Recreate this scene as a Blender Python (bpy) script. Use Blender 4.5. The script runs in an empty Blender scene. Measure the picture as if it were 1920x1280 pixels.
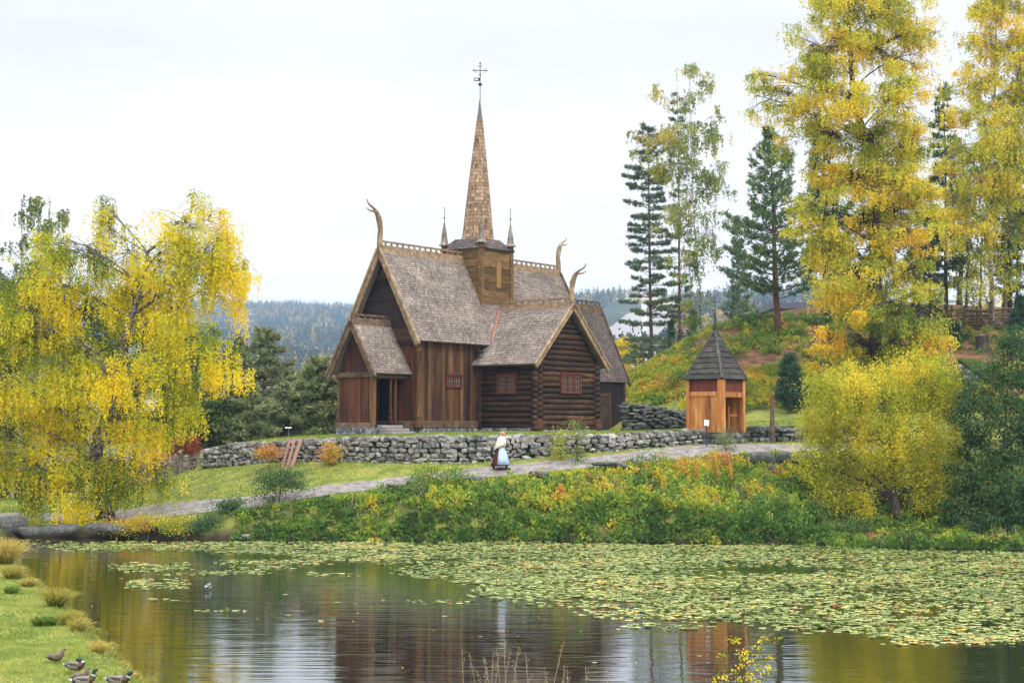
import bpy, bmesh, math, random
import numpy as np
from mathutils import Vector, Matrix

# ------------------------------------------------------------------ camera, world, sun, exposure
F = 2800.0; TH = math.atan(155 / F); CZ = 4.6
SC = bpy.context.scene; COL = SC.collection
cam_d = bpy.data.cameras.new('camera'); cam = bpy.data.objects.new('camera', cam_d); COL.objects.link(cam)
cam_d.sensor_width = 36; cam_d.lens = F / 1920 * 36; cam_d.clip_end = 9000; cam_d.clip_start = .3
cam.location = (0, 0, CZ); cam.rotation_euler = (math.pi / 2 + TH, 0, 0); SC.camera = cam

SUN_EL, SUN_AZ = math.radians(48), math.radians(150)      # azimuth measured clockwise from +Y: behind and right of the camera
wd = bpy.data.worlds.new('World'); SC.world = wd; wd.use_nodes = True
nt = wd.node_tree; N = nt.nodes; Lk = nt.links; N.clear()
wo = N.new('ShaderNodeOutputWorld'); bg = N.new('ShaderNodeBackground'); bg.inputs[1].default_value = .1
sky = N.new('ShaderNodeTexSky'); sky.sky_type = 'NISHITA'; sky.sun_disc = False; sky.sun_elevation = SUN_EL; sky.sun_rotation = SUN_AZ
tc = N.new('ShaderNodeTexCoord'); sp = N.new('ShaderNodeSeparateXYZ'); Lk.new(tc.outputs['Generated'], sp.inputs[0])
gr = N.new('ShaderNodeMapRange'); gr.inputs[1].default_value = .26; gr.inputs[2].default_value = .95; gr.inputs[3].default_value = 7.35; gr.inputs[4].default_value = 25.0
Lk.new(sp.outputs[2], gr.inputs[0])
mp = N.new('ShaderNodeMapping'); mp.inputs[3].default_value = (1.2, 1.2, 4.5); Lk.new(tc.outputs['Generated'], mp.inputs[0])
no = N.new('ShaderNodeTexNoise'); no.inputs['Scale'].default_value = 1.6; no.inputs['Detail'].default_value = 6; no.inputs['Roughness'].default_value = .55
Lk.new(mp.outputs[0], no.inputs[0])
cr = N.new('ShaderNodeValToRGB'); cr.color_ramp.elements[0].position = .36; cr.color_ramp.elements[0].color = (.85, .855, .885, 1)
cr.color_ramp.elements[1].position = .58; cr.color_ramp.elements[1].color = (1, .965, .95, 1); Lk.new(no.outputs[0], cr.inputs[0])
g2 = N.new('ShaderNodeMapRange'); g2.inputs[1].default_value = .0; g2.inputs[2].default_value = .25; g2.inputs[3].default_value = 3.6; g2.inputs[4].default_value = 0; Lk.new(sp.outputs[2], g2.inputs[0])
ga = N.new('ShaderNodeMath'); Lk.new(gr.outputs[0], ga.inputs[0]); Lk.new(g2.outputs[0], ga.inputs[1])
vm = N.new('ShaderNodeVectorMath'); vm.operation = 'SCALE'; Lk.new(cr.outputs[0], vm.inputs[0]); Lk.new(ga.outputs[0], vm.inputs['Scale'])
mx = N.new('ShaderNodeMix'); mx.data_type = 'RGBA'; mx.inputs[0].default_value = .97
Lk.new(sky.outputs[0], mx.inputs[6]); Lk.new(vm.outputs[0], mx.inputs[7]); Lk.new(mx.outputs[2], bg.inputs[0]); Lk.new(bg.outputs[0], wo.inputs[0])

sd = bpy.data.lights.new('sun', 'SUN'); sd.energy = 1.5; sd.angle = math.radians(14); sd.color = (1, .95, .87)
so = bpy.data.objects.new('sun', sd); COL.objects.link(so)
dv = Vector((math.sin(SUN_AZ) * math.cos(SUN_EL), math.cos(SUN_AZ) * math.cos(SUN_EL), math.sin(SUN_EL)))
so.rotation_euler = dv.to_track_quat('Z', 'Y').to_euler(); so.location = dv * 200
SC.view_settings.view_transform = 'Standard'; SC.view_settings.look = 'None'; SC.view_settings.gamma = 1
SC.view_settings.use_curve_mapping = False; SC.view_settings.exposure = 0.66
SC.cycles.use_denoising = True; SC.cycles.max_bounces = 6; SC.cycles.diffuse_bounces = 3; SC.cycles.glossy_bounces = 3
SC.cycles.transmission_bounces = 3; SC.cycles.transparent_max_bounces = 6; SC.cycles.volume_bounces = 0
SC.cycles.sample_clamp_indirect = 4

# ------------------------------------------------------------------ pixel helpers (photo pixels -> points in the world)
FW = np.array([0, math.cos(TH), math.sin(TH)]); UP = np.array([0, -math.sin(TH), math.cos(TH)])
def ray(px, py):
    return np.array([(px - 960) / F, 0, 0]) + UP * (640 - py) / F + FW
def at(px, py, D):
    d = ray(px, py); return np.array([0, 0, CZ]) + d * (D / d[1])
def on_water(px, py):
    d = ray(px, py); return np.array([0, 0, CZ]) - d * (CZ / d[2])

R = np.random.default_rng(7)
rnd = random.Random(5)

# ------------------------------------------------------------------ object helpers
def tag(o, label, cat, group=None, kind=None):
    if label: o['label'] = label
    if cat: o['category'] = cat
    if group: o['group'] = group
    if kind: o['kind'] = kind
    return o
def empty(name, loc, rz=0, label=None, cat=None, group=None):
    o = bpy.data.objects.new(name, None); COL.objects.link(o); o.location = tuple(float(v) for v in loc); o.rotation_euler = (0, 0, rz)
    o.empty_display_size = .2
    return tag(o, label, cat, group)
def np_mesh(name, V, faces_flat, counts, mat, parent=None, t=None, smooth=False):
    me = bpy.data.meshes.new(name); V = np.asarray(V, dtype=np.float32)
    counts = np.asarray(counts, dtype=np.int32); ff = np.asarray(faces_flat, dtype=np.int32)
    me.vertices.add(len(V)); me.vertices.foreach_set('co', V.ravel())
    me.loops.add(len(ff)); me.loops.foreach_set('vertex_index', ff)
    me.polygons.add(len(counts)); st = np.zeros(len(counts), dtype=np.int32); st[1:] = np.cumsum(counts)[:-1]
    me.polygons.foreach_set('loop_start', st); me.polygons.foreach_set('loop_total', counts)
    me.polygons.foreach_set('use_smooth', np.full(len(counts), bool(smooth)))
    me.update(calc_edges=True)
    if t is not None:
        a = me.attributes.new('t', 'FLOAT', 'POINT'); a.data.foreach_set('value', np.asarray(t, dtype=np.float32))
    if mat: me.materials.append(mat)
    o = bpy.data.objects.new(name, me); COL.objects.link(o)
    if parent: o.parent = parent
    return o
class MB:
    """collects boxes, beams, tubes, lofts; build() links them as ONE mesh object"""
    def __init__(s): s.v = []; s.f = []; s.t = []; s.off = np.zeros(3)
    def add(s, vs, fs, t=.5):
        b = len(s.v); s.v += [tuple(map(float, p)) for p in vs]; s.t += ([t] * len(vs) if np.isscalar(t) else list(t)); s.f += [tuple(b + i for i in f) for f in fs]
    def box(s, a, b, t=.5, jit=0):
        (x0, y0, z0), (x1, y1, z1) = a, b
        vs = [(x0,y0,z0),(x1,y0,z0),(x1,y1,z0),(x0,y1,z0),(x0,y0,z1),(x1,y0,z1),(x1,y1,z1),(x0,y1,z1)]
        if jit: vs = [tuple(c + rnd.uniform(-jit, jit) for c in p) for p in vs]
        s.add(vs, [(3,2,1,0),(4,5,6,7),(0,1,5,4),(1,2,6,5),(2,3,7,6),(3,0,4,7)], t)
    def beam(s, p, q, w, h, up=(0,0,1), t=.5, bow=0):
        p = Vector(p); q = Vector(q); d = (q - p).normalized(); sd_ = d.cross(Vector(up)).normalized(); u_ = sd_.cross(d)
        vs = []
        for c in (p, q):
            for a, b in ((-1,-1),(1,-1),(1,1),(-1,1)): vs.append(c + sd_ * a * w / 2 + u_ * b * h / 2)
        s.add(vs, [(3,2,1,0),(4,5,6,7),(0,1,5,4),(1,2,6,5),(2,3,7,6),(3,0,4,7)], t)
    def tube(s, pts, rad, n=6, t=.5, cap=True, flat=1.0):
        pts = [Vector(p) for p in pts]; m = len(pts)
        if np.isscalar(rad): rad = [rad] * m
        b = len(s.v); ref = Vector((0.31, 0.17, 1)) if abs((pts[-1] - pts[0]).normalized().z) < .9 else Vector((1, .2, 0.1))
        for i, p in enumerate(pts):
            d = (pts[min(i + 1, m - 1)] - pts[max(i - 1, 0)]); d = d.normalized() if d.length > 1e-6 else Vector((0, 0, 1))
            x = d.cross(ref).normalized(); y = d.cross(x)
            for k in range(n):
                a = 2 * math.pi * k / n
                s.v.append(tuple(p + (x * math.cos(a) + y * math.sin(a) * flat) * rad[i])); s.t.append(t)
        for i in range(m - 1):
            for k in range(n):
                k2 = (k + 1) % n; s.f.append((b + i*n + k, b + i*n + k2, b + (i+1)*n + k2, b + (i+1)*n + k))
        if cap:
            s.f.append(tuple(b + k for k in range(n))[::-1]); s.f.append(tuple(b + (m-1)*n + k for k in range(n)))
    def loft(s, rings, t=.5, cap=True):
        n = len(rings[0]); b = len(s.v)
        for j, r_ in enumerate(rings):
            for p in r_: s.v.append(tuple(map(float, p))); s.t.append(t if np.isscalar(t) else t[j])
        for i in range(len(rings) - 1):
            for k in range(n):
                k2 = (k + 1) % n; s.f.append((b + i*n + k, b + i*n + k2, b + (i+1)*n + k2, b + (i+1)*n + k))
        if cap:
            s.f.append(tuple(b + k for k in range(n))[::-1]); s.f.append(tuple(b + (len(rings)-1)*n + k for k in range(n)))
    def lathe(s, prof, c=(0,0,0), n=10, t=.5, rot=0):
        s.loft([[(c[0] + r_ * math.cos(2*math.pi*k/n + rot), c[1] + r_ * math.sin(2*math.pi*k/n + rot), c[2] + z) for k in range(n)] for r_, z in prof], t)
    def build(s, name, mat, parent=None, smooth=False, bevel=0):
        ff = [i for f in s.f for i in f]
        o = np_mesh(name, np.array(s.v), ff, [len(f) for f in s.f], mat, parent, s.t, smooth)
        if bevel:
            m = o.modifiers.new('bevel', 'BEVEL'); m.width = bevel; m.segments = 2; m.limit_method = 'ANGLE'
        return o

# ------------------------------------------------------------------ materials
def new_mat(name):
    m = bpy.data.materials.new(name); m.use_nodes = True; return m, m.node_tree.nodes, m.node_tree.links, m.node_tree.nodes['Principled BSDF']
def ramp(N, stops):
    r_ = N.new('ShaderNodeValToRGB'); e = r_.color_ramp.elements
    while len(e) < len(stops): e.new(.5)
    for i, (p, c) in enumerate(stops): e[i].position = p; e[i].color = (*c, 1)
    return r_
def mat_surface(name, stops, scale=(3, 3, 3), nscale=1.0, rough=.85, tw=.6, bump=.3, detail=8, bscale=None, spec=.25, nrough=.6, fine=None, metallic=0):
    """ramp driven by the per-piece value t mixed with a noise stretched by scale"""
    m, N, L, P = new_mat(name)
    tcn = N.new('ShaderNodeTexCoord'); mpn = N.new('ShaderNodeMapping'); mpn.inputs[3].default_value = scale; L.new(tcn.outputs['Object'], mpn.inputs[0])
    ns = N.new('ShaderNodeTexNoise'); ns.inputs['Scale'].default_value = nscale; ns.inputs['Detail'].default_value = detail; ns.inputs['Roughness'].default_value = nrough
    L.new(mpn.outputs[0], ns.inputs[0])
    at_ = N.new('ShaderNodeAttribute'); at_.attribute_name = 't'
    sub = N.new('ShaderNodeMath'); sub.operation = 'MULTIPLY_ADD'; sub.inputs[1].default_value = 2.2; sub.inputs[2].default_value = -.6; L.new(ns.outputs[0], sub.inputs[0])
    mi = N.new('ShaderNodeMix'); mi.inputs[0].default_value = tw; L.new(sub.outputs[0], mi.inputs[2]); L.new(at_.outputs['Fac'], mi.inputs[3])
    rp = ramp(N, stops); L.new(mi.outputs[0], rp.inputs[0])
    col = rp.outputs[0]
    if fine:
        n2 = N.new('ShaderNodeTexNoise'); n2.inputs['Scale'].default_value = fine[0]; n2.inputs['Detail'].default_value = 4; L.new(mpn.outputs[0], n2.inputs[0])
        r2 = ramp(N, [(.3, (1 - fine[1],) * 3), (.7, (1 + fine[1],) * 3)]); L.new(n2.outputs[0], r2.inputs[0])
        mm = N.new('ShaderNodeMix'); mm.data_type = 'RGBA'; mm.blend_type = 'MULTIPLY'; mm.inputs[0].default_value = 1; L.new(col, mm.inputs[6]); L.new(r2.outputs[0], mm.inputs[7]); col = mm.outputs[2]
    L.new(col, P.inputs['Base Color']); P.inputs['Roughness'].default_value = rough; P.inputs['Specular IOR Level'].default_value = spec; P.inputs['Metallic'].default_value = metallic
    if bump:
        bn = N.new('ShaderNodeBump'); bn.inputs['Strength'].default_value = bump; bn.inputs['Distance'].default_value = .03
        L.new((n2 if fine else ns).outputs[0], bn.inputs['Height']); L.new(bn.outputs[0], P.inputs['Normal'])
    return m
def mat_leaf(name, stops, trans=.35, rough=.6):
    m, N, L, P = new_mat(name)
    at_ = N.new('ShaderNodeAttribute'); at_.attribute_name = 't'; rp = ramp(N, stops); L.new(at_.outputs['Fac'], rp.inputs[0])
    L.new(rp.outputs[0], P.inputs['Base Color']); P.inputs['Roughness'].default_value = rough; P.inputs['Specular IOR Level'].default_value = .2
    tr = N.new('ShaderNodeBsdfTranslucent'); L.new(rp.outputs[0], tr.inputs[0]); ms = N.new('ShaderNodeMixShader'); ms.inputs[0].default_value = trans
    L.new(P.outputs[0], ms.inputs[1]); L.new(tr.outputs[0], ms.inputs[2]); L.new(ms.outputs[0], N['Material Output'].inputs[0])
    return m
def mat_plain(name, c, rough=.6, metallic=0, spec=.4):
    m, N, L, P = new_mat(name); P.inputs['Base Color'].default_value = (*c, 1); P.inputs['Roughness'].default_value = rough
    P.inputs['Metallic'].default_value = metallic; P.inputs['Specular IOR Level'].default_value = spec; return m
M = {}
M['board'] = mat_surface('tarred_boards', [(.12, (.016, .009, .008)), (.40, (.050, .024, .014)), (.68, (.125, .060, .022)), (.95, (.27, .14, .045))], (3.5, 3.5, .28), 1.3, .75, .5, .25, fine=(5, .35))
M['board_red'] = mat_surface('red_brown_boards', [(.1, (.018, .009, .009)), (.4, (.052, .019, .013)), (.68, (.125, .046, .021)), (.95, (.23, .088, .03))], (3.5, 3.5, .3), 1.3, .75, .5, .25, fine=(5, .35))
M['board_dark'] = mat_surface('black_brown_boards', [(.15, (.012, .009, .010)), (.5, (.032, .021, .020)), (.85, (.105, .055, .032))], (1, 1, 3), 1.5, .8, .68, .3, fine=(6, .4))
M['black_wood'] = mat_surface('black_tarred_wood', [(.15, (.008, .007, .009)), (.85, (.022, .018, .02))], (3, 3, .5), 1.5, .8, .5, .3)
M['log'] = mat_surface('dark_round_logs', [(.12, (.010, .006, .007)), (.42, (.028, .015, .011)), (.68, (.080, .038, .020)), (.95, (.22, .11, .05))], (1, 1, 5), 1.2, .7, .5, .3, fine=(4, .5))
M['tower'] = mat_surface('brown_tower_boards', [(.15, (.05, .03, .015)), (.5, (.125, .075, .031)), (.85, (.26, .16, .065))], (1.2, 1.2, 2.6), 1.6, .75, .62, .3, fine=(5, .35))
M['trim'] = mat_surface('weathered_trim', [(.15, (.10, .065, .042)), (.5, (.24, .165, .105)), (.85, (.42, .31, .20))], (2, 2, 2), 1.5, .8, .4, .3, fine=(8, .35))
M['trim_dark'] = mat_surface('weathered_dark_trim', [(.15, (.05, .032, .022)), (.5, (.12, .08, .055)), (.85, (.24, .17, .12))], (2, 2, 2), 1.5, .8, .4, .3, fine=(8, .35))
M['shingle'] = mat_surface('grey_brown_shingles', [(.1, (.075, .060, .054)), (.45, (.190, .160, .142)), (.75, (.33, .285, .25)), (.97, (.52, .46, .41))], (1, 1, 1), .9, .8, .62, .2, fine=(14, .3))
M['shingle_dk'] = mat_surface('dark_shingles', [(.1, (.045, .038, .038)), (.5, (.105, .088, .082)), (.9, (.22, .185, .17))], (1, 1, 1), .9, .8, .62, .2, fine=(14, .3))
M['shingle_gold'] = mat_surface('golden_spire_shingles', [(.1, (.07, .045, .032)), (.45, (.23, .15, .095)), (.8, (.40, .28, .185)), (1, (.50, .40, .29))], (1, 1, 1), 1.5, .7, .7, .2, fine=(14, .25))
M['lead'] = mat_surface('blue_grey_lead', [(.1, (.06, .075, .10)), (.9, (.15, .17, .21))], (2, 2, 2), 2, .5, .3, .1)
M['iron'] = mat_plain('black_iron', (.035, .035, .04), .5, .5)
M['verdigris'] = mat_plain('green_copper', (.10, .19, .18), .6, .3)
M['red'] = mat_surface('red_window_paint', [(.1, (.10, .022, .024)), (.9, (.20, .045, .042))], (4, 4, 4), 2, .6, .4, .1)
M['glass'] = mat_plain('dark_window_glass', (.03, .032, .03), .12, 0, .6)
M['lattice'] = mat_plain('pale_glazing_bars', (.22, .18, .13), .6)
M['flashing'] = mat_surface('rusty_flashing', [(.1, (.22, .075, .055)), (.9, (.42, .19, .15))], (4, 4, 4), 2, .7, .3, .1)
M['paper'] = mat_plain('white_paper', (.75, .75, .73), .8)
STONE = [(.08, (.03, .03, .026)), (.3, (.12, .12, .108)), (.6, (.235, .232, .222)), (.92, (.45, .445, .43))]
M['stone'] = mat_surface('grey_field_stone', STONE, (2, 2, 2), 2.2, .9, .62, .5, fine=(6, .4))
M['stone_dk'] = mat_surface('dark_field_stone', [(.1, (.02, .022, .022)), (.5, (.075, .08, .075)), (.9, (.21, .22, .20))], (2, 2, 2), 2.2, .9, .62, .5, fine=(6, .4))
M['slate'] = mat_surface('blue_grey_slate', [(.1, (.035, .038, .05)), (.5, (.15, .16, .20)), (.9, (.42, .44, .50))], (3, 3, 1), 1.6, .85, .4, .4, fine=(5, .5))
M['step'] = mat_surface('grey_step_stone', [(.1, (.16, .15, .15)), (.9, (.36, .34, .33))], (2, 2, 2), 2, .9, .4, .3)
M['core'] = mat_plain('wall_earth_core', (.035, .032, .022), .95)
M['kiosk'] = mat_surface('orange_oiled_pine', [(.12, (.14, .04, .015)), (.45, (.36, .145, .042)), (.7, (.52, .235, .07)), (.92, (.62, .33, .12))], (3, 3, .35), 1.5, .65, .45, .2, fine=(5, .25))
M['kiosk_dk'] = mat_surface('red_brown_oiled_pine', [(.1, (.05, .014, .01)), (.9, (.20, .055, .03))], (3, 3, .35), 1.5, .7, .4, .2)
M['kroof'] = mat_surface('black_roof_boards', [(.1, (.020, .020, .018)), (.5, (.042, .041, .037)), (.9, (.10, .097, .085))], (1, 1, 2), 2, .8, .5, .3, fine=(6, .4))
M['grey_wood'] = mat_surface('grey_weathered_wood', [(.1, (.06, .05, .045)), (.5, (.16, .135, .12)), (.9, (.33, .29, .26))], (2, 2, 2), 2, .85, .45, .3, fine=(7, .4))
M['plank_red'] = mat_surface('red_brown_plank', [(.1, (.12, .06, .05)), (.9, (.30, .18, .15))], (2, 2, 2), 2, .85, .4, .2)
M['bark_birch'] = mat_surface('white_birch_bark', [(.22, (.02, .018, .016)), (.36, (.16, .14, .12)), (.5, (.42, .40, .37)), (.8, (.62, .60, .56))], (3, 3, 7), 1.4, .9, .35, .3)
M['bark_old'] = mat_surface('old_birch_bark', [(.2, (.02, .018, .016)), (.42, (.075, .068, .06)), (.62, (.20, .19, .175)), (.85, (.42, .40, .38))], (3, 3, 5), 1.4, .9, .35, .4)
M['bark_dark'] = mat_surface('dark_grey_bark', [(.15, (.022, .018, .016)), (.85, (.12, .10, .085))], (4, 4, 1), 2, .95, .3, .5)
M['bark_pine'] = mat_surface('scots_pine_bark', [(.12, (.035, .022, .018)), (.5, (.11, .06, .042)), (.85, (.28, .135, .08))], (4, 4, 1), 2, .95, .6, .5)
def lm(k, name, stops, **kw): M[k] = mat_leaf(name, stops, **kw)
lm('l_birch', 'yellow_birch_leaves', [(0, (.055, .10, .012)), (.3, (.17, .24, .02)), (.5, (.40, .44, .03)), (.72, (.74, .64, .025)), (1, (.86, .65, .02))])
lm('l_birch2', 'gold_green_birch_leaves', [(0, (.08, .13, .02)), (.3, (.22, .29, .035)), (.55, (.54, .55, .06)), (.8, (.82, .68, .07)), (1, (.88, .58, .05))])
lm('l_pale', 'pale_green_birch_leaves', [(0, (.10, .15, .04)), (.5, (.30, .36, .10)), (.85, (.52, .47, .09)), (1, (.62, .42, .07))])
lm('l_green', 'green_tree_leaves', [(0, (.045, .08, .02)), (.5, (.16, .25, .045)), (.85, (.30, .37, .055)), (1, (.48, .44, .06))])
lm('l_bank', 'mixed_autumn_leaves', [(0, (.05, .11, .025)), (.25, (.11, .22, .04)), (.45, (.22, .34, .05)), (.64, (.46, .48, .05)), (.80, (.66, .47, .04)), (.92, (.64, .27, .07)), (1, (.46, .15, .10))])
lm('l_willow', 'yellow_green_willow_leaves', [(0, (.14, .17, .015)), (.4, (.33, .38, .03)), (.75, (.58, .56, .05)), (1, (.74, .56, .04))])
lm('l_dgreen', 'deep_green_leaves', [(0, (.022, .055, .022)), (.5, (.065, .135, .05)), (.85, (.15, .24, .08)), (1, (.34, .36, .08))])
lm('l_red', 'red_shrub_leaves', [(0, (.09, .02, .015)), (.6, (.34, .075, .035)), (1, (.55, .17, .05))])
lm('needle', 'pine_needles', [(0, (.035, .065, .04)), (.5, (.10, .155, .075)), (1, (.22, .27, .12))], trans=.15)
lm('needle_b', 'blue_green_needles', [(0, (.02, .05, .035)), (.5, (.05, .11, .07)), (1, (.11, .19, .11))], trans=.15)
lm('needle_g', 'bright_pine_needles', [(0, (.04, .08, .035)), (.5, (.11, .19, .08)), (1, (.20, .29, .12))], trans=.15)
lm('needle_o', 'olive_pine_needles', [(0, (.07, .10, .05)), (.5, (.20, .24, .11)), (1, (.35, .38, .19))], trans=.15)
lm('grass', 'lawn_grass_blades', [(0, (.07, .14, .02)), (.45, (.19, .27, .04)), (.8, (.33, .37, .07)), (1, (.46, .40, .15))])
lm('tussock', 'golden_tussock_blades', [(0, (.09, .13, .02)), (.5, (.32, .30, .05)), (1, (.56, .42, .13))])
lm('dry', 'dry_reed_stalks', [(0, (.20, .14, .08)), (1, (.52, .42, .28))])
lm('pad', 'lily_pad_green', [(0, (.05, .08, .02)), (.25, (.12, .17, .04)), (.6, (.25, .31, .09)), (.86, (.46, .50, .20)), (.95, (.58, .50, .09)), (1, (.38, .16, .05))], trans=.1, rough=.45)
lm('far_con', 'far_spruce', [(0, (.012, .03, .022)), (1, (.03, .06, .035))], trans=.1)
lm('far_dec', 'far_birches', [(0, (.12, .13, .05)), (.6, (.36, .28, .06)), (1, (.55, .33, .08))], trans=.2)

# ------------------------------------------------------------------ terrain
# stone wall line: photo x, y of its foot, y of its top, distance
WALL = [(368, 874, 852, 74.5), (380, 871, 846, 73.2), (446, 868, 832, 71.2), (520, 864, 829, 69.5), (580, 862, 826, 68.4), (640, 864, 822, 67.4), (703, 867, 821, 66.6), (790, 869, 819, 66), (875, 869, 818, 65.5),
        (1000, 858, 817, 65.7), (1150, 848, 815, 66.5), (1250, 838, 809, 67.4), (1318, 832, 806, 68.2), (1400, 831, 806, 70), (1460, 830, 803, 71), (1540, 830, 802, 72), (1700, 828, 802, 74)]
WX = np.array([at(p, b, D)[0] for p, b, t_, D in WALL]); WD = np.array([w[3] for w in WALL]); WB = np.array([at(p, b, D)[2] for p, b, t_, D in WALL]); WT = np.array([at(p, t_, D)[2] for p, b, t_, D in WALL])
class TPS:
    def __init__(s, pts, lam=.02):
        P = np.array(pts, float); s.c = P[:, :2] / 30; n = len(P)
        d = np.linalg.norm(s.c[:, None] - s.c[None], axis=2); K = np.where(d > 0, d * d * np.log(d + 1e-12), 0) + lam * np.eye(n)
        Q = np.hstack([np.ones((n, 1)), s.c]); A = np.block([[K, Q], [Q.T, np.zeros((3, 3))]])
        w = np.linalg.solve(A, np.concatenate([P[:, 2], np.zeros(3)])); s.w = w[:n]; s.a = w[n:]
    def __call__(s, x, y):
        x = np.asarray(x, float); y = np.asarray(y, float); sh = x.shape; q = np.stack([x.ravel(), y.ravel()], 1) / 30; out = np.empty(len(q))
        for i in range(0, len(q), 20000):
            qq = q[i:i + 20000]; d = np.linalg.norm(qq[:, None] - s.c[None], axis=2)
            out[i:i + 20000] = (d * d * np.log(d + 1e-12)) @ s.w + s.a[0] + qq @ s.a[1:]
        return out.reshape(sh)
common = [at(*p) for p in [(-150, 925, 84), (0, 925, 84), (130, 922, 84), (250, 905, 80), (330, 880, 78), (-300, 930, 90), (200, 870, 95), (-400, 900, 120), (200, 840, 125)]]
hill = [at(*p) for p in [(1225, 752, 88), (1310, 775, 83), (1420, 777, 82), (1490, 772, 82), (1420, 785, 79), (1200, 700, 91), (1300, 690, 89), (1420, 700, 88), (1530, 700, 88), (1185, 705, 94), (1232, 676, 96), (1285, 648, 97),
        (1335, 608, 98), (1400, 600, 99), (1500, 594, 100), (1620, 594, 100), (1750, 602, 99), (1920, 598, 101), (2150, 590, 102), (1350, 640, 94), (1450, 640, 94), (1600, 650, 94), (1780, 655, 93), (1900, 660, 92), (2100, 660, 92),
        (1700, 715, 86), (1780, 712, 86), (1900, 735, 83), (2100, 740, 83), (1600, 770, 80), (1750, 780, 78), (1900, 800, 76), (2150, 800, 76), (1400, 610, 108), (1600, 600, 112), (1900, 600, 112), (1250, 690, 108), (1180, 740, 110),
        (1400, 780, 130), (1700, 740, 135), (2000, 730, 135), (2300, 700, 110)]]
LP = [(at(p, b, D)) for p, b, t_, D in WALL] + common + [at(*p) for p in [
        (0, 960, 67), (0, 986, 61.5), (200, 984, 61.5), (420, 975, 61.2), (0, 938, 76), (200, 950, 70), (300, 946, 70), (430, 941, 65), (250, 925, 74), (330, 915, 70), (400, 908, 68), (500, 890, 66.5), (600, 888, 65.5), (700, 884, 65),
        (430, 947, 62.6), (520, 933, 62.4), (590, 924, 62.4), (660, 914, 62.6), (740, 904, 63), (820, 893, 63.4), (890, 884, 63.7), (1000, 874, 63.9), (1100, 866, 64.2), (1200, 857, 64.8), (1300, 846, 65.6), (1400, 839, 66.3), (1500, 837, 67), (1620, 835, 68),
        (740, 932, 61.8), (890, 925, 62), (1000, 915, 62.1), (1150, 905, 62.3), (1300, 892, 62.8), (1450, 888, 63.3), (600, 945, 61.2), (520, 960, 60.9),
        (1600, 885, 64), (1750, 885, 64), (1920, 885, 64), (2100, 880, 64), (1560, 985, 59.8), (1650, 987, 59.5), (1750, 990, 59), (1900, 996, 58.6), (2050, 998, 58.4), (1600, 940, 61.7), (1750, 942, 61.7), (1920, 942, 61.6)]]
LP += [(-16.5, 40, .35), (-16, 30, .5), (-12, 27, .45), (-9, 24, .5), (-22, 35, .6), (-28, 45, .7), (-24, 58, .5), (-14, 22, .7), (0, 16, 1.2), (0, 10, 1.9), (0, 0, 2.9), (-15, 8, 2.2), (20, 10, 1.9), (20, 0, 2.9), (40, 10, 2), (-30, 20, 1.5), (45, 40, 1), (50, 62, 2.5)]
UPT = [at(p, t_, D) for p, b, t_, D in WALL] + common + hill + [at(*p) for p in [(440, 826, 77), (560, 820, 74)]]
UPT += [at(1180, 809, 80), at(1225, 807, 79.5), at(1180, 809, 83), at(1150, 809, 86), at(1195, 806, 82.5), at(1120, 808, 80)]
UPT += [(-4, 70, 4.15), (2, 70, 4.2), (0, 75, 4.25), (8, 74, 4.25), (-3, 85, 4.1), (8, 85, 4.3), (13, 70, 4.35), (16, 76, 4.6), (-10, 85, 3.6), (-6, 100, 3.0), (6, 105, 3.2), (-14, 95, 2.2), (-25, 110, .5), (0, 125, 1.0), (20, 120, 2)]
tL = TPS([tuple(p) for p in LP]); tU = TPS([tuple(p) for p in UPT])
SHORE = [on_water(*p)[:2] for p in [(262, 1300), (250, 1265), (210, 1228), (180, 1196), (155, 1162), (125, 1138), (85, 1110), (48, 1083), (28, 1060), (14, 1035), (8, 1018), (40, 1006), (100, 1006), (300, 1008), (430, 1011), (600, 1012), (800, 1013),
         (1000, 1014), (1300, 1017), (1600, 1022), (1780, 1028), (1920, 1032), (2150, 1040)]] + [(38, 50), (34, 30), (20, 20), (8, 18.5), (0, 19), (-4, 21.5)]
SHORE = np.array(SHORE)
def poly_sd(P, x, y):
    """signed distance to polygon, negative inside"""
    x = np.asarray(x, float); y = np.asarray(y, float); d = np.full(x.shape, 1e9); ins = np.zeros(x.shape, bool); n = len(P)
    for i in range(n):
        ax, ay = P[i]; bx, by = P[(i + 1) % n]; ex, ey = bx - ax, by - ay
        t_ = np.clip(((x - ax) * ex + (y - ay) * ey) / (ex * ex + ey * ey), 0, 1)
        d = np.minimum(d, np.hypot(x - ax - t_ * ex, y - ay - t_ * ey))
        c = ((ay > y) != (by > y)) & (x < (bx - ax) * (y - ay) / (by - ay + 1e-12) + ax); ins ^= c
    return np.where(ins, -d, d)
def wall_d(x): return np.interp(x, WX, WD)
def sm(a, b, x): t_ = np.clip((x - a) / (b - a), 0, 1); return t_ * t_ * (3 - 2 * t_)
_pn = [(R.uniform(0, 7), R.uniform(0, 7), R.uniform(.6, 1.4)) for _ in range(6)]
def wob(x, y, s):
    return sum(np.sin(x * s * k * 1.3 + a) * np.cos(y * s * k + b) / k for k, (a, b, _) in zip((1, 1.9, 3.1), _pn)) / 2
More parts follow.
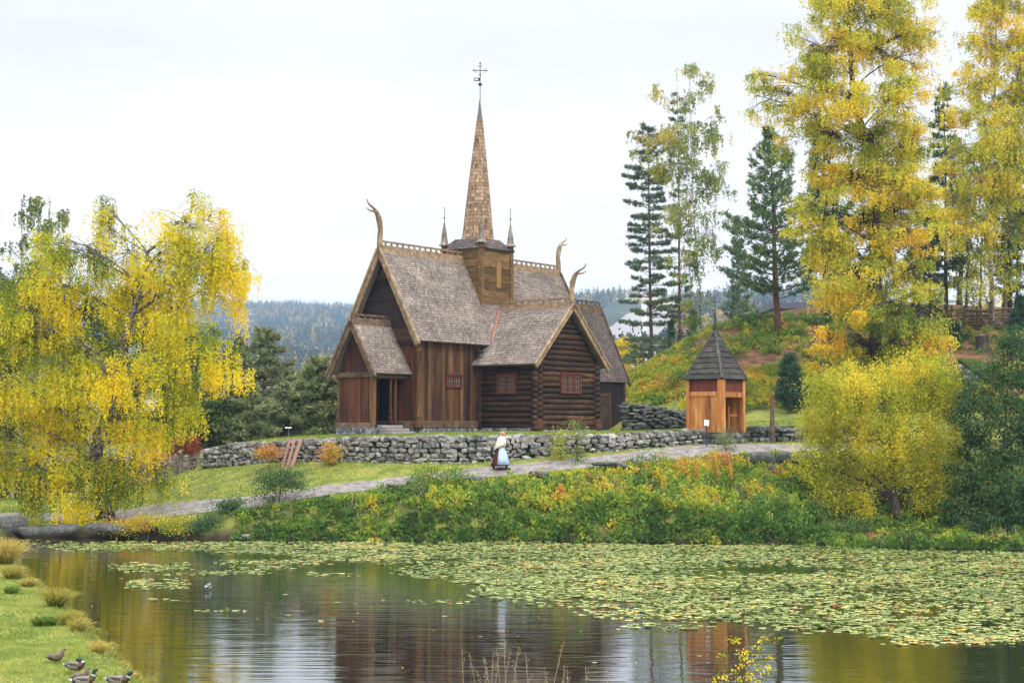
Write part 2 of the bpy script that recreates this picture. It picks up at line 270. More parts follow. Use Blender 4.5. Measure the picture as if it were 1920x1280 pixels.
def far_h(x, y):
    """valley floor and the wooded hills across it"""
    az = x / np.maximum(y, 1)
    yy = np.array([0, 110, 150, 260, 500, 800, 1200, 1700, 2300, 2600, 3400])
    zl = np.array([3, 1, -2, -14, -2, 24, 60, 112, 178, 200, 185.]); zr = np.array([3, 1, -2, -6, 20, 50, 98, 146, 180, 190, 180.])
    w = sm(-.02, .08, az)
    z = np.interp(y, yy, zl) * (1 - w) + np.interp(y, yy, zr) * w
    return z + wob(x, y, 1 / 190.) * 14 * sm(500, 1500, y) + wob(x + 99, y, 1 / 60.) * 4 * sm(400, 900, y)
def H(x, y, noise=True):
    x = np.asarray(x, float); y = np.asarray(y, float)
    xc = np.clip(x, -45, 60); yc = np.clip(y, -10, 140)
    up = (y > wall_d(x) + .38) & (x > WX[0])
    L = tL(xc, yc); z = L.copy(); U = tU(xc, yc)
    back = sm(77, 84, y); U2 = np.where(x > WX[0], U, L * (1 - back) + U * back)
    z = np.where(up | (x <= WX[0]), U2, L)
    if noise: z = z + wob(x, y, .9) * .05 * sm(0, 3, np.abs(y - wall_d(x)))
    d = poly_sd(SHORE, x, y)
    z = np.where((d > 0) & (y < 75), np.minimum(z, 1.25 * d), z)
    z = np.where((d > 0) & (y < 75), np.maximum(z, np.minimum(.3 * d, .1)), z)
    z = np.where(d <= 0, -np.minimum(1.3, .7 * -d), z)
    w = sm(112, 150, y) ; w = np.maximum(w, sm(45, 75, np.abs(x)) * sm(75, 100, y))
    z = z * (1 - w) + far_h(x, y) * w
    return z
def ground_pt(px, py, D0=55., D1=140.):
    """first point of the ground on the ray through a photo pixel"""
    Ds = np.arange(D0, D1, .15); P = np.array([at(px, py, D) for D in Ds]); h = H(P[:, 0], P[:, 1], False)
    i = np.argmax(P[:, 2] <= h)
    if P[i, 2] > h[i]: i = len(Ds) - 1
    return np.array([P[i, 0], P[i, 1], h[i]])
def gz(x, y): return float(H(np.array([x]), np.array([y]))[0])
def gp(px, D):
    """ground point under photo column px at distance D"""
    x = (px - 960) / F * D / (FW[1] ) * 1.0; return np.array([x, D, gz(x, D)])

def grid_mesh(xs, ys, name, mat, zf, attr=None):
    X, Y = np.meshgrid(xs, ys); Z = zf(X, Y); nx, ny = len(xs), len(ys)
    V = np.stack([X.ravel(), Y.ravel(), Z.ravel()], 1); i = np.arange(nx * ny).reshape(ny, nx)
    q = np.stack([i[:-1, :-1], i[:-1, 1:], i[1:, 1:], i[1:, :-1]], -1).reshape(-1, 4)
    return np_mesh(name, V, q.ravel(), np.full(len(q), 4), mat, None, attr(X, Y, Z).ravel() if attr else None, True), X, Y, Z
# path centre line: photo x, y, distance
PATH = np.array([at(*p)[:2] for p in [(-60, 962, 66), (120, 962, 65.5), (250, 957, 65), (350, 950, 64), (440, 943, 63.2), (520, 931, 62.7), (590, 922, 62.7), (660, 912, 62.9), (740, 902, 63.3), (820, 892, 63.6), (890, 883, 63.9), (1000, 873, 64.1), (1100, 865, 64.5), (1200, 855, 65.2),
        (1300, 844, 66.2), (1400, 838, 67), (1500, 836, 67.6), (1650, 834, 68.5)]])
PW = np.array([1.9, 1.9, 1.8, 1.5, 1.0, .8, .7, .65, .6, .6, .62, .68, .75, .9, 1.15, 1.2, 1.2, 1.2])
def path_d(x, y):
    d = np.full(np.shape(x), 1e9)
    for i in range(len(PATH) - 1):
        (ax, ay), (bx, by) = PATH[i], PATH[i + 1]; ex, ey = bx - ax, by - ay
        t_ = np.clip(((x - ax) * ex + (y - ay) * ey) / (ex * ex + ey * ey), 0, 1); w = PW[i] * (1 - t_) + PW[i + 1] * t_
        d = np.minimum(d, np.hypot(x - ax - t_ * ex, y - ay - t_ * ey) - w)
    return d
def clearing(X, Y): return wob(X * 1.0 + 300, Y * .55, 1 / 95.) + .35 * wob(X, Y, 1 / 31.) - .12 - .3 * sm(1700, 2300, Y)
def ground_kind(X, Y, Z):
    """0 wet mud, .25 lawn, .5 rough meadow, .75 pine litter, 1 forest floor"""
    d = poly_sd(SHORE, X, Y); up = (Y > wall_d(X)) & (X > WX[0])
    k = np.full(X.shape, .25)
    k = np.where((Y < 66) & (X > -12.5) & (path_d(X, Y) > -2) & ~up & (Y > 57) & (Y < np.interp(X, PATH[:, 0], PATH[:, 1])), .5, k)
    hillm = sm(78.6, 80.2, Y + wob(X, Y, .8) * .8 - 3.4 * sm(11.8, 12.8, X) * sm(19, 16.5, X)) * sm(10, 12, X) ; k = np.where(up & (hillm > .01), .25 + .5 * hillm, k)
    k = np.where((X > 17.5 ) & ~up & (Y > 55), .5, k)
    k = np.where((Y > 54), .02 + (k - .02) * sm(.0, 1.0, d + .25 * wob(X, Y, 2.2)), .02 + (k - .02) * sm(-.05, .35, d))
    k = np.where((Y > 92) & (X < 12), .75, k); k = np.where(Y > 130, 1 + .45 * sm(-.02, .2, clearing(X, Y)), k)
    return k
def gmat():
    m, N, L, P = new_mat('ground_cover')
    at_ = N.new('ShaderNodeAttribute'); at_.attribute_name = 't'
    g = N.new('ShaderNodeNewGeometry')
    def noise(s, d, r_=.6):
        n = N.new('ShaderNodeTexNoise'); n.inputs['Scale'].default_value = s; n.inputs['Detail'].default_value = d; n.inputs['Roughness'].default_value = r_; L.new(g.outputs['Position'], n.inputs[0]); return n
    n1 = noise(1.3, 8); n2 = noise(9, 5); n3 = noise(.012, 6)
    def rmp(n, st): r_ = ramp(N, st); L.new(n.outputs[0], r_.inputs[0]); return r_.outputs[0]
    lawn = rmp(n1, [(.30, (.075, .105, .022)), (.45, (.14, .175, .035)), (.58, (.215, .235, .05)), (.72, (.26, .225, .08))])
    mead = rmp(n1, [(.3, (.03, .045, .014)), (.5, (.07, .09, .022)), (.7, (.13, .11, .045))])
    lit = rmp(n1, [(.32, (.045, .05, .018)), (.46, (.11, .065, .035)), (.58, (.20, .10, .055)), (.7, (.25, .15, .08))])
    far = rmp(n3, [(.35, (.02, .035, .02)), (.65, (.045, .06, .03))]); pale = rmp(n3, [(.3, (.20, .21, .10)), (.6, (.38, .34, .20))])
    mud = rmp(n1, [(.3, (.012, .012, .008)), (.7, (.05, .042, .025))])
    cur = mud
    for lo, hi, nxt in ((.05, .2, lawn), (.28, .46, mead), (.54, .72, lit), (.8, .95, far), (1.1, 1.3, pale)):
        mr = N.new('ShaderNodeMapRange'); mr.inputs[1].default_value = lo; mr.inputs[2].default_value = hi; L.new(at_.outputs['Fac'], mr.inputs[0])
        mm = N.new('ShaderNodeMix'); mm.data_type = 'RGBA'; L.new(mr.outputs[0], mm.inputs[0]); L.new(cur, mm.inputs[6]); L.new(nxt, mm.inputs[7]); cur = mm.outputs[2]
    r2 = ramp(N, [(.3, (.72, .72, .72)), (.7, (1.25, 1.25, 1.25))]); L.new(n2.outputs[0], r2.inputs[0])
    mm = N.new('ShaderNodeMix'); mm.data_type = 'RGBA'; mm.blend_type = 'MULTIPLY'; mm.inputs[0].default_value = 1; L.new(cur, mm.inputs[6]); L.new(r2.outputs[0], mm.inputs[7])
    L.new(mm.outputs[2], P.inputs['Base Color']); P.inputs['Roughness'].default_value = .95; P.inputs['Specular IOR Level'].default_value = .15
    bn = N.new('ShaderNodeBump'); bn.inputs['Strength'].default_value = .6; bn.inputs['Distance'].default_value = .08; L.new(n2.outputs[0], bn.inputs['Height']); L.new(bn.outputs[0], P.inputs['Normal'])
    return m
ext = lambda a, n, g, s0: a + s0 * (np.power(g, np.arange(1, n)) - 1) / (g - 1)
xs = np.concatenate([(-45 - (ext(0, 40, 1.14, 1.2)))[::-1], np.arange(-45, 60.1, .42), 60 + ext(0, 40, 1.14, 1.2)])
xs = xs[(xs > -3000) & (xs < 3000)]
ys = np.concatenate([[-40, -20, -10, 0, 5, 10, 14], np.arange(16, 58, .5), np.arange(58, 78, .3), np.arange(78, 126, .5), 126 + ext(0, 75, 1.075, 1.0)]); ys = ys[ys < 3300]
g_, _, _, _ = grid_mesh(xs, ys, 'ground', gmat(), H, ground_kind); g_['kind'] = 'structure'

# gravel path as a thin sheet over the ground
def resample(P, W, step):
    s = np.concatenate([[0], np.cumsum(np.hypot(*np.diff(P, axis=0).T))]); q = np.arange(0, s[-1], step)
    return np.stack([np.interp(q, s, P[:, 0]), np.interp(q, s, P[:, 1])], 1), np.interp(q, s, W)
pc, pw = resample(PATH, PW, .3); tg = np.gradient(pc, axis=0); tg /= np.hypot(*tg.T)[:, None]; nn = np.stack([-tg[:, 1], tg[:, 0]], 1)
cols = 11; offs = np.linspace(-1, 1, cols); V = []
edge = pw + (wob(pc[:, 0] * 2, pc[:, 1], 1.7) * .12)
for j, o_ in enumerate(offs):
    q = pc + nn * (edge * o_)[:, None]; V.append(np.stack([q[:, 0], q[:, 1], H(q[:, 0], q[:, 1]) + .045 - .03 * abs(o_) ** 4], 1))
V = np.stack(V, 1); i = np.arange(V.shape[0] * cols).reshape(-1, cols); q = np.stack([i[:-1, :-1], i[1:, :-1], i[1:, 1:], i[:-1, 1:]], -1).reshape(-1, 4)[:, ::-1]
M['gravel'] = mat_surface('grey_gravel', [(.15, (.12, .11, .105)), (.5, (.20, .19, .185)), (.85, (.27, .26, .25))], (1, 1, 1), 2.5, .95, 0, .4, fine=(24, .22))
p_ = np_mesh('path', V.reshape(-1, 3), q.ravel(), np.full(len(q), 4), M['gravel'], None, None, True); p_['kind'] = 'structure'

# water
def water_mat():
    m, N, L, P = new_mat('pond_water'); N.remove(P)
    tcn = N.new('ShaderNodeTexCoord'); hs = None
    for sc, vec, det, amp in ((.55, (.6, 1.7, 1), 2, .40), (1.3, (.22, 2.4, 1), 3, .42)):
        mpn = N.new('ShaderNodeMapping'); mpn.inputs[3].default_value = vec; mpn.inputs[2].default_value = (0, 0, .12); L.new(tcn.outputs['Object'], mpn.inputs[0])
        ns = N.new('ShaderNodeTexNoise'); ns.inputs['Scale'].default_value = sc * 1.6; ns.inputs['Detail'].default_value = det; ns.inputs['Roughness'].default_value = .45; L.new(mpn.outputs[0], ns.inputs[0])
        mu = N.new('ShaderNodeMath'); mu.operation = 'MULTIPLY'; mu.inputs[1].default_value = amp; L.new(ns.outputs[0], mu.inputs[0])
        if hs is None: hs = mu.outputs[0]
        else:
            ad = N.new('ShaderNodeMath'); L.new(hs, ad.inputs[0]); L.new(mu.outputs[0], ad.inputs[1]); hs = ad.outputs[0]
    bn = N.new('ShaderNodeBump'); bn.inputs['Strength'].default_value = .10; bn.inputs['Distance'].default_value = .16; L.new(hs, bn.inputs['Height'])
    df = N.new('ShaderNodeBsdfDiffuse'); df.inputs[0].default_value = (.010, .012, .005, 1)
    gl = N.new('ShaderNodeBsdfGlossy'); gl.inputs[0].default_value = (.95, .96, .98, 1); gl.inputs['Roughness'].default_value = .035; L.new(bn.outputs[0], gl.inputs['Normal'])
    fr = N.new('ShaderNodeFresnel'); fr.inputs[0].default_value = 3.0; L.new(bn.outputs[0], fr.inputs['Normal'])
    fm = N.new('ShaderNodeMapRange'); fm.inputs[3].default_value = .30; fm.inputs[4].default_value = 1.0; L.new(fr.outputs[0], fm.inputs[0]); ms = N.new('ShaderNodeMixShader'); L.new(fm.outputs[0], ms.inputs[0]); L.new(df.outputs[0], ms.inputs[1]); L.new(gl.outputs[0], ms.inputs[2]); L.new(ms.outputs[0], N['Material Output'].inputs[0]); return m
w_, _, _, _ = grid_mesh(np.linspace(-30, 44, 12), np.linspace(17, 63.5, 12), 'water', water_mat(), lambda X, Y: X * 0); w_['kind'] = 'structure'

# ------------------------------------------------------------------ stones
_cu = []
for ax in range(3):
    for sgn in (-1, 1):
        for a in (-1, 0, 1):
            for b in (-1, 0, 1):
                p = [0, 0, 0]; p[ax] = sgn; p[(ax + 1) % 3] = a; p[(ax + 2) % 3] = b; _cu.append(tuple(p))
_cu = sorted(set(_cu)); _ci = {p: i for i, p in enumerate(_cu)}; _cf = []
for ax in range(3):
    for sgn in (-1, 1):
        for a in (-1, 0):
            for b in (-1, 0):
                q4 = []
                for da, db in ((0, 0), (1, 0), (1, 1), (0, 1)):
                    p = [0, 0, 0]; p[ax] = sgn; p[(ax + 1) % 3] = a + da; p[(ax + 2) % 3] = b + db; q4.append(_ci[tuple(p)])
                _cf.append(q4 if sgn > 0 else q4[::-1])
_cu = np.array(_cu, float); _nrm = np.linalg.norm(_cu, axis=1, keepdims=True); _cf = np.array(_cf)
def stones(name, C, S, ang, mat, parent=None, rough=.12, t=None, rounding=.5):
    """C centres, S half sizes, ang yaw per stone"""
    C = np.asarray(C, float); S = np.asarray(S, float); n = len(C)
    base = _cu * (1 - rounding) + _cu / _nrm * 1.18 * rounding
    V = np.repeat(base[None], n, 0) + R.normal(0, rough, (n, 26, 3))
    # random flattening tilt so that faces differ
    V[:, :, 2] *= 1 + .18 * V[:, :, 0] * R.uniform(-1, 1, (n, 1)); V[:, :, 0] *= 1 + .18 * V[:, :, 2] * R.uniform(-1, 1, (n, 1))
    roll = R.normal(0, .12, n); c, s = np.cos(roll)[:, None], np.sin(roll)[:, None]
    V = V * S[:, None, :]; x, z = V[:, :, 0] * c - V[:, :, 2] * s, V[:, :, 0] * s + V[:, :, 2] * c; V[:, :, 0] = x; V[:, :, 2] = z
    a = np.broadcast_to(np.asarray(ang, float), (n,)); c, s = np.cos(a)[:, None], np.sin(a)[:, None]
    x, y = V[:, :, 0] * c - V[:, :, 1] * s, V[:, :, 0] * s + V[:, :, 1] * c; V[:, :, 0] = x; V[:, :, 1] = y
    V += C[:, None, :]; ff = (_cf[None] + (np.arange(n) * 26)[:, None, None]).reshape(-1)
    tt = np.repeat(R.uniform(.1, 1, n) if t is None else t, 26)
    return np_mesh(name, V.reshape(-1, 3), ff, np.full(n * 24, 4), mat, parent, tt, False)
def dry_wall(name, label, pts, mat, thick=.7, sz=(.2, .13), cat='stone wall', face=1, slack=.0):
    """pts: (x, y, zfoot, ztop) along the wall; stones on the face towards the camera, on the top, and an earth core"""
    pts = np.array(pts, float); s = np.concatenate([[0], np.cumsum(np.hypot(*np.diff(pts[:, :2], axis=0).T))]); Ltot = s[-1]
    f = lambda q, k: np.interp(q, s, pts[:, k])
    root = empty(name, (pts[0, 0], pts[0, 1], pts[0, 2]), 0, label, cat); o0 = pts[0, :3]
    C, S, A, T = [], [], [], []
    hmax = (pts[:, 3] - pts[:, 2]).max() + .12; z = -.12
    while z < hmax:
        hh = R.uniform(.7, 1.35) * sz[1]; q = R.uniform(0, .2)
        while q < Ltot:
            big = R.random() < .10
            w = R.uniform(.45, 1.5) * sz[0] * (1.5 if big else 1); h2 = hh * R.uniform(.75, 1.15) * (1.35 if big else 1); zz = f(q, 2) + z + hh
            if zz + h2 * .3 < f(q, 3) + R.uniform(-.03, .03):
                tx, ty = f(q + .1, 0) - f(q - .1, 0), f(q + .1, 1) - f(q - .1, 1); ang = math.atan2(ty, tx)
                # slope of the foot line followed by the courses
                C.append((f(q, 0), f(q, 1) + R.uniform(-.05, .05) + .12 * (zz - f(q, 2)), zz + R.uniform(-.02, .02))); S.append((w * .83, R.uniform(.13, .24), h2 * .86)); A.append(ang + R.normal(0, .08)); T.append(np.clip(R.normal(.52, .22), .02, 1))
            q += w * 2 * R.uniform(.86, 1.0)
        z += hh * 1.86
    # capping stones
    q = .1
    while q < Ltot:
        for dy in np.arange(.1, thick, .3):
            w = R.uniform(.14, .3); C.append((f(q, 0), f(q, 1) + dy + .1, f(q, 3) - .05 + R.uniform(-.03, .04))); S.append((w, .18, .09)); A.append(R.uniform(-.4, .4)); T.append(np.clip(R.normal(.5, .2), 0, 1))
        q += .36
    C = np.array(C) - o0
    stones('stones', C, S, A, mat, root, t=np.array(T), rough=.12, rounding=.42)
    b = MB(); rings = []
    for q in np.linspace(0, Ltot, int(Ltot / 1.0) + 2):
        x, y, z0, z1 = (f(q, k) for k in range(4)); rings.append([(x - o0[0], y + .08 - o0[1], z0 - .4 - o0[2]), (x - o0[0], y + .2 - o0[1], z1 - .1 - o0[2]), (x - o0[0], y + thick - o0[1], z1 - .1 - o0[2]), (x - o0[0], y + thick - o0[1], z0 - .4 - o0[2])])
    b.loft(rings, .5); b.build('core', M['core'], root)
    return root
wp = [(WX[i], WD[i] + .0, WB[i], WT[i]) for i in range(1, len(WALL) - 4)]
dry_wall('stone_wall', 'long grey dry stone retaining wall below the wooden church terrace', wp, M['stone'], sz=(.165, .105))
wp = [(at(1412, 806, 69.6)[0], 69.6, gz(at(1412, 806, 69.6)[0], 69.2) - .05, at(1412, 800, 69.6)[2]), (at(1465, 806, 70.3)[0], 70.3, gz(at(1465, 806, 70)[0], 69.9) - .05, at(1465, 801, 70.3)[2]), (at(1540, 806, 71)[0], 71, gz(at(1540, 806, 71)[0], 70.5) - .05, at(1540, 802, 71)[2]),
      (at(1650, 806, 72.5)[0], 72.5, gz(at(1650, 806, 72)[0], 72) - .05, at(1650, 802, 72.5)[2])]
dry_wall('stone_wall', 'low mossy stone wall right of the orange kiosk, behind the dark post', wp, M['stone_dk'], sz=(.22, .11))
wp = [(at(1168, 760, 80)[0], 80, 4.2, at(1168, 756, 80)[2]), (at(1230, 765, 79.5)[0], 79.5, 4.3, at(1230, 764, 79.5)[2]), (at(1300, 770, 78.5)[0], 78.5, 4.4, at(1300, 774, 78.5)[2]), (at(1345, 770, 78)[0], 78, 4.4, at(1345, 785, 78)[2])]
dry_wall('stone_wall', 'dark dry stone wall between the church and the kiosk, at the foot of the hill', wp, M['stone_dk'], sz=(.26, .1))

# ------------------------------------------------------------------ church (local frame: x = u along the nave, y = v across, z from the terrace)
AZ = math.atan(2140 / F); CO = at(784, 800, 72.0); ZB = 4.2
church = empty('wooden_church', (CO[0], CO[1], ZB), math.pi / 2 - AZ, 'dark wooden stave church with shingled roofs, tall spire and dragon heads', 'church')
def pin(poly, x, y):
    c = False; n = len(poly)
    for i in range(n):
        ax, ay = poly[i]; bx, by = poly[(i + 1) % n]
        if (ay > y) != (by > y) and x < (bx - ax) * (y - ay) / (by - ay) + ax: c = not c
    return c
def shingle_slope(mb, O_, e, s, length, height, poly=None, w=.115, h=.135, tip=.045, drop=None, lift=.035):
    """overlapping pointed shingles; O_ origin at the eave, e along the eave, s up the slope (unit vectors); poly in (e, s) metres"""
    O_ = Vector(O_); e = Vector(e).normalized(); s = Vector(s).normalized(); n = e.cross(s)
    if n.z < 0 and abs(n.z) > .05: n = -n
    for r_ in range(int(height / h) + 1):
        sb = r_ * h + rnd.uniform(-.006, .006); off = (r_ % 2) * w / 2; rt = rnd.uniform(-.05, .05)
        for c in range(int(length / w) + 1):
            x = c * w + off + w / 2; sy = sb + rnd.uniform(-.010, .010)
            if x > length + .01: continue
            if poly and not pin(poly, x, sb + h * .5): continue
            ww = w * rnd.uniform(.44, .49); top = sb + h * 1.25; lf = lift * rnd.uniform(.8, 1.25)
            if not poly: top = min(top, height)
            b0 = O_ + e * (x - ww) + s * (sy + tip) + n * lf; b1 = O_ + e * x + s * sy + n * lf; b2 = O_ + e * (x + ww) + s * (sy + tip) + n * lf
            t0 = O_ + e * (x - ww) + s * top + n * .008; t1 = O_ + e * (x + ww) + s * top + n * .008; d = n * (lf * .7)
            tt = min(1, max(0, rnd.gauss(.48, .15) + rt)); k = len(mb.v)
            mb.add([b0, b1, b2, t1, t0, b0 - d, b1 - d, b2 - d], [(0, 1, 2, 3, 4), (5, 6, 1, 0), (6, 7, 2, 1)] if e.cross(s).dot(n) > 0 else [(4, 3, 2, 1, 0), (0, 1, 6, 5), (1, 2, 7, 6)], tt)
def slab(mb, pts, n, th=.07, t=.3):
    """solid sheet under the shingles: polygon pts, thickness down along n"""
    pts = [Vector(p) for p in pts]; n = Vector(n).normalized(); k = len(pts); lo = [p - n * th for p in pts]
    mb.add(pts + lo, [tuple(range(k)), tuple(range(2 * k - 1, k - 1, -1))] + [(i, k + i, k + (i + 1) % k, (i + 1) % k) for i in range(k)], t)
def crest(name, p, q, parent, h=.34, step=.42, mat='trim'):
    mb = MB(); p = Vector(p); q = Vector(q); L_ = (q - p).length; d = (q - p).normalized(); z = Vector((0, 0, 1))
    mb.beam(p + z * .02, q + z * .02, .16, .20, t=.6); side = d.cross(z)
    for sg in (-1, 1): mb.beam(p - z * .16 + side * sg * .1, q - z * .16 + side * sg * .1, .04, .2, t=.7)
    mb.beam(p + z * (h - .03), q + z * (h - .03), .085, .09, t=.4)
    n = max(2, int(L_ / step))
    for i in range(n + 1):
        c = p + d * (L_ * i / n); 
        prof = [(.5, .12), (.32, .16), (.22, .22), (.34, h - .06), (.5, h)]
        for a, b in zip(prof[:-1], prof[1:]):
            w_ = step * (a[0] + b[0]) / 2 * .72; u0 = max(-w_ / 2, -(L_ * i / n)); u1 = min(w_ / 2, L_ - L_ * i / n)
            if u1 - u0 > .02: mb.beam(c + d * u0 + z * (a[1] + b[1]) / 2, c + d * u1 + z * (a[1] + b[1]) / 2, .07, (b[1] - a[1]) * .98, t=.4 + .1 * (i % 2))
    return mb.build(name, M[mat], parent)
def dragon(name, base, out, parent, s=1.0, mat='trim'):
    """carved head: a rising neck that curves outward and ends in two open jaws and a crest lock"""
    b = Vector(base); o_ = Vector(out).normalized(); z = Vector((0, 0, 1)); P_ = lambda a, c: b + o_ * a * s + z * c * s
    mb = MB(); mb.tube([P_(-.02, -.25), P_(0, .3), P_(-.05, .75), P_(.02, 1.1), P_(.10, 1.35), P_(.20, 1.52), P_(.33, 1.62)], [.17*s, .155*s, .135*s, .15*s, .145*s, .12*s, .10*s], 8, .6, flat=.6)
    mb.tube([P_(.28, 1.60), P_(.48, 1.74), P_(.66, 1.80), P_(.80, 1.92), P_(.86, 2.05)], [.09*s, .07*s, .055*s, .045*s, .03*s], 6, .7, flat=.7)
    mb.tube([P_(.26, 1.54), P_(.50, 1.56), P_(.68, 1.56), P_(.88, 1.66)], [.075*s, .055*s, .045*s, .025*s], 6, .6, flat=.7)
    for k in range(4): mb.tube([P_(-.13, .3 + k*.25), P_(-.165, .38 + k*.25), P_(-.12, .46 + k*.25)], [.02*s, .035*s, .02*s], 5, .5)
    return mb.build(name, M[mat], parent, smooth=True)
def gable_poly(lo, hi, zc): return None
def boards(mb, a, b, z0, z1f, out, w=.24, th=.035, gap=.008, tb=None):
    """vertical boards from a to b (xy), z1f gives the top height at fraction; out = outward normal (xy)"""
    a = Vector((*a, 0)); b = Vector((*b, 0)); L_ = (b - a).length; d = (b - a) / L_; o_ = Vector((*out, 0)); x = 0
    while x < L_ - .02:
        ww = min(w * rnd.uniform(.75, 1.25), L_ - x); p = a + d * x; q = a + d * (x + ww - gap); dp = rnd.uniform(.0, .012); zt0, zt1 = z1f(x / L_), z1f((x + ww - gap) / L_)
        fr = th + dp; t_ = min(1, max(0, rnd.gauss(.5, .2))) if tb is None else tb()
        vs = [(p.x, p.y, z0), (q.x, q.y, z0), (q.x + o_.x*fr, q.y + o_.y*fr, z0), (p.x + o_.x*fr, p.y + o_.y*fr, z0), (p.x, p.y, zt0), (q.x, q.y, zt1), (q.x + o_.x*fr, q.y + o_.y*fr, zt1), (p.x + o_.x*fr, p.y + o_.y*fr, zt0)]
        mb.add(vs, [(3,2,1,0),(4,5,6,7),(0,1,5,4),(1,2,6,5),(2,3,7,6),(3,0,4,7)], t_); x += ww
def hboards(mb, cx, half_at, z0, z1, fixed, out, h=.27, th=.035, axis='v', skip=None):
    """horizontal boards of a gable; half_at(z) = half width; centred on cx; fixed = coordinate of the wall plane"""
    z = z0
    while z < z1:
        hh = min(h * rnd.uniform(.85, 1.15), z1 - z); w0, w1 = half_at(z), half_at(min(z + hh, z1) - .002)
        if w0 <= .02: break
        w1 = max(w1, .01); t_ = min(1, max(0, rnd.gauss(.45, .2))); fr = fixed + out * (th + rnd.uniform(0, .012)); zt = z + hh - .006
        lean = out * .012
        if axis == 'v': vs = [(fr + lean, cx - w0, z), (fr + lean, cx + w0, z), (fr, cx + w1, zt), (fr, cx - w1, zt), (fixed, cx - w0, z), (fixed, cx + w0, z), (fixed, cx + w1, zt), (fixed, cx - w1, zt)]
        else: vs = [(cx - w0, fr + lean, z), (cx + w0, fr + lean, z), (cx + w1, fr, zt), (cx - w1, fr, zt), (cx - w0, fixed, z), (cx + w0, fixed, z), (cx + w1, fixed, zt), (cx - w1, fixed, zt)]
        mb.add(vs, [(0,1,2,3),(7,6,5,4),(0,4,5,1),(1,5,6,2),(2,6,7,3),(3,7,4,0)], t_); z += hh
def log(mb, p, q, r_, t_):
    p = Vector(p); q = Vector(q); n = 6; d = q - p; L_ = d.length; d.normalize(); k = max(2, int(L_ / .8)); sdv = d.cross(Vector((0, 0, 1)))
    ph = rnd.uniform(0, 6); pts = [p + d * L_ * i / k + Vector((0, 0, .012 * math.sin(ph + i * 1.1))) for i in range(k + 1)]; rr = r_ * rnd.uniform(.92, 1.03)
    mb.tube(pts, [rr * rnd.uniform(.97, 1.03) for _ in pts], 10, t_)
def window(name, parent, c, axis, w, h, nx, sashes, label=None):
    """c = centre on the wall face; axis 'u' (wall faces -v) or 'v' (wall faces -u); frame > sash bars, glass"""
    r_ = empty(name, (0, 0, 0)); r_.parent = parent
    if label: r_['label'] = label
    def P_(a, d, z): return (c[0] + a, c[1] - d, c[2] + z) if axis == 'u' else (c[0] - d, c[1] - a, c[2] + z)
    def bx(mb, a0, a1, d0, d1, z0, z1, t=.5):
        p, q = P_(a0, d0, z0), P_(a1, d1, z1); mb.box([min(p[i], q[i]) for i in range(3)], [max(p[i], q[i]) for i in range(3)], t)
    f = MB(); fw = .085
    bx(f, -w/2, w/2, -.05, .07, h/2 - fw, h/2); bx(f, -w/2, w/2, -.05, .075, -h/2, -h/2 + fw); bx(f, -w/2, -w/2 + fw, -.05, .068, -h/2 + fw, h/2 - fw); bx(f, w/2 - fw, w/2, -.05, .068, -h/2 + fw, h/2 - fw)
    for k in range(1, sashes): x = -w/2 + w * k / sashes; bx(f, x - .045, x + .045, -.05, .064, -h/2 + fw, h/2 - fw)
    bx(f, -w/2 - .08, w/2 + .08, .0, .12, h/2 + .003, h/2 + .055, .2)
    f.build('frame', M['red'], r_)
    g = MB(); bx(g, -w/2 + fw*.6, w/2 - fw*.6, .01, .025, -h/2 + fw*.6, h/2 - fw*.6); g.build('glass', M['glass'], r_)
    b = MB(); sw = (w - fw * 2 - .09 * (sashes - 1)) / sashes
    for k in range(sashes):
        x0 = -w/2 + fw + k * (sw + .09)
        for i in range(1, nx): bx(b, x0 + sw * i / nx - .008, x0 + sw * i / nx + .008, .026, .042, -h/2 + fw, h/2 - fw)
        nz = max(2, round((h - 2 * fw) / (sw / nx) * .62))
        for i in range(1, nz): z = -h/2 + fw + (h - 2 * fw) * i / nz; bx(b, x0, x0 + sw, .026, .040, z - .008, z + .008)
    b.build('glazing_bar', M['lattice'], r_)
    return r_

NV = 2.1                                            # nave axis
nave_z = lambda v: 9.0 - 1.855 * abs(v - NV)
# --- foundations
C, S, T, A_ = [], [], [], []
def found(a, b, zt, zb=-.25, dep=.16):
    a = np.array(a); b = np.array(b); L_ = np.hypot(*(b - a)); d = (b - a) / L_; ang = math.atan2(d[1], d[0]); z = zb
    while z < zt - .04:
        hh = min(R.uniform(.11, .17), zt - z); x = 0
        while x < L_:
            w = R.uniform(.12, .34); p = a + d * min(x + w / 2, L_); C.append((p[0], p[1], z + hh / 2)); S.append((w * .52, dep, hh * .56)); A_.append(ang); T.append(np.clip(R.normal(.5, .25), 0, 1)); x += w
        z += hh
found((.0, .03), (4.7, .03), .2); found((.02, 4.2), (.02, 0), .2); found((4.66, 0), (4.66, -3.75), .2); found((4.6, -3.72), (9.8, -3.72), .12); found((9.7, -3.75), (9.7, 0), .12); found((9.7, .3), (18.4, .3), .08); found((18.4, .3), (18.4, 4), .08)
found((-2.45, 2.95), (-2.45, .62), .22); found((-2.4, .68), (-1.9, .68), .22); found((-2.4, 2.9), (0, 2.9), .22); found((0, 4.2), (14, 4.2), .2)
stones('foundation', C, S, np.array(A_), M['slate'], church, rough=.06, t=np.array(T), rounding=.25)
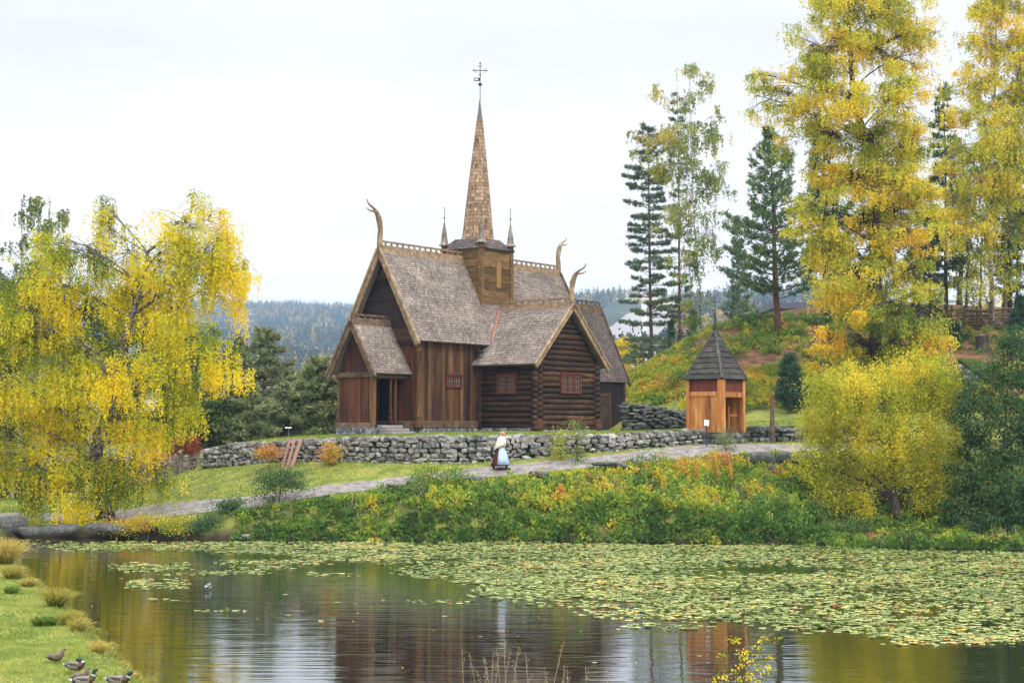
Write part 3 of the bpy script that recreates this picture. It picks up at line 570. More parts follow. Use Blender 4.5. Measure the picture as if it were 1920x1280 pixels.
# --- nave walls
mb = MB(); boards(mb, (0.12, 0), (4.66, 0), .55, lambda f: 4.55, (0, -1), w=.27); mb.box((.1, .02, .2), (4.7, .1, 4.6), .3); mb.build('nave_wall', M['board'], church); mb = MB(); mb.box((9.8, .02, .2), (14.2, .1, 4.6), .3); mb.build('nave_wall', M['board'], church)
mb = MB(); mb.box((.1, 4.1, .2), (14.2, 4.18, 4.6), .3); mb.box((14.1, .1, .2), (14.18, 4.1, 4.6), .3); hboards(mb, NV, lambda z: (9.0 - .15 - z) / 1.855, 4.5, 8.85, 14.18, 1, axis='v'); mb.build('rear_wall', M['board_dark'], church)
mb = MB(); boards(mb, (0, 4.15), (0, .12), .55, lambda f: 4.35, (-1, 0), w=.25); mb.box((.02, .1, .2), (.1, 4.15, 4.6), .3); mb.build('west_wall', M['board_red'], church)
mb = MB(); hboards(mb, NV, lambda z: min(2.18, (9.0 - .12 - z) / 1.855), 4.35, 8.86, 0.0, -1, h=.36); mb.beam((-.09, -.05, 4.38), (-.09, 4.25, 4.38), .14, .22, t=.4)
mb.build('gable', M['board_dark'], church)
mb = MB(); mb.box((-.05, 1.98, 7.72), (-.28, 2.2, 8.0), .3); mb.build('floodlight', M['iron'], church)
mb = MB(); mb.beam((-.02, -.05, .39), (4.72, -.05, .39), .2, .34, t=.35); mb.beam((-.04, -.1, .38), (-.04, 4.3, .38), .2, .36, t=.65); mb.box((4.5, -.2, .18), (4.7, -.02, .62), .8)
mb.build('sill_beam', M['trim_dark'], church, bevel=.02)
mb = MB()
for x in (0, ): mb.lathe([(.24, .18), (.26, .3), (.25, .55), (.20, .68), (.23, .74), (.20, .8), (.155, .88), (.15, 3.85), (.19, 3.9), (.19, 3.98), (.15, 4.05), (.17, 4.5)], (.02, -.02, 0), 14, .72)
mb.build('corner_post', M['board'], church, smooth=True)
mb = MB(); mb.lathe([(.15, .2), (.15, 4.4)], (.02, 4.18, 0), 10, .4); mb.build('corner_post', M['board_dark'], church, smooth=True); mb = MB(); mb.lathe([(.15, .2), (.15, 4.4)], (4.5, -.03, 0), 10, .6); mb.build('corner_post', M['board_dark'], church, smooth=True)
mb = MB(); mb.box((4.05, -.5, 3.95), (4.4, -.25, 4.15), .4, .01); mb.tube([(4.2, -.1, 4.3), (4.22, -.38, 4.1)], .03, 6); mb.build('lamp', M['iron'], church)
# --- nave roof
S1 = (0, 2.48, 4.6); sl = math.hypot(2.48, 4.6)
mb = MB(); slab(mb, [(-.5, -.38, 4.4), (14.6, -.38, 4.4), (14.6, 2.1, 9.0), (-.5, 2.1, 9.0)], (0, -4.6, 2.48))
# shingle polygon on the south slope minus transept and tower: in (e = u + .5, s)
def s_of_v(v): return (v + .38) / 2.48 * sl
polyS = [(0, 0), (5.15 + .5, 0), (7.17 + .5, s_of_v(.70)), (9.19 + .5, 0), (15.1, 0), (15.1, sl), (8.45 + .5, sl), (8.45 + .5, s_of_v(.85)), (5.9 + .5, s_of_v(.85)), (5.9 + .5, sl), (0, sl)]
shingle_slope(mb, (-.5, -.38, 4.4), (1, 0, 0), S1, 15.1, sl, polyS)
slab(mb, [(-.5, 2.1, 9.0), (14.6, 2.1, 9.0), (14.6, 4.58, 4.4), (-.5, 4.58, 4.4)], (0, 4.6, 2.48))
shingle_slope(mb, (14.6, 4.58, 4.4), (-1, 0, 0), (0, -2.48, 4.6), 15.1, sl, w=.23, h=.27)
roof = mb.build('nave_roof', M['shingle'], church)
crest('ridge_crest', (-.5, NV, 9.06), (5.95, NV, 9.06), roof); crest('ridge_crest', (8.4, NV, 9.06), (14.6, NV, 9.06), roof)
mb = MB()
for sg in (-1, 1):
    mb.beam((-.53, NV, 8.97), (-.53, NV + sg * 2.58, 4.18), .09, .30, up=(1, 0, 0.001), t=.45) if False else None
    a = Vector((-.53, NV, 8.95)); b = Vector((-.53, NV + sg * 2.56, 8.95 - 2.56 * 1.855)); n_ = Vector((0, sg * 4.6, 2.48)).normalized()
    for off, wd_, dp, tt in ((.10, .1, .05, .75), (-.06, .24, .0, .35)):
        p, q = a + n_ * off, b + n_ * off; mb.beam(p - Vector((dp, 0, 0)), q - Vector((dp, 0, 0)), wd_, .10, up=(1, 0, 0), t=tt)
mb.build('bargeboard', M['trim'], roof)
mb = MB()
for sg in (-1, 1):
    n_ = Vector((0, sg * 4.6, 2.48)).normalized(); a = Vector((14.62, NV, 8.98)) + n_ * .03; b = Vector((14.62, NV + sg * 2.56, 8.98 - 2.56 * 1.855)) + n_ * .03; mb.beam(a, b, .24, .1, up=(1, 0, 0), t=.5)
mb.build('bargeboard', M['trim_dark'], roof)
dragon('dragon_head', (-.5, NV, 9.1), (-1, 0, 0), roof, 1.08, 'trim'); dragon('dragon_head', (14.55, NV, 9.1), (1, 0, 0), roof, 1.0, 'trim')
# --- transept (log built)
TU = 7.17; mb = MB(); zz = .3; k = 0
while zz < 3.45:
    log(mb, (4.66, -3.95, zz), (4.66, -.02, zz), .152, min(1, max(0, rnd.gauss(.38, .17)))); log(mb, (9.68, -3.95, zz), (9.68, .0, zz), .152, .35); zz += .272
mb.box((4.68, -3.7, .1), (4.78, 0, 3.4), .2); mb.box((9.56, -3.7, .1), (9.66, 0, 3.4), .2); mb.build('side_wall', M['log'], church, smooth=True)
mb = MB(); zz = .17
while zz < 6.1:
    hw = 2.78 if zz < 3.2 else min(2.6, (6.35 - .24 - zz) / .97)
    if hw > .1: log(mb, (TU - hw, -3.68, zz), (TU + hw, -3.68, zz), .152, min(1, max(0, rnd.gauss(.5 if zz < 2.9 else .36, .17))))
    zz += .272
mb.add([(TU - 2.5, -3.6, .1), (TU + 2.5, -3.6, .1), (TU + 2.5, -3.6, 3.4), (TU, -3.6, 6.1), (TU - 2.5, -3.6, 3.4)], [(0, 1, 2, 3, 4)], .2); mb.build('log_gable', M['log'], church, smooth=True)
for x, y in ((4.62, -3.66), (9.72, -3.66), (4.52, -.16)):
    mb = MB(); mb.box((x - .1, y - .16, .15), (x + .1, y + .16, 3.35), .35, .015)
    if y < -1: mb.lathe([(.2, .0), (.24, .2), (.22, .45), (.16, .6)], (x, y - .16, .08), 10, .7)
    mb.build('corner_joint', M['log'], church, bevel=.02)
st = math.hypot(3.15, 3.05); mb = MB()
slab(mb, [(4.02, -4.05, 3.35), (7.17, -4.05, 6.4), (7.17, .70, 6.4), (5.15, -.38, 4.443), (5.15, 0, 4.443), (4.02, 0, 3.35)][::-1], (-3.05, 0, 3.15))
def s_of_u(u): return (u - 4.02) / 3.15 * st
shingle_slope(mb, (4.02, 0, 3.35), (0, -1, 0), (3.15, 0, 3.05), 4.05, st, [(-.01, 0), (4.05, 0), (4.05, st), (-.70, st), (.0, s_of_u(5.9)), (.38, s_of_u(5.15)), (-.01, s_of_u(5.15))])
# the part that climbs the nave slope north of the eave line
shingle_slope(mb, (4.02, 1.0, 3.35), (0, -1, 0), (3.15, 0, 3.05), 1.0, st, [(.30, st), (1.0, st), (1.0, s_of_u(5.9)), ])
slab(mb, [(10.32, -4.05, 3.35), (7.17, -4.05, 6.4), (7.17, .70, 6.4), (9.19, -.38, 4.443), (9.19, 0, 4.443), (10.32, 0, 3.35)], (3.05, 0, 3.15))
shingle_slope(mb, (10.32, -4.05, 3.35), (0, 1, 0), (-3.15, 0, 3.05), 4.05, st, w=.2, h=.2)
tr = mb.build('transept_roof', M['shingle'], church)
crest('ridge_crest', (TU, -4.05, 6.46), (TU, .55, 6.46), tr)
mb = MB()
for sg in (-1, 1):
    n_ = Vector((sg * 3.05, 0, 3.15)).normalized(); a = Vector((TU, -4.1, 6.38)); b = Vector((TU + sg * 3.22, -4.1, 6.38 - 3.22 * .968))
    mb.beam(a - n_ * .04, b - n_ * .04, .26, .09, up=(0, 1, 0), t=.62); mb.beam(a + n_ * .10 + Vector((0, -.05, 0)), b + n_ * .10 + Vector((0, -.05, 0)), .07, .1, up=(0, 1, 0), t=.85)
mb.build('bargeboard', M['trim'], tr)
dragon('dragon_head', (TU, -4.05, 6.45), (0.0, -1, 0), tr, .98, 'trim')
mb = MB(); mb.tube([(5.12, -.46, 4.5), (6.1, .05, 5.48), (7.1, .6, 6.42)], [.05, .06, .05], 5, .5, flat=.5); mb.build('valley_flashing', M['flashing'], tr)
# --- chancel
cz = lambda v: 7.2 - 2.2 * abs(v - NV); scl = math.hypot(2.0, 4.4)
mb = MB(); boards(mb, (9.8, .28), (18.38, .28), .12, lambda f: 2.95, (0, -1), w=.3); mb.box((9.8, .3, .1), (18.36, .36, 3.0), .3)
mb.box((18.3, .3, .1), (18.37, 3.9, 3.0), .3); hboards(mb, NV, lambda z: min(1.85, (7.05 - z) / 2.2), .15, 7.0, 18.38, 1); mb.box((14.2, 3.84, .1), (18.36, 3.9, 3.0), .3); mb.build('chancel_wall', M['black_wood'], church)
mb = MB(); mb.box((15.75, .20, .15), (16.9, .235, 2.05), .6); mb.box((15.65, .18, .15), (15.75, .24, 2.15), .9); mb.box((16.9, .18, .15), (17.0, .24, 2.15), .9); mb.box((15.65, .18, 2.05), (17.0, .245, 2.16), .9); mb.build('chancel_door', M['board_dark'], church)
mb = MB(); mb.box((18.25, .12, .1), (18.45, .32, 2.9), .55); mb.build('corner_post', M['board_dark'], church, bevel=.015)
mb = MB(); slab(mb, [(9.9, .1, 2.8), (18.75, .1, 2.8), (18.75, NV, 7.2), (14.2, NV, 7.2), (14.2, .5, 3.68), (9.9, .5, 3.68)], (0, -4.4, 2.0)); shingle_slope(mb, (10.2, .1, 2.8), (1, 0, 0), (0, 2, 4.4), 8.55, scl, [(0, 0), (8.55, 0), (8.55, scl), (4.1, scl), (4.1, .9), (0, .9)])
slab(mb, [(14.2, NV, 7.2), (18.75, NV, 7.2), (18.75, 4.1, 2.8), (14.2, 4.1, 2.8)], (0, 4.4, 2.0)); chr_ = mb.build('chancel_roof', M['shingle_dk'], church)
crest('ridge_crest', (14.6, NV, 7.26), (18.75, NV, 7.26), chr_, mat='trim_dark')
mb = MB()
for sg in (-1, 1):
    n_ = Vector((0, sg * 4.4, 2.0)).normalized(); a = Vector((18.8, NV, 7.18)) + n_ * .03; mb.beam(a, Vector((18.8, NV + sg * 2.08, 7.18 - 2.08 * 2.2)) + n_ * .03, .2, .09, up=(1, 0, 0), t=.35)
mb.build('bargeboard', M['trim_dark'], chr_)
# --- tower
tw = empty('tower', (0, 0, 0)); tw.parent = church; U0, U1, V0, V1 = 5.92, 8.42, .85, 3.35; zt = 9.55
mb = MB(); hboards(mb, (U0 + U1) / 2, lambda z: 1.22, 6.55, zt, V0, -1, h=.4, axis='u'); hboards(mb, (V0 + V1) / 2, lambda z: 1.22, 6.7, zt, U0, -1, h=.4, axis='v')
hboards(mb, (V0 + V1) / 2, lambda z: 1.22, 6.7, zt, U1, 1, h=.4, axis='v'); hboards(mb, (U0 + U1) / 2, lambda z: 1.22, 6.7, zt, V1, 1, h=.4, axis='u'); mb.build('tower_wall', M['tower'], tw)
mb = MB(); mb.box((7.12, V0 - .085, 7.55), (7.5, V0 - .04, 8.75), .9); mb.lathe([(.19, -.02), (.19, .02)], (0, 0, 0), 12, .9); 
for i in range(len(mb.v) - 24, len(mb.v)):
    x, y, z = mb.v[i]; mb.v[i] = (7.31 + x, V0 - .0625 + z * 1.1, 8.75 + y)
mb.build('louvre_hatch', mat_surface('ochre_hatch', [(.1, (.13, .075, .025)), (.9, (.28, .17, .06))], (3, 3, .5), 2, .7, .5, .2), tw)
for (x, y) in ((U0, V0), (U1, V0), (U0, V1), (U1, V1)):
    mb = MB(); e_ = 1.35 if False else 0; mb.box((x - .12, y - .12, 6.2 if y == V0 else 7.5), (x + .12, y + .12, zt + .27), .55); mb.build('tower_post', M['tower'], tw, bevel=.015)
    r_ = empty('pinnacle', (0, 0, 0)); r_.parent = tw
    mb = MB(); z0 = zt + .27; k_ = 8
    prof = [(.27, z0), (.24, z0 + .06), (.16, z0 + .18), (.125, z0 + .5), (.085, z0 + .82), (.045, z0 + 1.15), (.02, z0 + 1.3)]
    mb.lathe(prof, (x, y, 0), 8, .35)
    for i in range(6):
        za = z0 + .03 + i * .15; ra = float(np.interp(za - z0, [p[1] - z0 for p in prof], [p[0] for p in prof]))
        for j in range(10):
            a = 2 * math.pi * (j + .5 * (i % 2)) / 10; ca, sa = math.cos(a), math.sin(a); w_ = ra * .28; rb = float(np.interp(za + .15 - z0, [p[1] - z0 for p in prof], [p[0] for p in prof]))
            tt = rnd.uniform(.3, 1); b0 = Vector((x + ca * (ra + .03), y + sa * (ra + .03), za)); tn = Vector((-sa, ca, 0)); t0 = Vector((x + ca * (rb + .005), y + sa * (rb + .005), za + .17))
            mb.add([b0 - tn * w_, b0 - Vector((0, 0, .04)), b0 + tn * w_, t0 + tn * w_ * .8, t0 - tn * w_ * .8], [(0, 1, 2, 3, 4)], tt)
    mb.build('pinnacle_cap', M['shingle'], r_)
    mb = MB(); zc = z0 + 1.3; mb.tube([(x, y, zc - .1), (x, y, zc + .72)], .018, 5); mb.lathe([(.01, zc + .12), (.06, zc + .16), (.06, zc + .2), (.01, zc + .24)], (x, y, 0), 8); mb.lathe([(.01, zc + .26), (.045, zc + .29), (.01, zc + .32)], (x, y, 0), 8)
    mb.beam((x - .11, y - .1, zc + .55), (x + .11, y + .1, zc + .55), .03, .035)
    for sg in (-1, 1): mb.lathe([(.005, -.03), (.035, 0), (.005, .03)], (x + sg * .12, y + sg * .11, zc + .55), 6)
    mb.lathe([(.005, -.04), (.04, 0), (.005, .05)], (x, y, zc + .74), 6); mb.build('cross', M['verdigris'], r_)
cxu, cxv = (U0 + U1) / 2, (V0 + V1) / 2
mb = MB()
for i, (d1, d2) in enumerate((((-1, -1), (1, -1)), ((1, -1), (1, 1)), ((1, 1), (-1, 1)), ((-1, 1), (-1, -1)))):
    ha, hb = 1.42, .80; a0 = Vector((cxu + d1[0] * ha, cxv + d1[1] * ha, zt - .0)); b0 = Vector((cxu + d2[0] * ha, cxv + d2[1] * ha, zt)); a1 = Vector((cxu + d1[0] * hb, cxv + d1[1] * hb, zt + .62)); b1 = Vector((cxu + d2[0] * hb, cxv + d2[1] * hb, zt + .62))
    e_ = (b0 - a0).normalized(); mid0, mid1 = (a0 + b0) / 2, (a1 + b1) / 2; s_ = (mid1 - mid0); L0, hs = (b0 - a0).length, s_.length
    slab(mb, [a0, b0, b1, a1], e_.cross(s_)); shingle_slope(mb, a0, e_, s_, L0, hs, [(0, 0), (L0, 0), (L0 / 2 + hb, hs), (L0 / 2 - hb, hs)], w=.16, h=.14)
mb.build('tower_roof', M['shingle_dk'], tw)
lean = lambda z: (.0 + .012 * (z - zt), -.010 * (z - zt))
# octagonal spire with diamond shingles in relief
Z0, Z1, Rb, Rt = zt + .50, 16.75, .86, .135; hs_ = Z1 - Z0
def srad(z): f = (z - Z0) / hs_; return (Rb * (1 - f) + Rt * f) * (1 + .05 * math.sin(math.pi * f)) + .05 * max(0, 1 - f * 12)
mb = MB(); mb.loft([[(cxu + lean(z)[0] + srad(z) * .985 * math.cos(2*math.pi*k/8 + .393), cxv + lean(z)[1] + srad(z) * .985 * math.sin(2*math.pi*k/8 + .393), z) for k in range(8)] for z in np.linspace(Z0, Z1, 16)], .12)
row = 0; z = Z0 - .02
while z < Z1 - .1:
    hrow = .21
    for f_ in range(8):
        a0, a1 = 2*math.pi*f_/8 + .393, 2*math.pi*(f_+1)/8 + .393
        def pt(fr, zz, out): 
            r_ = srad(min(max(zz, Z0), Z1)) + out; lx, ly = lean(zz)
            return Vector((cxu + lx + r_ * (math.cos(a0) * (1 - fr) + math.cos(a1) * fr), cxv + ly + r_ * (math.sin(a0) * (1 - fr) + math.sin(a1) * fr), zz))
        n_ = 4 if srad(z) > .6 else 3 if srad(z) > .36 else 2
        for c in range(n_ + 1):
            x0 = (c - (.5 if row % 2 else 0)) / n_; x1 = x0 + 1 / n_
            if x0 >= .99: continue
            x0c, x1c = max(0, x0), min(1, x1); xm = (x0c + x1c) / 2; g = .07 / n_; tt = rnd.gauss(.6, .22)
            mb.add([pt(x0c + g, z + .07, .03), pt(xm, z, .036), pt(x1c - g, z + .07, .03), pt(x1c - g, z + hrow * 1.12, .006), pt(x0c + g, z + hrow * 1.12, .006), pt(x0c + g, z + .07, .0), pt(xm, z, .0), pt(x1c - g, z + .07, .0)], [(0, 1, 2, 3, 4), (5, 6, 1, 0), (6, 7, 2, 1)], max(.15, min(1, tt)))
    z += hrow * .93; row += 1
mb.build('spire', M['shingle_gold'], tw)
lx, ly = lean(Z1); mb = MB(); mb.lathe([(.155, Z1 - .05), (.12, Z1 + .15), (.02, Z1 + .95)], (cxu + lx, cxv + ly, 0), 8, .5); mb.build('spire_tip', M['lead'], tw)
lx, ly = lean(Z1 + 1.2); X, Y, Zr = cxu + lx, cxv + ly, Z1 + .9
fin = empty('weather_vane', (0, 0, 0)); fin.parent = tw
mb = MB(); mb.tube([(X, Y, Zr - .05), (X, Y, Zr + 2.0)], .022, 6); mb.lathe([(.01, Zr + .78), (.07, Zr + .81), (.115, Zr + .88), (.07, Zr + .95), (.01, Zr + .98)], (X, Y, 0), 10)
mb.lathe([(.01, Zr + 1.3), (.06, Zr + 1.34), (.01, Zr + 1.38)], (X, Y, 0), 8); mb.tube([(X, Y, Zr + 1.34), (X, Y, Zr + 1.46)], .04, 6)
# vane arms lie roughly across the view
for (w_, zz) in ((.36, Zr + 1.63), ): mb.beam((X - w_ * .62, Y + w_ * .78, zz), (X + w_ * .62, Y - w_ * .78, zz), .03, .035)
for sg in (-1, 1): mb.lathe([(.005, -.06), (.04, 0), (.005, .06)], (X + sg * .225, Y - sg * .28, Zr + 1.63), 6); mb.beam((X + sg*.12, Y - sg*.15, Zr + 1.5), (X + sg*.2, Y - sg*.25, Zr + 1.75), .02, .02)
mb.lathe([(.005, 1.95), (.05, 2.02), (.005, 2.1)], (X, Y, Zr), 6); mb.beam((X - .08, Y + .1, Zr + 1.86), (X + .08, Y - .1, Zr + 1.86), .02, .025); mb.build('finial', M['iron'], fin)
mb = MB(); mb.box((0, -.012, 0), (.34, .012, .045), .5); mb.box((0, -.012, .13), (.34, .012, .17), .5); mb.box((0, -.012, .045), (.1, .012, .13), .5); mb.box((.3, -.012, .045), (.33, .012, .13), .5)
v_ = mb.build('banner', M['iron'], fin); v_.location = (X, Y, Zr + 1.06); v_.rotation_euler = (0, 0, math.radians(128))
# --- windows
window('window', church, (2.63, -.055, 2.53), 'u', 1.22, .62, 4, 2)
window('window', church, (7.3, -3.835, 2.44), 'u', 1.75, .98, 3, 3)
window('window', church, (4.51, -1.92, 2.40), 'v', 1.16, .94, 4, 2)
# --- porch
PV = 1.82; ph = 1.08; pz = lambda d: 5.3 - 1.72 * d; pr = empty('porch', (0, 0, 0)); pr.parent = church
mb = MB(); boards(mb, (-2.4, PV + ph), (-2.4, PV - ph + .12), .45, lambda f: 2.62, (-1, 0), w=.28); boards(mb, (-2.4, PV + .82), (-2.4, PV - .82), 2.8, lambda f: 5.1 - 1.72 * .82 * 2 * abs(f - .5), (-1, 0), w=.26, tb=lambda: rnd.uniform(.1, .4))
mb.box((-2.38, PV - ph + .05, .4), (-2.3, PV + ph, 2.9), .3); mb.box((-2.35, PV + ph - .05, .4), (0, PV + ph, 2.9), .3); mb.build('porch_wall', M['board_red'], pr)
mb = MB(); mb.beam((-2.47, PV + 1.2, 2.75), (-2.47, PV - 1.15, 2.75), .1, .26, t=.2); mb.beam((-2.45, PV + 1.25, .34), (-2.45, PV - 1.2, .34), .2, .26, t=.7); mb.beam((-2.6, PV - 1.12, 2.66), (0, PV - 1.12, 2.66), .12, .14, t=.3); mb.box((-2.47, PV + ph - .02, .4), (-2.3, PV + ph + .12, 2.8), .3); mb.build('porch_beam', M['trim_dark'], pr, bevel=.015)
mb = MB(); mb.box((-2.47, PV - ph - .08, .4), (-2.25, PV - ph + .14, 2.62), .95); mb.build('porch_post', M['board'], pr, bevel=.015)
mb = MB(); mb.lathe([(.10, .45), (.12, .7), (.07, .8), (.11, .95), (.08, 1.05), (.06, 1.2), (.065, 2.3), (.09, 2.4), (.06, 2.5), (.06, 2.6)], (-1.15, PV - ph + .02, 0), 10, .3); mb.box((-.85, PV - ph, .42), (-.7, PV - ph + .12, 2.62), .5); mb.build('turned_post', M['board_red'], pr, smooth=False)
mb = MB(); mb.box((-2.3, PV - .9, .3), (-.02, PV + ph - .06, .42), .3); mb.build('porch_floor', M['black_wood'], pr)
mb = MB(); mb.box((-.02, PV - .6, .45), (-.1, PV + .6, 2.5), .4)
for k in range(5): mb.box((-.10, PV - .6 + k * .25, .45), (-.125, PV - .57 + k * .25, 2.5), .9)
for zz in (.9, 2.1): mb.box((-.1, PV - .58, zz), (-.13, PV + .5, zz + .07), .1)
dr = mb.build('door', M['black_wood'], pr); mb = MB(); mb.box((-1.62, PV + .1, 1.72), (-1.60, PV + .34, 2.06), .5)
mb.v = [(-2.25 + (x + 1.6) * 1 + .4, y - .4, z) for x, y, z in mb.v]; mb.build('notice', M['paper'], pr)
mb = MB(); mb.box((-1.95, PV - .72, .42), (-1.89, PV + .2, 2.6), .4)
for k in range(4): mb.box((-1.96, PV - .7 + k * .2, .5), (-1.965, PV - .685 + k * .2, 2.5), .9)
mb.build('door_leaf', M['black_wood'], pr)
sp_ = math.hypot(1.45, 2.5); mb = MB()
for sg in (-1, 1):
    O_ = (-2.75, PV - 1.45, 2.8) if sg < 0 else (0, PV + 1.45, 2.8); e_ = (1, 0, 0) if sg < 0 else (-1, 0, 0); s_ = (0, -sg * 1.45, 2.5)
    slab(mb, [(-2.75, PV + sg * 1.45, 2.8), (0, PV + sg * 1.45, 2.8), (0, PV, 5.3), (-2.75, PV, 5.3)][::(1 if sg < 0 else -1)], (0, sg * 2.5, 1.45)); shingle_slope(mb, O_, e_, s_, 2.75, sp_)
prr = mb.build('porch_roof', M['shingle'], pr); crest('ridge_crest', (-2.75, PV, 5.36), (-.02, PV, 5.36), prr, h=.3, mat='trim_dark')
mb = MB()
for sg in (-1, 1):
    n_ = Vector((0, sg * 2.5, 1.45)).normalized(); a = Vector((-2.79, PV, 5.3)); b = Vector((-2.79, PV + sg * 1.56, 5.3 - 1.56 * 1.72)); mb.beam(a - n_ * .06, b - n_ * .06, .24, .09, up=(1, 0, 0), t=.3); mb.beam(a + n_ * .09 - Vector((.04, 0, 0)), b + n_ * .09 - Vector((.04, 0, 0)), .08, .1, up=(1, 0, 0), t=.8)
mb.build('bargeboard', M['trim_dark'], prr)
mb = MB()
for k in range(3): mb.box((-2.2 + .03 * k, PV - ph - .1 - .32 * (3 - k), -.1 + .16 * k), (-.55 - .1 * k, PV - ph - .02, .05 + .155 * k), .5 + .1 * k, .012)
mb.build('steps', M['step'], pr, bevel=.02)

# ------------------------------------------------------------------ foliage tools
def leaf_mesh(name, C, D, S, T, mat, parent=None, aspect=.55):
    """one small folded leaf (two triangles sharing the midrib) at every centre C; D = direction of the leaf, S = length, T = colour value"""
    n = len(C); D = D / (np.linalg.norm(D, axis=1, keepdims=True) + 1e-9); Q = R.normal(0, 1, (n, 3)); X = np.cross(D, Q); X /= (np.linalg.norm(X, axis=1, keepdims=True) + 1e-9)
    S = S[:, None]; Nn = np.cross(D, X); a = C - D * S * .5; b = C + D * S * .5; m1 = C + X * S * aspect * .5 + Nn * S * .08; m2 = C - X * S * aspect * .5 + Nn * S * .08
    V = np.stack([a, m1, b, m2], 1).reshape(-1, 3); i = np.arange(n)[:, None] * 4; ff = (i + np.array([0, 1, 2, 3])).ravel()
    return np_mesh(name, V, ff, np.full(n, 4), mat, parent, np.repeat(np.clip(T, 0, 1), 4))
def blade_mesh(name, B, Dv, Ln, W, T, mat, parent=None):
    """grass blades and needles: thin triangles from base B along Dv"""
    n = len(B); Dv = Dv / np.linalg.norm(Dv, axis=1, keepdims=True); Q = R.normal(0, 1, (n, 3)); X = np.cross(Dv, Q); X /= (np.linalg.norm(X, axis=1, keepdims=True) + 1e-9)
    V = np.stack([B - X * (W / 2)[:, None], B + X * (W / 2)[:, None], B + Dv * Ln[:, None]], 1).reshape(-1, 3)
    return np_mesh(name, V, np.arange(3 * n), np.full(n, 3), mat, parent, np.repeat(np.clip(T, 0, 1), 3))
def bent_blades(name, B, Dv, Ln, W, T, mat, parent=None, sag=.5):
    n = len(B); Dv = Dv / np.linalg.norm(Dv, axis=1, keepdims=True); X = np.cross(Dv, R.normal(0, 1, (n, 3))); X /= np.linalg.norm(X, axis=1, keepdims=True); L3 = Ln[:, None]; hz = Dv * [1, 1, 0]; dn = np.array([0, 0, -1.])
    m1 = B + Dv * L3 * .5; m2 = m1 + (Dv + hz * .5 + dn * sag * .6) * L3 * .3; tp = m2 + (Dv * .5 + hz * .8 + dn * sag * 1.5) * L3 * .28; w = (W / 2)[:, None]
    V = np.stack([B - X * w, B + X * w, m1 + X * w * .9, m1 - X * w * .9, m2 + X * w * .6, m2 - X * w * .6, tp], 1).reshape(-1, 3); i = np.arange(n)[:, None] * 7
    ff = np.concatenate([i + [0, 1, 2, 3], i + [3, 2, 4, 5], i + [5, 4, 6]], 1).ravel(); return np_mesh(name, V, ff, np.tile([4, 4, 3], n), mat, parent, np.clip(np.repeat(T, 7) + np.tile([-.35, -.35, -.05, -.05, .08, .08, .15], n), 0, 1))
def n3(P, s, seed=0):
    """cheap smooth noise in -1..1"""
    q = P * s + seed * 7.31; return (np.sin(q[:, 0] * 1.7 + np.cos(q[:, 1] * 1.3 + q[:, 2])) + np.sin(q[:, 1] * 1.9 + np.cos(q[:, 2] * 1.6 + q[:, 0] * .7)) + np.sin(q[:, 2] * 2.1 + np.cos(q[:, 0] * 1.1 - q[:, 1]))) / 3
def bez(a, b, c, n):
    t_ = np.linspace(0, 1, n)[:, None]; return (1 - t_) ** 2 * a + 2 * t_ * (1 - t_) * b + t_ ** 2 * c
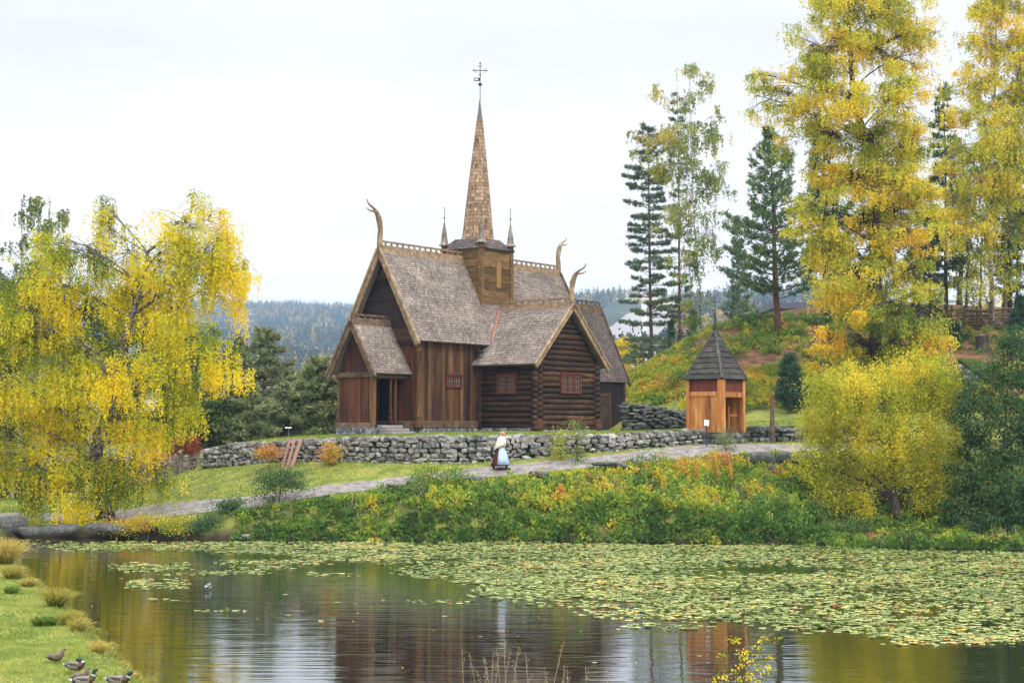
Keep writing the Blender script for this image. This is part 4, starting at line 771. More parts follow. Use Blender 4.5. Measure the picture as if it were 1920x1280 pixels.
def tree(name, label, cat, base, trunk, clumps, D, leafmat, bark, style='bushy', dens=1.0, leaf=.09, seed=0, hue=(.5, .2), r0=.3, depth=.8, group=None, asp=.6, twigs=True, strand=(.6, 1.8), drop=0.0, plume=1.0):
    """trunk: [(px, py), ...] photo points at distance D; clumps: (px, py, rx, ry[, hue offset]) ellipses of foliage in photo pixels"""
    rs = np.random.default_rng(seed + 100); base = np.array(base, float); root = empty(name, base, 0, label, cat, group); k = D / F
    tr_ = [at(p[0], p[1], D + (p[2] if len(p) > 2 else 0)) for p in trunk]; tr_[0] = base + np.array([0, 0, -.15]); mb = MB(); tr_ = np.array(tr_)
    seg = np.concatenate([[0], np.cumsum(np.linalg.norm(np.diff(tr_, axis=0), axis=1))]); q = np.linspace(0, seg[-1], max(6, int(seg[-1] / .7)))
    tp = np.stack([np.interp(q, seg, tr_[:, i]) for i in range(3)], 1); tp[1:-1] += rs.normal(0, .035 if D > 30 else .004, (len(tp) - 2, 3)); rad = r0 * (1 - .88 * (q / seg[-1]) ** .9); rad[0] *= 1.35
    mb.tube(list(tp - base), list(rad), 8, .5)
    Cs, Ds, Ss, Ts = [], [], [], []
    for cl in clumps:
        px, py, rx, ry = cl[:4]; ho = cl[4] if len(cl) > 4 else 0; dn = cl[5] if len(cl) > 5 else 1
        dd = rs.uniform(-depth, depth * .45) * rx * k * 1.3; c = at(px, py, D + dd); RX, RY = rx * k, ry * k; RD = max(RX * .85, .4 if D > 30 else .05)
        # limb from the trunk into the clump
        hz = c[2]; j = int(np.argmin(np.abs(tp[:, 2] - (hz - .35 * abs(c[0] - np.interp(hz, tp[:, 2], tp[:, 0])) - RY * .3)))); j = min(max(j, 1), len(tp) - 1); s0 = tp[j]; lr = min(rad[j] * .5, .02 + .010 * np.linalg.norm(c - s0))
        end = c + np.array([0, 0, RY * .45]); mid = (s0 + end) / 2 + np.array([0, 0, .07 * np.linalg.norm(end - s0)]) + rs.normal(0, .22 if D > 30 else .02, 3); lb = bez(s0, mid, end, 8); mb.tube(list(lb - base), list(np.linspace(lr, min(lr * .6, .012), 8)), 5, .45, cap=False)
        area = math.pi * RX * RY
        if style == 'weep':
            ns = max(4, int(area * 6.5 * dens * dn)); nk = max(5, int(area * 2.8)); kc = rs.normal(0, .52, (nk, 3)); kc[:, 2] = rs.uniform(-.65, 1.0, nk); kh = rs.normal(0, hue[1] * .55, nk); ki = rs.integers(0, nk, ns); sr_ = min(.30, .34 * min(RX, RY)) * rs.uniform(.5, 1.3, nk); kl = rs.normal(0, .28 * (RY if D < 70 else .8), nk)
            u = kc[ki]; st_ = c + u * [RX, RD, RY] + rs.normal(0, 1, (ns, 3)) * sr_[ki, None] * [1.25, 1, .35]
            if twigs:
                for i in range(0, ns, 4):
                    s1 = lb[rs.integers(4, 8)]; e1 = st_[i]; mb.tube([s1 - base, (s1 + e1) / 2 + [0, 0, .15] - base, e1 - base], [.014, .010, .006], 3, .35, cap=False)
            for i in range(ns):
                L_ = max(.2, min(rs.uniform(*strand) + max(0, kl[ki[i]]), (st_[i, 2] - (c[2] - RY * 1.0)) + kl[ki[i]] + rs.normal(0, .12))); nl = int(L_ / (.052 if leaf > .1 else .04)) + 2; f = rs.uniform(0, 1, nl) ** .9; hu = hue[0] + ho + kh[ki[i]] + rs.normal(0, hue[1] * .25)
                sway = rs.normal(0, .10, 2) * L_; p = st_[i] + np.stack([sway[0] * f ** 1.5 + rs.normal(0, .05, nl), sway[1] * f ** 1.5 + rs.normal(0, .05, nl), -L_ * f + .12 * np.sin(f * 3)], 1)
                Cs.append(p); Ds.append(rs.normal(0, .5, (nl, 3)) + [0, 0, -.8]); Ss.append(leaf * rs.uniform(.7, 1.3, nl)); Ts.append(hu + (.36 if D < 70 else .2) * f - (.10 if D < 70 else 0) + rs.normal(0, .10, nl))
        else:
            ns = max(5, int(area * 3.4 * dens * dn)); u = rs.normal(0, 1, (ns, 3)); u /= np.linalg.norm(u, axis=1, keepdims=True); u *= rs.uniform(.25, 1, (ns, 1)) ** .45; sc_ = c + u * [RX, RD, RY]
            if twigs:
                for i in range(0, ns, 3): mb.tube([lb[rs.integers(3, 8)] - base, sc_[i] - base], [.009, .004] if D > 30 else [.0025, .0012], 3, .35, cap=False)
            nl = 46 if D > 30 else 9; sg = rs.uniform(.13, .3, (ns, 1, 1)) * (1 if D > 30 else .14); off = rs.normal(0, 1, (ns, nl, 3)) * sg * [1 / plume ** .5, 1 / plume ** .5, .55 * plume]; p = (sc_[:, None] + off).reshape(-1, 3); hu = np.repeat(hue[0] + ho + rs.normal(0, hue[1] * .95, ns), nl)
            out = np.repeat(u, nl, 0) * .6 + rs.normal(0, .55, (len(p), 3)) + [0, 0, .25 - drop]
            Cs.append(p); Ds.append(out); Ss.append(leaf * rs.uniform(.65, 1.35, len(p))); Ts.append(hu + rs.normal(0, .10, len(p)) + .10 * np.repeat(u[:, 2], nl))
    Cs = np.concatenate(Cs); Ts = np.concatenate(Ts) + n3(Cs, .9, seed) * hue[1] * .9
    mb.build('trunk', M[bark], root, smooth=True)
    leaf_mesh('crown', Cs - base, np.concatenate(Ds), np.concatenate(Ss), Ts, M[leafmat], root, asp)
    return root
def pine(name, label, base, top_z, prof, mat, bark, seed, group=None, whorl=.42, nb=6, lean=(0, 0), up=.25, droop=0., crown_from=0., tuft=.20, r0=.2, gap=.0, den=1.0, cat='pine tree', flat=.25, lv=(.5, 1.15)):
    """conifer: prof = [(height fraction, branch length), ...]; needles in upswept tufts along twigs"""
    rs = np.random.default_rng(seed + 500); base = np.array(base, float); Hh = top_z - base[2]; root = empty(name, base, 0, label, cat, group); mb = MB()
    n = 12; tz = np.linspace(0, 1, n); tp = np.stack([lean[0] * tz + .05 * np.sin(tz * 7 + seed), lean[1] * tz, tz * Hh], 1); tp[0, 2] = -.2; mb.tube(list(tp), list(r0 * (1 - .93 * tz)), 8, .5)
    pf = np.array(prof); B, Dv, Ln, T = [], [], [], []
    z = max(crown_from, pf[0, 0]) * Hh
    while z < Hh * .995:
        f = z / Hh; bl = np.interp(f, pf[:, 0], pf[:, 1]); a0 = rs.uniform(0, 6.28); skip = rs.random() < gap
        for j in range(nb):
            a = a0 + j * 2 * math.pi / nb + rs.normal(0, .25); L_ = bl * rs.uniform(*lv)
            if skip and rs.random() < .7: continue
            c = np.array([np.interp(f, tz, tp[:, 0]), np.interp(f, tz, tp[:, 1]), z + rs.normal(0, whorl * .3)]); d = np.array([math.cos(a), math.sin(a), 0])
            rise = up * (.4 + 1.5 * max(0, f - .5)) ; e = c + d * L_ + [0, 0, L_ * (rise - droop * (1 - f))]; m = c + d * L_ * .55 + [0, 0, L_ * (rise * .2 - droop * (1 - f) * .6)]
            br = bez(c, m, e, 6); mb.tube(list(br), list(np.linspace(min(.05, .012 + .012 * L_), .006, 6)), 4, .3, cap=False)
            # twigs with tufts
            nt_ = int((4 + L_ * 11) * den); ft = rs.uniform(.22, 1, nt_) ** .75; pb = (1 - ft)[:, None] ** 2 * c + 2 * (ft * (1 - ft))[:, None] * m + ft[:, None] ** 2 * e
            side = np.array([-d[1], d[0], 0]); tw_ = rs.uniform(-1, 1, nt_) * (.42 * L_ * (1.12 - ft) + .12); p = pb + side * tw_[:, None] + d * (np.abs(tw_) * .5)[:, None] + np.stack([rs.normal(0, .06, nt_), rs.normal(0, .06, nt_), rs.normal(.02, flat * .3, nt_) + np.abs(tw_) * .15], 1)
            nn_ = 9; pp = np.repeat(p, nn_, 0); dirs = np.repeat(d[None] * .6 + side[None] * np.sign(tw_)[:, None] * .4 + [0, 0, .45], nn_, 0) + rs.normal(0, .55, (len(pp), 3))
            B.append(pp + rs.normal(0, .05, pp.shape)); Dv.append(dirs); Ln.append(tuft * rs.uniform(.6, 1.25, len(pp))); T.append(np.repeat(rs.normal(.45, .2, nt_) + .2 * (p[:, 2] - z) / max(.3, L_ * .3), nn_) + rs.normal(0, .08, len(pp)))
        z += whorl * rs.uniform(.8, 1.25) * (1.0 if f < .8 else .8)
    B = np.concatenate(B); 
    mb.build('trunk', M[bark], root, smooth=True)
    Ln = np.concatenate(Ln); blade_mesh('crown', B, np.concatenate(Dv), Ln, np.full(len(B), .055) * (tuft / .2), np.concatenate(T), M[mat], root)
    return root
def copy_tree(src, loc, rz, s, label, group=None):
    r_ = src.copy(); COL.objects.link(r_); r_.location = tuple(float(v) for v in loc); r_.rotation_euler = (0, 0, rz); r_.scale = (s[0], s[0], s[1]); r_['label'] = label
    if group: r_['group'] = group
    for ch in src.children:
        c = ch.copy(); COL.objects.link(c); c.parent = r_
    return r_

# ------------------------------------------------------------------ trees
# the weeping birch by the water, left
b0 = gp(205, 63.5)
tree('weeping_birch', 'large weeping birch with golden hanging strands leaning over the pond', 'birch tree', b0,
     [(205, 935), (178, 850), (200, 790), (215, 730), (235, 640), (262, 540), (280, 470), (330, 430)],
     [(195, 405, 28, 38, .12), (205, 440, 40, 30, 0), (60, 525, 62, 42, -.1), (15, 600, 55, 60, .0), (100, 472, 55, 34, 0), (160, 480, 60, 45, -.05), (362, 392, 40, 28, .12), (345, 430, 45, 38, .1), (410, 425, 30, 42, .1), (425, 480, 32, 60, .1), (452, 540, 14, 62, .2, 1.3),
      (395, 520, 40, 50, 0), (418, 672, 36, 58, .15), (380, 640, 36, 40, .0), (240, 490, 60, 52, .05), (300, 495, 60, 52, .1), (360, 480, 50, 50, .1), (250, 565, 62, 60, -.05), (325, 570, 55, 70, .12), (60, 635, 55, 55, -.05), (125, 590, 60, 55, -.1), (150, 675, 70, 50, .02),
      (30, 735, 48, 50, .05), (100, 765, 58, 52, .15), (195, 715, 58, 46, .15), (245, 690, 48, 48, .0), (300, 655, 46, 68, .1), (330, 710, 38, 64, -.05), (228, 800, 46, 50, .15), (285, 820, 30, 46, .15), (60, 815, 40, 46, .1), (135, 800, 50, 50, .05), (330, 780, 30, 50, -.12), (100, 700, 50, 50, 0),
      (70, 945, 24, 55, -.12), (160, 955, 34, 50, .08), (105, 900, 44, 45, -.15), (225, 895, 56, 50, -.22), (30, 880, 40, 44, -.12), (-30, 560, 50, 80, -.05), (-40, 700, 50, 80, 0), (-30, 830, 45, 60, -.05), (180, 875, 50, 40, -.12), (300, 880, 35, 45, -.2)],
     63.0, 'l_birch', 'bark_old', 'weep', 6.2, .088, 1, (.54, .26), .36, 1.1, strand=(.7, 2.2))
# the tall golden birches, right
b1 = ground_pt(1640, 735, 75)
tree('tall_birch', 'huge golden birch with branches down to the willow bush, right of the pines', 'birch tree', b1,
     [(1642, 735), (1640, 620), (1650, 480), (1640, 330), (1600, 180), (1590, 20), (1600, -120)],
     [(1545, 15, 50, 42, .05), (1610, 5, 60, 45), (1665, 25, 55, 50), (1705, 75, 42, 45, .05), (1520, 105, 50, 45, .1), (1575, 85, 55, 50), (1640, 105, 62, 50, .1), (1725, 120, 30, 50, .15, .35), (1428, 150, 34, 26, -.1, .6), (1418, 195, 16, 38, -.12, .6), (1460, 185, 30, 26, -.1, .7), (1470, 215, 20, 30, -.15, .6), (1525, 175, 52, 45, .1), (1595, 200, 62, 45, .12),
      (1685, 195, 62, 50), (1555, 262, 60, 42, -.05), (1640, 275, 64, 52, -.1), (1715, 275, 42, 50, .05), (1525, 325, 40, 32, .1), (1590, 345, 60, 44, .08), (1668, 350, 62, 48, .1), (1735, 372, 35, 42), (1532, 405, 42, 42, .05), (1610, 425, 62, 40, .05), (1690, 405, 52, 48, .08), (1590, 475, 55, 38), (1678, 448, 60, 26, .28),
      (1560, 545, 48, 40, .1), (1640, 515, 58, 45, -.12), (1715, 520, 34, 44, -.1), (1592, 582, 55, 38, .18), (1680, 585, 62, 48, -.25), (1545, 640, 36, 28, .25), (1620, 655, 58, 48, -.1), (1700, 640, 46, 48, -.25), (1745, 645, 28, 34, .25), (1560, 690, 55, 16, .28), (1650, 705, 55, 30, -.2), (1600, 520, 50, 34, .05), (1555, 470, 36, 40, -.1), (1720, 700, 34, 26, -.1),
      (1600, -60, 70, 50), (1680, -50, 60, 50)],
     81.0, 'l_birch2', 'bark_dark', 'weep', 13.5, .108, 2, (.52, .22), .42, 1.0, strand=(.2, .75))
b2 = ground_pt(1860, 612, 85)
tree('tall_birch', 'golden birch with a pale trunk standing before the rail fence, far right', 'birch tree', b2,
     [(1858, 612), (1858, 500), (1850, 350), (1865, 180), (1870, 20), (1870, -80)],
     [(1845, 15, 36, 42, .15), (1885, 25, 40, 40, .2), (1850, 85, 44, 36, .2), (1898, 95, 42, 44, .15), (1812, 130, 20, 26, .1, .7), (1832, 168, 42, 38, .1), (1890, 195, 50, 48, -.05), (1803, 225, 34, 30, .15), (1850, 262, 52, 46, -.05), (1905, 285, 40, 48, -.1), (1796, 295, 34, 36, .1), (1832, 335, 46, 44), (1888, 355, 44, 44, -.05), (1795, 385, 36, 34, .15), (1850, 415, 40, 34, .05),
      (1905, 430, 30, 40, -.3, .7), (1790, 450, 34, 30, .05, .6), (1850, 480, 40, 30, -.1, .4), (1820, 540, 40, 24, -.2, .3), (1890, 530, 36, 30, -.2, .3), (1870, -50, 60, 50, .1), (1940, 150, 50, 80, 0), (1950, 300, 50, 80, 0)],
     93.0, 'l_birch2', 'bark_birch', 'weep', 11, .118, 3, (.52, .20), .2, 1.0, strand=(.2, .8))
b3 = ground_pt(1318, 612, 90)
tree('slender_birch', 'slender pale birch with sparse yellowish top, between the pines', 'birch tree', b3,
     [(1322, 615), (1312, 540), (1300, 400), (1296, 280), (1292, 180), (1295, 130)],
     [(1225, 176, 20, 14, .35), (1255, 190, 16, 16, .2, .5), (1298, 132, 24, 16, .15), (1320, 160, 18, 24, .1), (1288, 190, 24, 24, 0), (1255, 255, 28, 24, .25), (1300, 262, 44, 40, -.1), (1335, 275, 20, 40, -.1), (1285, 335, 40, 40, 0), (1330, 350, 28, 52, -.1), (1275, 410, 38, 42, -.05), (1325, 445, 32, 48, -.15), (1298, 500, 38, 34, -.1), (1345, 220, 14, 24, -.1), (1245, 315, 26, 26, -.05), (1205, 270, 20, 22, .1), (1300, 560, 30, 24, -.2, .6)],
     96.0, 'l_pale', 'bark_birch', 'weep', 4.6, .13, 4, (.45, .2), .16, .8, strand=(.3, .9))
def pz_(px, py, D): return float(at(px, py, D)[2])
def groundfix(px, py, a=78): return ground_pt(px, py, a)
q = ground_pt(1226, 664, 85)
pine('tall_pine', 'tall dark pine with level layered branches, nearest the church', q, pz_(1205, 236, q[1]), [(.13, 2.4), (.3, 3.2), (.5, 2.9), (.7, 2.4), (.86, 2.3), (.95, 1.5), (1, .6)], 'needle', 'bark_pine', 1, whorl=.78, nb=5, lean=(-.5, 0), up=.16, tuft=.26, r0=.27, gap=.12, crown_from=.14, den=1.5, lv=(.4, 1.15))
q = ground_pt(1278, 622, 88)
pine('tall_pine', 'tallest pine with a bare reddish trunk, behind the slender birch', q, pz_(1270, 160, q[1]), [(.1, .7), (.25, 1.0), (.5, 1.4), (.72, 1.4), (.85, 1.0), (.93, .9), (1, .35)], 'needle', 'bark_pine', 2, whorl=1.0, nb=4, lean=(-.3, 0), up=.22, tuft=.26, r0=.22, gap=.25, crown_from=.12, den=1.0)
q = ground_pt(1460, 628, 84)
pine('conical_pine', 'broad conical green pine with upswept twigs, left of the golden birch', q, pz_(1443, 238, q[1]), [(.2, 3.0), (.32, 3.4), (.5, 2.9), (.65, 2.1), (.8, 1.2), (.9, .6), (1, .12)], 'needle_g', 'bark_pine', 3, whorl=.55, nb=6, lean=(-.5, 0), up=.95, tuft=.26, r0=.24, crown_from=.17, den=1.1, lv=(.3, 1.2))
q = ground_pt(1385, 592, 90)
pine('conical_pine', 'smaller green pine standing just left of the broad conical one', q, pz_(1385, 405, q[1]), [(.12, 1.9), (.4, 2.0), (.7, 1.3), (1, .15)], 'needle_g', 'bark_pine', 4, whorl=.48, nb=6, up=.5, tuft=.26, r0=.12, den=.85, lv=(.4, 1.15))
q = ground_pt(1482, 775, 76)
pine('young_pine', 'bushy young blue-green pine on the lawn edge right of the kiosk', q, pz_(1483, 668, q[1]), [(.12, .62), (.35, .85), (.7, .55), (1, .08)], 'needle_b', 'bark_pine', 5, whorl=.24, nb=7, up=.5, tuft=.18, r0=.06, den=1.2)
q = ground_pt(1300, 628, 88)
pine('young_pine', 'small young pine at the foot of the red trunked pine on the hill crest', q, pz_(1300, 582, q[1]), [(.05, .5), (.4, .5), (1, .08)], 'needle_b', 'bark_pine', 6, whorl=.2, nb=7, up=.5, tuft=.2, r0=.05, den=1.3)
for (px, py, tpy, hw, sd_, lab) in [(1793, 640, 612, .35, 7, 'tiny young pine on the brown slope below the rail fence'), (1258, 648, 606, .45, 8, 'young pine left of the red trunk on the hill shoulder'), (1915, 655, 560, .8, 9, 'young dark pine at the right edge of the photo below the fence')]:
    q = ground_pt(px, py, 85); pine('young_pine', lab, q, pz_(px, tpy, q[1]), [(.05, hw), (.4, hw), (1, .06)], 'needle_b', 'bark_pine', sd_, whorl=.2, nb=7, up=.5, tuft=.2, r0=.04, den=1.3)
# dark pines and thin trunks behind the golden birches
q = ground_pt(1776, 600, 95); pA = pine('slim_pine', 'slim dark pine between the two groups of golden birches', q, pz_(1768, 160, q[1]), [(.15, 1.0), (.5, 1.2), (.8, .9), (1, .2)], 'needle', 'bark_dark', 10, whorl=.6, nb=5, up=.2, tuft=.3, r0=.16, gap=.15, den=.9, crown_from=.15)
G_ = 'slim dark pines behind the golden birches'
pA['group'] = G_
copy_tree(pA, ground_pt(1548, 596, 96), 1.2, (1.1, .9), 'slim dark pine half hidden at the left side of the huge golden birch', G_)
copy_tree(pA, ground_pt(1893, 600, 100), 2.4, (1.2, .85), 'slim dark pine behind the far right birch', G_)
copy_tree(pA, ground_pt(1745, 640, 88), 4.0, (.75, .45), 'short slim pine in front of the rail fence left end', G_)
for i, (px, lab) in enumerate([(1812, 'thin birch with dark trunk just right of the fence start'), (1838, 'thin birch with dark trunk left of the pale trunk'), (1905, 'thin birch behind the fence at the right edge'), (1722, 'thin birch partly hidden by the huge golden birch')]):
    q = ground_pt(px, 602, 98); t_ = 300 + 30 * i
    tree('thin_birch', lab, 'birch tree', q, [(px, 602), (px + 3, 450), (px - 6, t_)], [(px + R.uniform(-22, 22), yy, 26, 26, R.uniform(-.3, .1), .5) for yy in range(t_, 580, 38)], q[1], 'l_birch2', 'bark_dark', 'weep', 4.0, .14, 20 + i, (.38, .2), .11, .8, group='thin birches along the hilltop fence', strand=(.3, .8))
# trees behind, left
def back_tree(px, base_y, D, top, hw, lab, mat, hue, seed, nclump=16, dens=1.0, bark='bark_dark', name='leafy_tree', cat='tree', leaf=.17, group=None, style='bushy', bot=.85):
    g = gp(px, D); rs = np.random.default_rng(seed); cl = []
    for i in range(nclump):
        f = (i + .5) / nclump; yy = top + hw * .35 + (base_y * bot + top * (1 - bot) - top - hw * .3) * f; wv = math.sin(math.pi * min(1, .25 + f * .75)) ** .6; cl.append((px + rs.uniform(-1, 1) * hw * wv * .75, yy, hw * rs.uniform(.32, .5), hw * rs.uniform(.26, .42), rs.normal(0, .12)))
    return tree(name, lab, cat, g, [(px, base_y), (px + 3, (base_y + top) / 2), (px, top + hw * .3)], cl, D, mat, bark, style, dens * (2.6 if style == 'bushy' else 3.2), leaf, seed, (hue, .2), .22, .9, group=group, twigs=False)
back_tree(40, 860, 96, 365, 50, 'tall greenish birch rising above the weeping birch, far left', 'l_pale', .15, 31, 22, 1.1, 'bark_birch', 'background_birch', 'birch tree', style='weep')
back_tree(92, 860, 98, 352, 42, 'tall birch with orange flecks, right one of the pair behind the weeping birch', 'l_pale', .28, 32, 22, 1.1, 'bark_birch', 'background_birch', 'birch tree', style='weep')
GB = 'leafy trees behind the weeping birch'
for i, (px, top, hw, D, h, lab) in enumerate([(365, 600, 62, 88, .45, 'bright green leafy tree right behind the hanging birch strands'), (420, 640, 50, 92, .3, 'dark green leafy tree between the birch and the round pine'), (310, 560, 70, 94, .35, 'green leafy tree hidden behind the right half of the weeping birch'), (230, 520, 80, 96, .35, 'green leafy tree behind the centre of the weeping birch'),
                                     (130, 500, 80, 98, .3, 'green leafy tree behind the left half of the weeping birch'), (30, 520, 80, 100, .35, 'green leafy tree behind the log storehouse'), (-60, 480, 80, 100, .3, 'green leafy tree beyond the left edge'), (380, 740, 60, 84, .25, 'low dark green tree above the picket fence')]):
    back_tree(px, 870, D, top, hw, lab, 'l_green', h, 40 + i, 18, 1.1, group=GB)
q = gp(497, 90); rs_ = 0
pine('round_pine', 'old pine with layered olive crown and red trunk, left of the church', q, pz_(497, 622, q[1]), [(.05, 2.2), (.3, 2.6), (.55, 2.1), (.72, 1.5), (.9, .8), (1, .45)], 'needle_o', 'bark_pine', 21, whorl=.46, nb=6, up=.25, tuft=.28, r0=.22, den=1.25)
q = gp(612, 85)
pine('round_pine', 'round crowned pine with a dark trunk, nearest the church porch', q, pz_(605, 676, q[1]), [(.12, 1.6), (.4, 2.0), (.75, 1.6), (.95, .8), (1, .5)], 'needle_o', 'bark_pine', 22, whorl=.36, nb=7, up=.25, tuft=.28, r0=.2, den=1.5)
q = gp(450, 93); pine('dark_spruce', 'slim dark spruce tip between the birch strands and the old pine', q, pz_(447, 634, q[1]), [(.1, 1.5), (.6, .8), (1, .05)], 'needle', 'bark_dark', 23, whorl=.35, nb=7, up=-.05, tuft=.25, r0=.14, cat='spruce')
GP = 'low pines below the church hill'
for i, (px, D, top, hw, lab) in enumerate([(455, 84, 715, 1.9, 'low bushy pine above the left end of the stone wall'), (545, 88, 720, 2.0, 'low bushy pine between the two old pines'), (575, 92, 700, 1.6, 'low pine half hidden behind the round crowned pine')]):
    q = gp(px, D); pine('low_pine', lab, q, pz_(px, top, D), [(.05, hw), (.5, hw * .9), (.9, hw * .45), (1, .1)], 'needle_o', 'bark_pine', 24 + i, whorl=.36, nb=7, up=.25, tuft=.28, r0=.14, den=1.2, group=GP)
back_tree(640, 860, 115, 700, 36, 'yellowing tree behind the porch corner', 'l_birch2', .5, 52, 8)
back_tree(575, 860, 118, 690, 30, 'small golden tree seen between the old pines', 'l_birch2', .6, 53, 8)
back_tree(1180, 760, 150, 628, 24, 'bright yellow birch just beyond the church roof', 'l_birch', .75, 54, 14, 1.5, 'bark_birch', 'yellow_birch', 'birch tree', leaf=.2)
back_tree(1160, 760, 155, 650, 16, 'smaller orange birch touching the church roof edge', 'l_birch', .85, 55, 8, 1.4, 'bark_birch', 'yellow_birch', 'birch tree', leaf=.2)
for i, (px, top, hw, D, h, lab) in enumerate([(1560, 300, 48, 101, .5, 'green tree behind the left half of the huge golden birch'), (1640, 250, 60, 103, .45, 'tall green tree hidden behind the middle of the huge golden birch'), (1715, 330, 50, 102, .5, 'green tree behind the right edge of the huge golden birch'), (1800, 330, 44, 108, .6, 'light green tree behind the thin birches at the fence'), (1885, 300, 50, 108, .55, 'light green tree behind the far right birch')]):
    back_tree(px, 600, D, top, hw, lab, 'l_green', h, 140 + i, 16, .7, group='green trees behind the golden birches', bot=.72)
# willow and the big green bush at the water, right
q = gp(1680, 60.2)
wl = [(px, py, rx, ry, .05) for px, py, rx, ry in [(1512, 800, 16, 30), (1525, 728, 18, 20), (1590, 700, 16, 20), (1722, 676, 18, 22), (1798, 775, 20, 32), (1503, 868, 16, 20), (1530, 925, 22, 16), (1650, 700, 14, 16), (1785, 705, 16, 18)]]
rw = np.random.default_rng(77)
for (px, py, rx, ry) in [(1540, 790, 34, 50), (1560, 745, 40, 45), (1600, 745, 50, 40), (1650, 760, 50, 50), (1700, 740, 50, 45), (1740, 730, 45, 45), (1775, 740, 40, 45), (1690, 700, 22, 28), (1755, 700, 30, 24), (1540, 850, 34, 50), (1590, 820, 50, 50), (1650, 830, 55, 50), (1710, 815, 50, 50), (1770, 800, 42, 50), (1570, 900, 40, 34), (1630, 890, 50, 40), (1700, 880, 55, 40), (1760, 870, 40, 50), (1610, 950, 34, 30), (1740, 920, 34, 40), (1560, 935, 32, 26), (1770, 940, 28, 34), (1720, 965, 24, 20), (1560, 720, 24, 22), (1630, 715, 34, 24)]:
    wl.append((px, py, rx, ry, rw.normal(0, .1)))
tree('willow_bush', 'big yellow-green willow bush on the pond bank, right', 'bush', q, [(1680, 985), (1672, 930), (1675, 850), (1680, 760)], wl, 60.6, 'l_willow', 'bark_dark', 'bushy', 6.5, .115, 61, (.60, .22), .2, .8, asp=.36, plume=2.3)
q = gp(1880, 59)
tree('green_bush', 'large deep green bush hanging over the water at the right edge', 'bush', q, [(1880, 1015), (1880, 940), (1885, 800), (1890, 720)],
     [(1840, 720, 34, 36), (1890, 700, 40, 40), (1930, 690, 30, 50), (1830, 780, 42, 40), (1890, 780, 46, 46), (1835, 850, 46, 44), (1900, 860, 46, 46), (1800, 900, 34, 36), (1850, 920, 48, 40), (1910, 930, 40, 44), (1790, 960, 34, 30), (1845, 985, 46, 32), (1905, 995, 40, 30), (1950, 800, 50, 70), (1950, 950, 50, 60), (1900, 640, 24, 34), (1815, 745, 24, 24)],
     59.5, 'l_dgreen', 'bark_dark', 'bushy', 5.0, .14, 62, (.42, .22), .14, .7, asp=.45, drop=.4)

# ------------------------------------------------------------------ orange kiosk (hexagonal look from its corner posts, steep black roof)
kf = at(1353, 808, 67.6); kz = 4.22
kiosk = empty('wooden_kiosk', (kf[0], kf[1], kz), math.radians(49), 'small orange pine kiosk with steep black pyramid roof beside the stone wall', 'kiosk')
s_ = 1.79; hE = 2.42
mb = MB(); mb.box((-.14, -.14, .0), (.14, .14, hE), .7); mb.build('corner_post', M['kiosk'], kiosk, bevel=.02)
mb = MB(); mb.box((-.1, s_ - .1, .0), (.08, s_ + .08, hE), .6); mb.build('corner_post', M['kiosk'], kiosk, bevel=.02)
mb = MB(); mb.box((s_ - .1, -.1, .0), (s_ + .08, .1, hE), .8); mb.build('corner_post', M['kiosk'], kiosk, bevel=.02)
mb = MB(); mb.box((s_ - .1, s_ - .1, .0), (s_ + .08, s_ + .08, hE), .5); mb.build('corner_post', M['kiosk'], kiosk, bevel=.02)
mb = MB(); boards(mb, (0, s_ - .1), (0, .14), .12, lambda f: 1.66, (-1, 0), w=.26, th=.03); boards(mb, (.0, s_), (s_, s_), .12, lambda f: 2.35, (0, -1), w=.26, th=.03); boards(mb, (s_, s_), (s_, .1), .12, lambda f: 2.35, (-1, 0), w=.26, th=.03); mb.build('wall_panel', M['kiosk'], kiosk)
mb = MB(); boards(mb, (.02, s_ - .1), (.02, .14), 1.84, lambda f: 2.4, (-1, 0), w=.3, th=.02); mb.build('upper_panel', M['kiosk_dk'], kiosk)
mb = MB(); boards(mb, (.14, .02), (s_ - .1, .02), 1.82, lambda f: 2.4, (0, -1), w=.3, th=.02); mb.build('upper_panel', M['kiosk_dk'], kiosk)
mb = MB(); mb.box((-.07, .14, 1.66), (.03, s_ - .1, 1.86), .7); mb.build('rail', M['kiosk'], kiosk, bevel=.015)
mb = MB(); mb.box((.14, -.06, 1.6), (s_ - .1, .04, 1.84), .35); mb.build('rail', M['kiosk'], kiosk, bevel=.015)
mb = MB(); mb.box((-.05, .14, .0), (.05, s_ - .1, .14), .3); mb.build('sill', M['kiosk'], kiosk)
mb = MB(); mb.box((.9, .2, .75), (s_ - .12, .24, .83), .4); mb.box((.9, .2, .2), (.98, .24, 1.2), .4); mb.box((1.0, .9, .42), (s_ - .05, s_ - .05, .48), .5); mb.build('bench', M['kiosk'], kiosk)
mb = MB(); mb.box((0, 0, .02), (s_, s_, .1), .4); mb.build('floor', M['kiosk_dk'], kiosk)
c = Vector((s_ / 2, s_ / 2, 0)); ov = .15; ap = Vector((s_ / 2, s_ / 2, hE + 2.28)); cs = [Vector((-ov, -ov, hE)), Vector((s_ + ov, -ov, hE)), Vector((s_ + ov, s_ + ov, hE)), Vector((-ov, s_ + ov, hE))]
mb = MB()
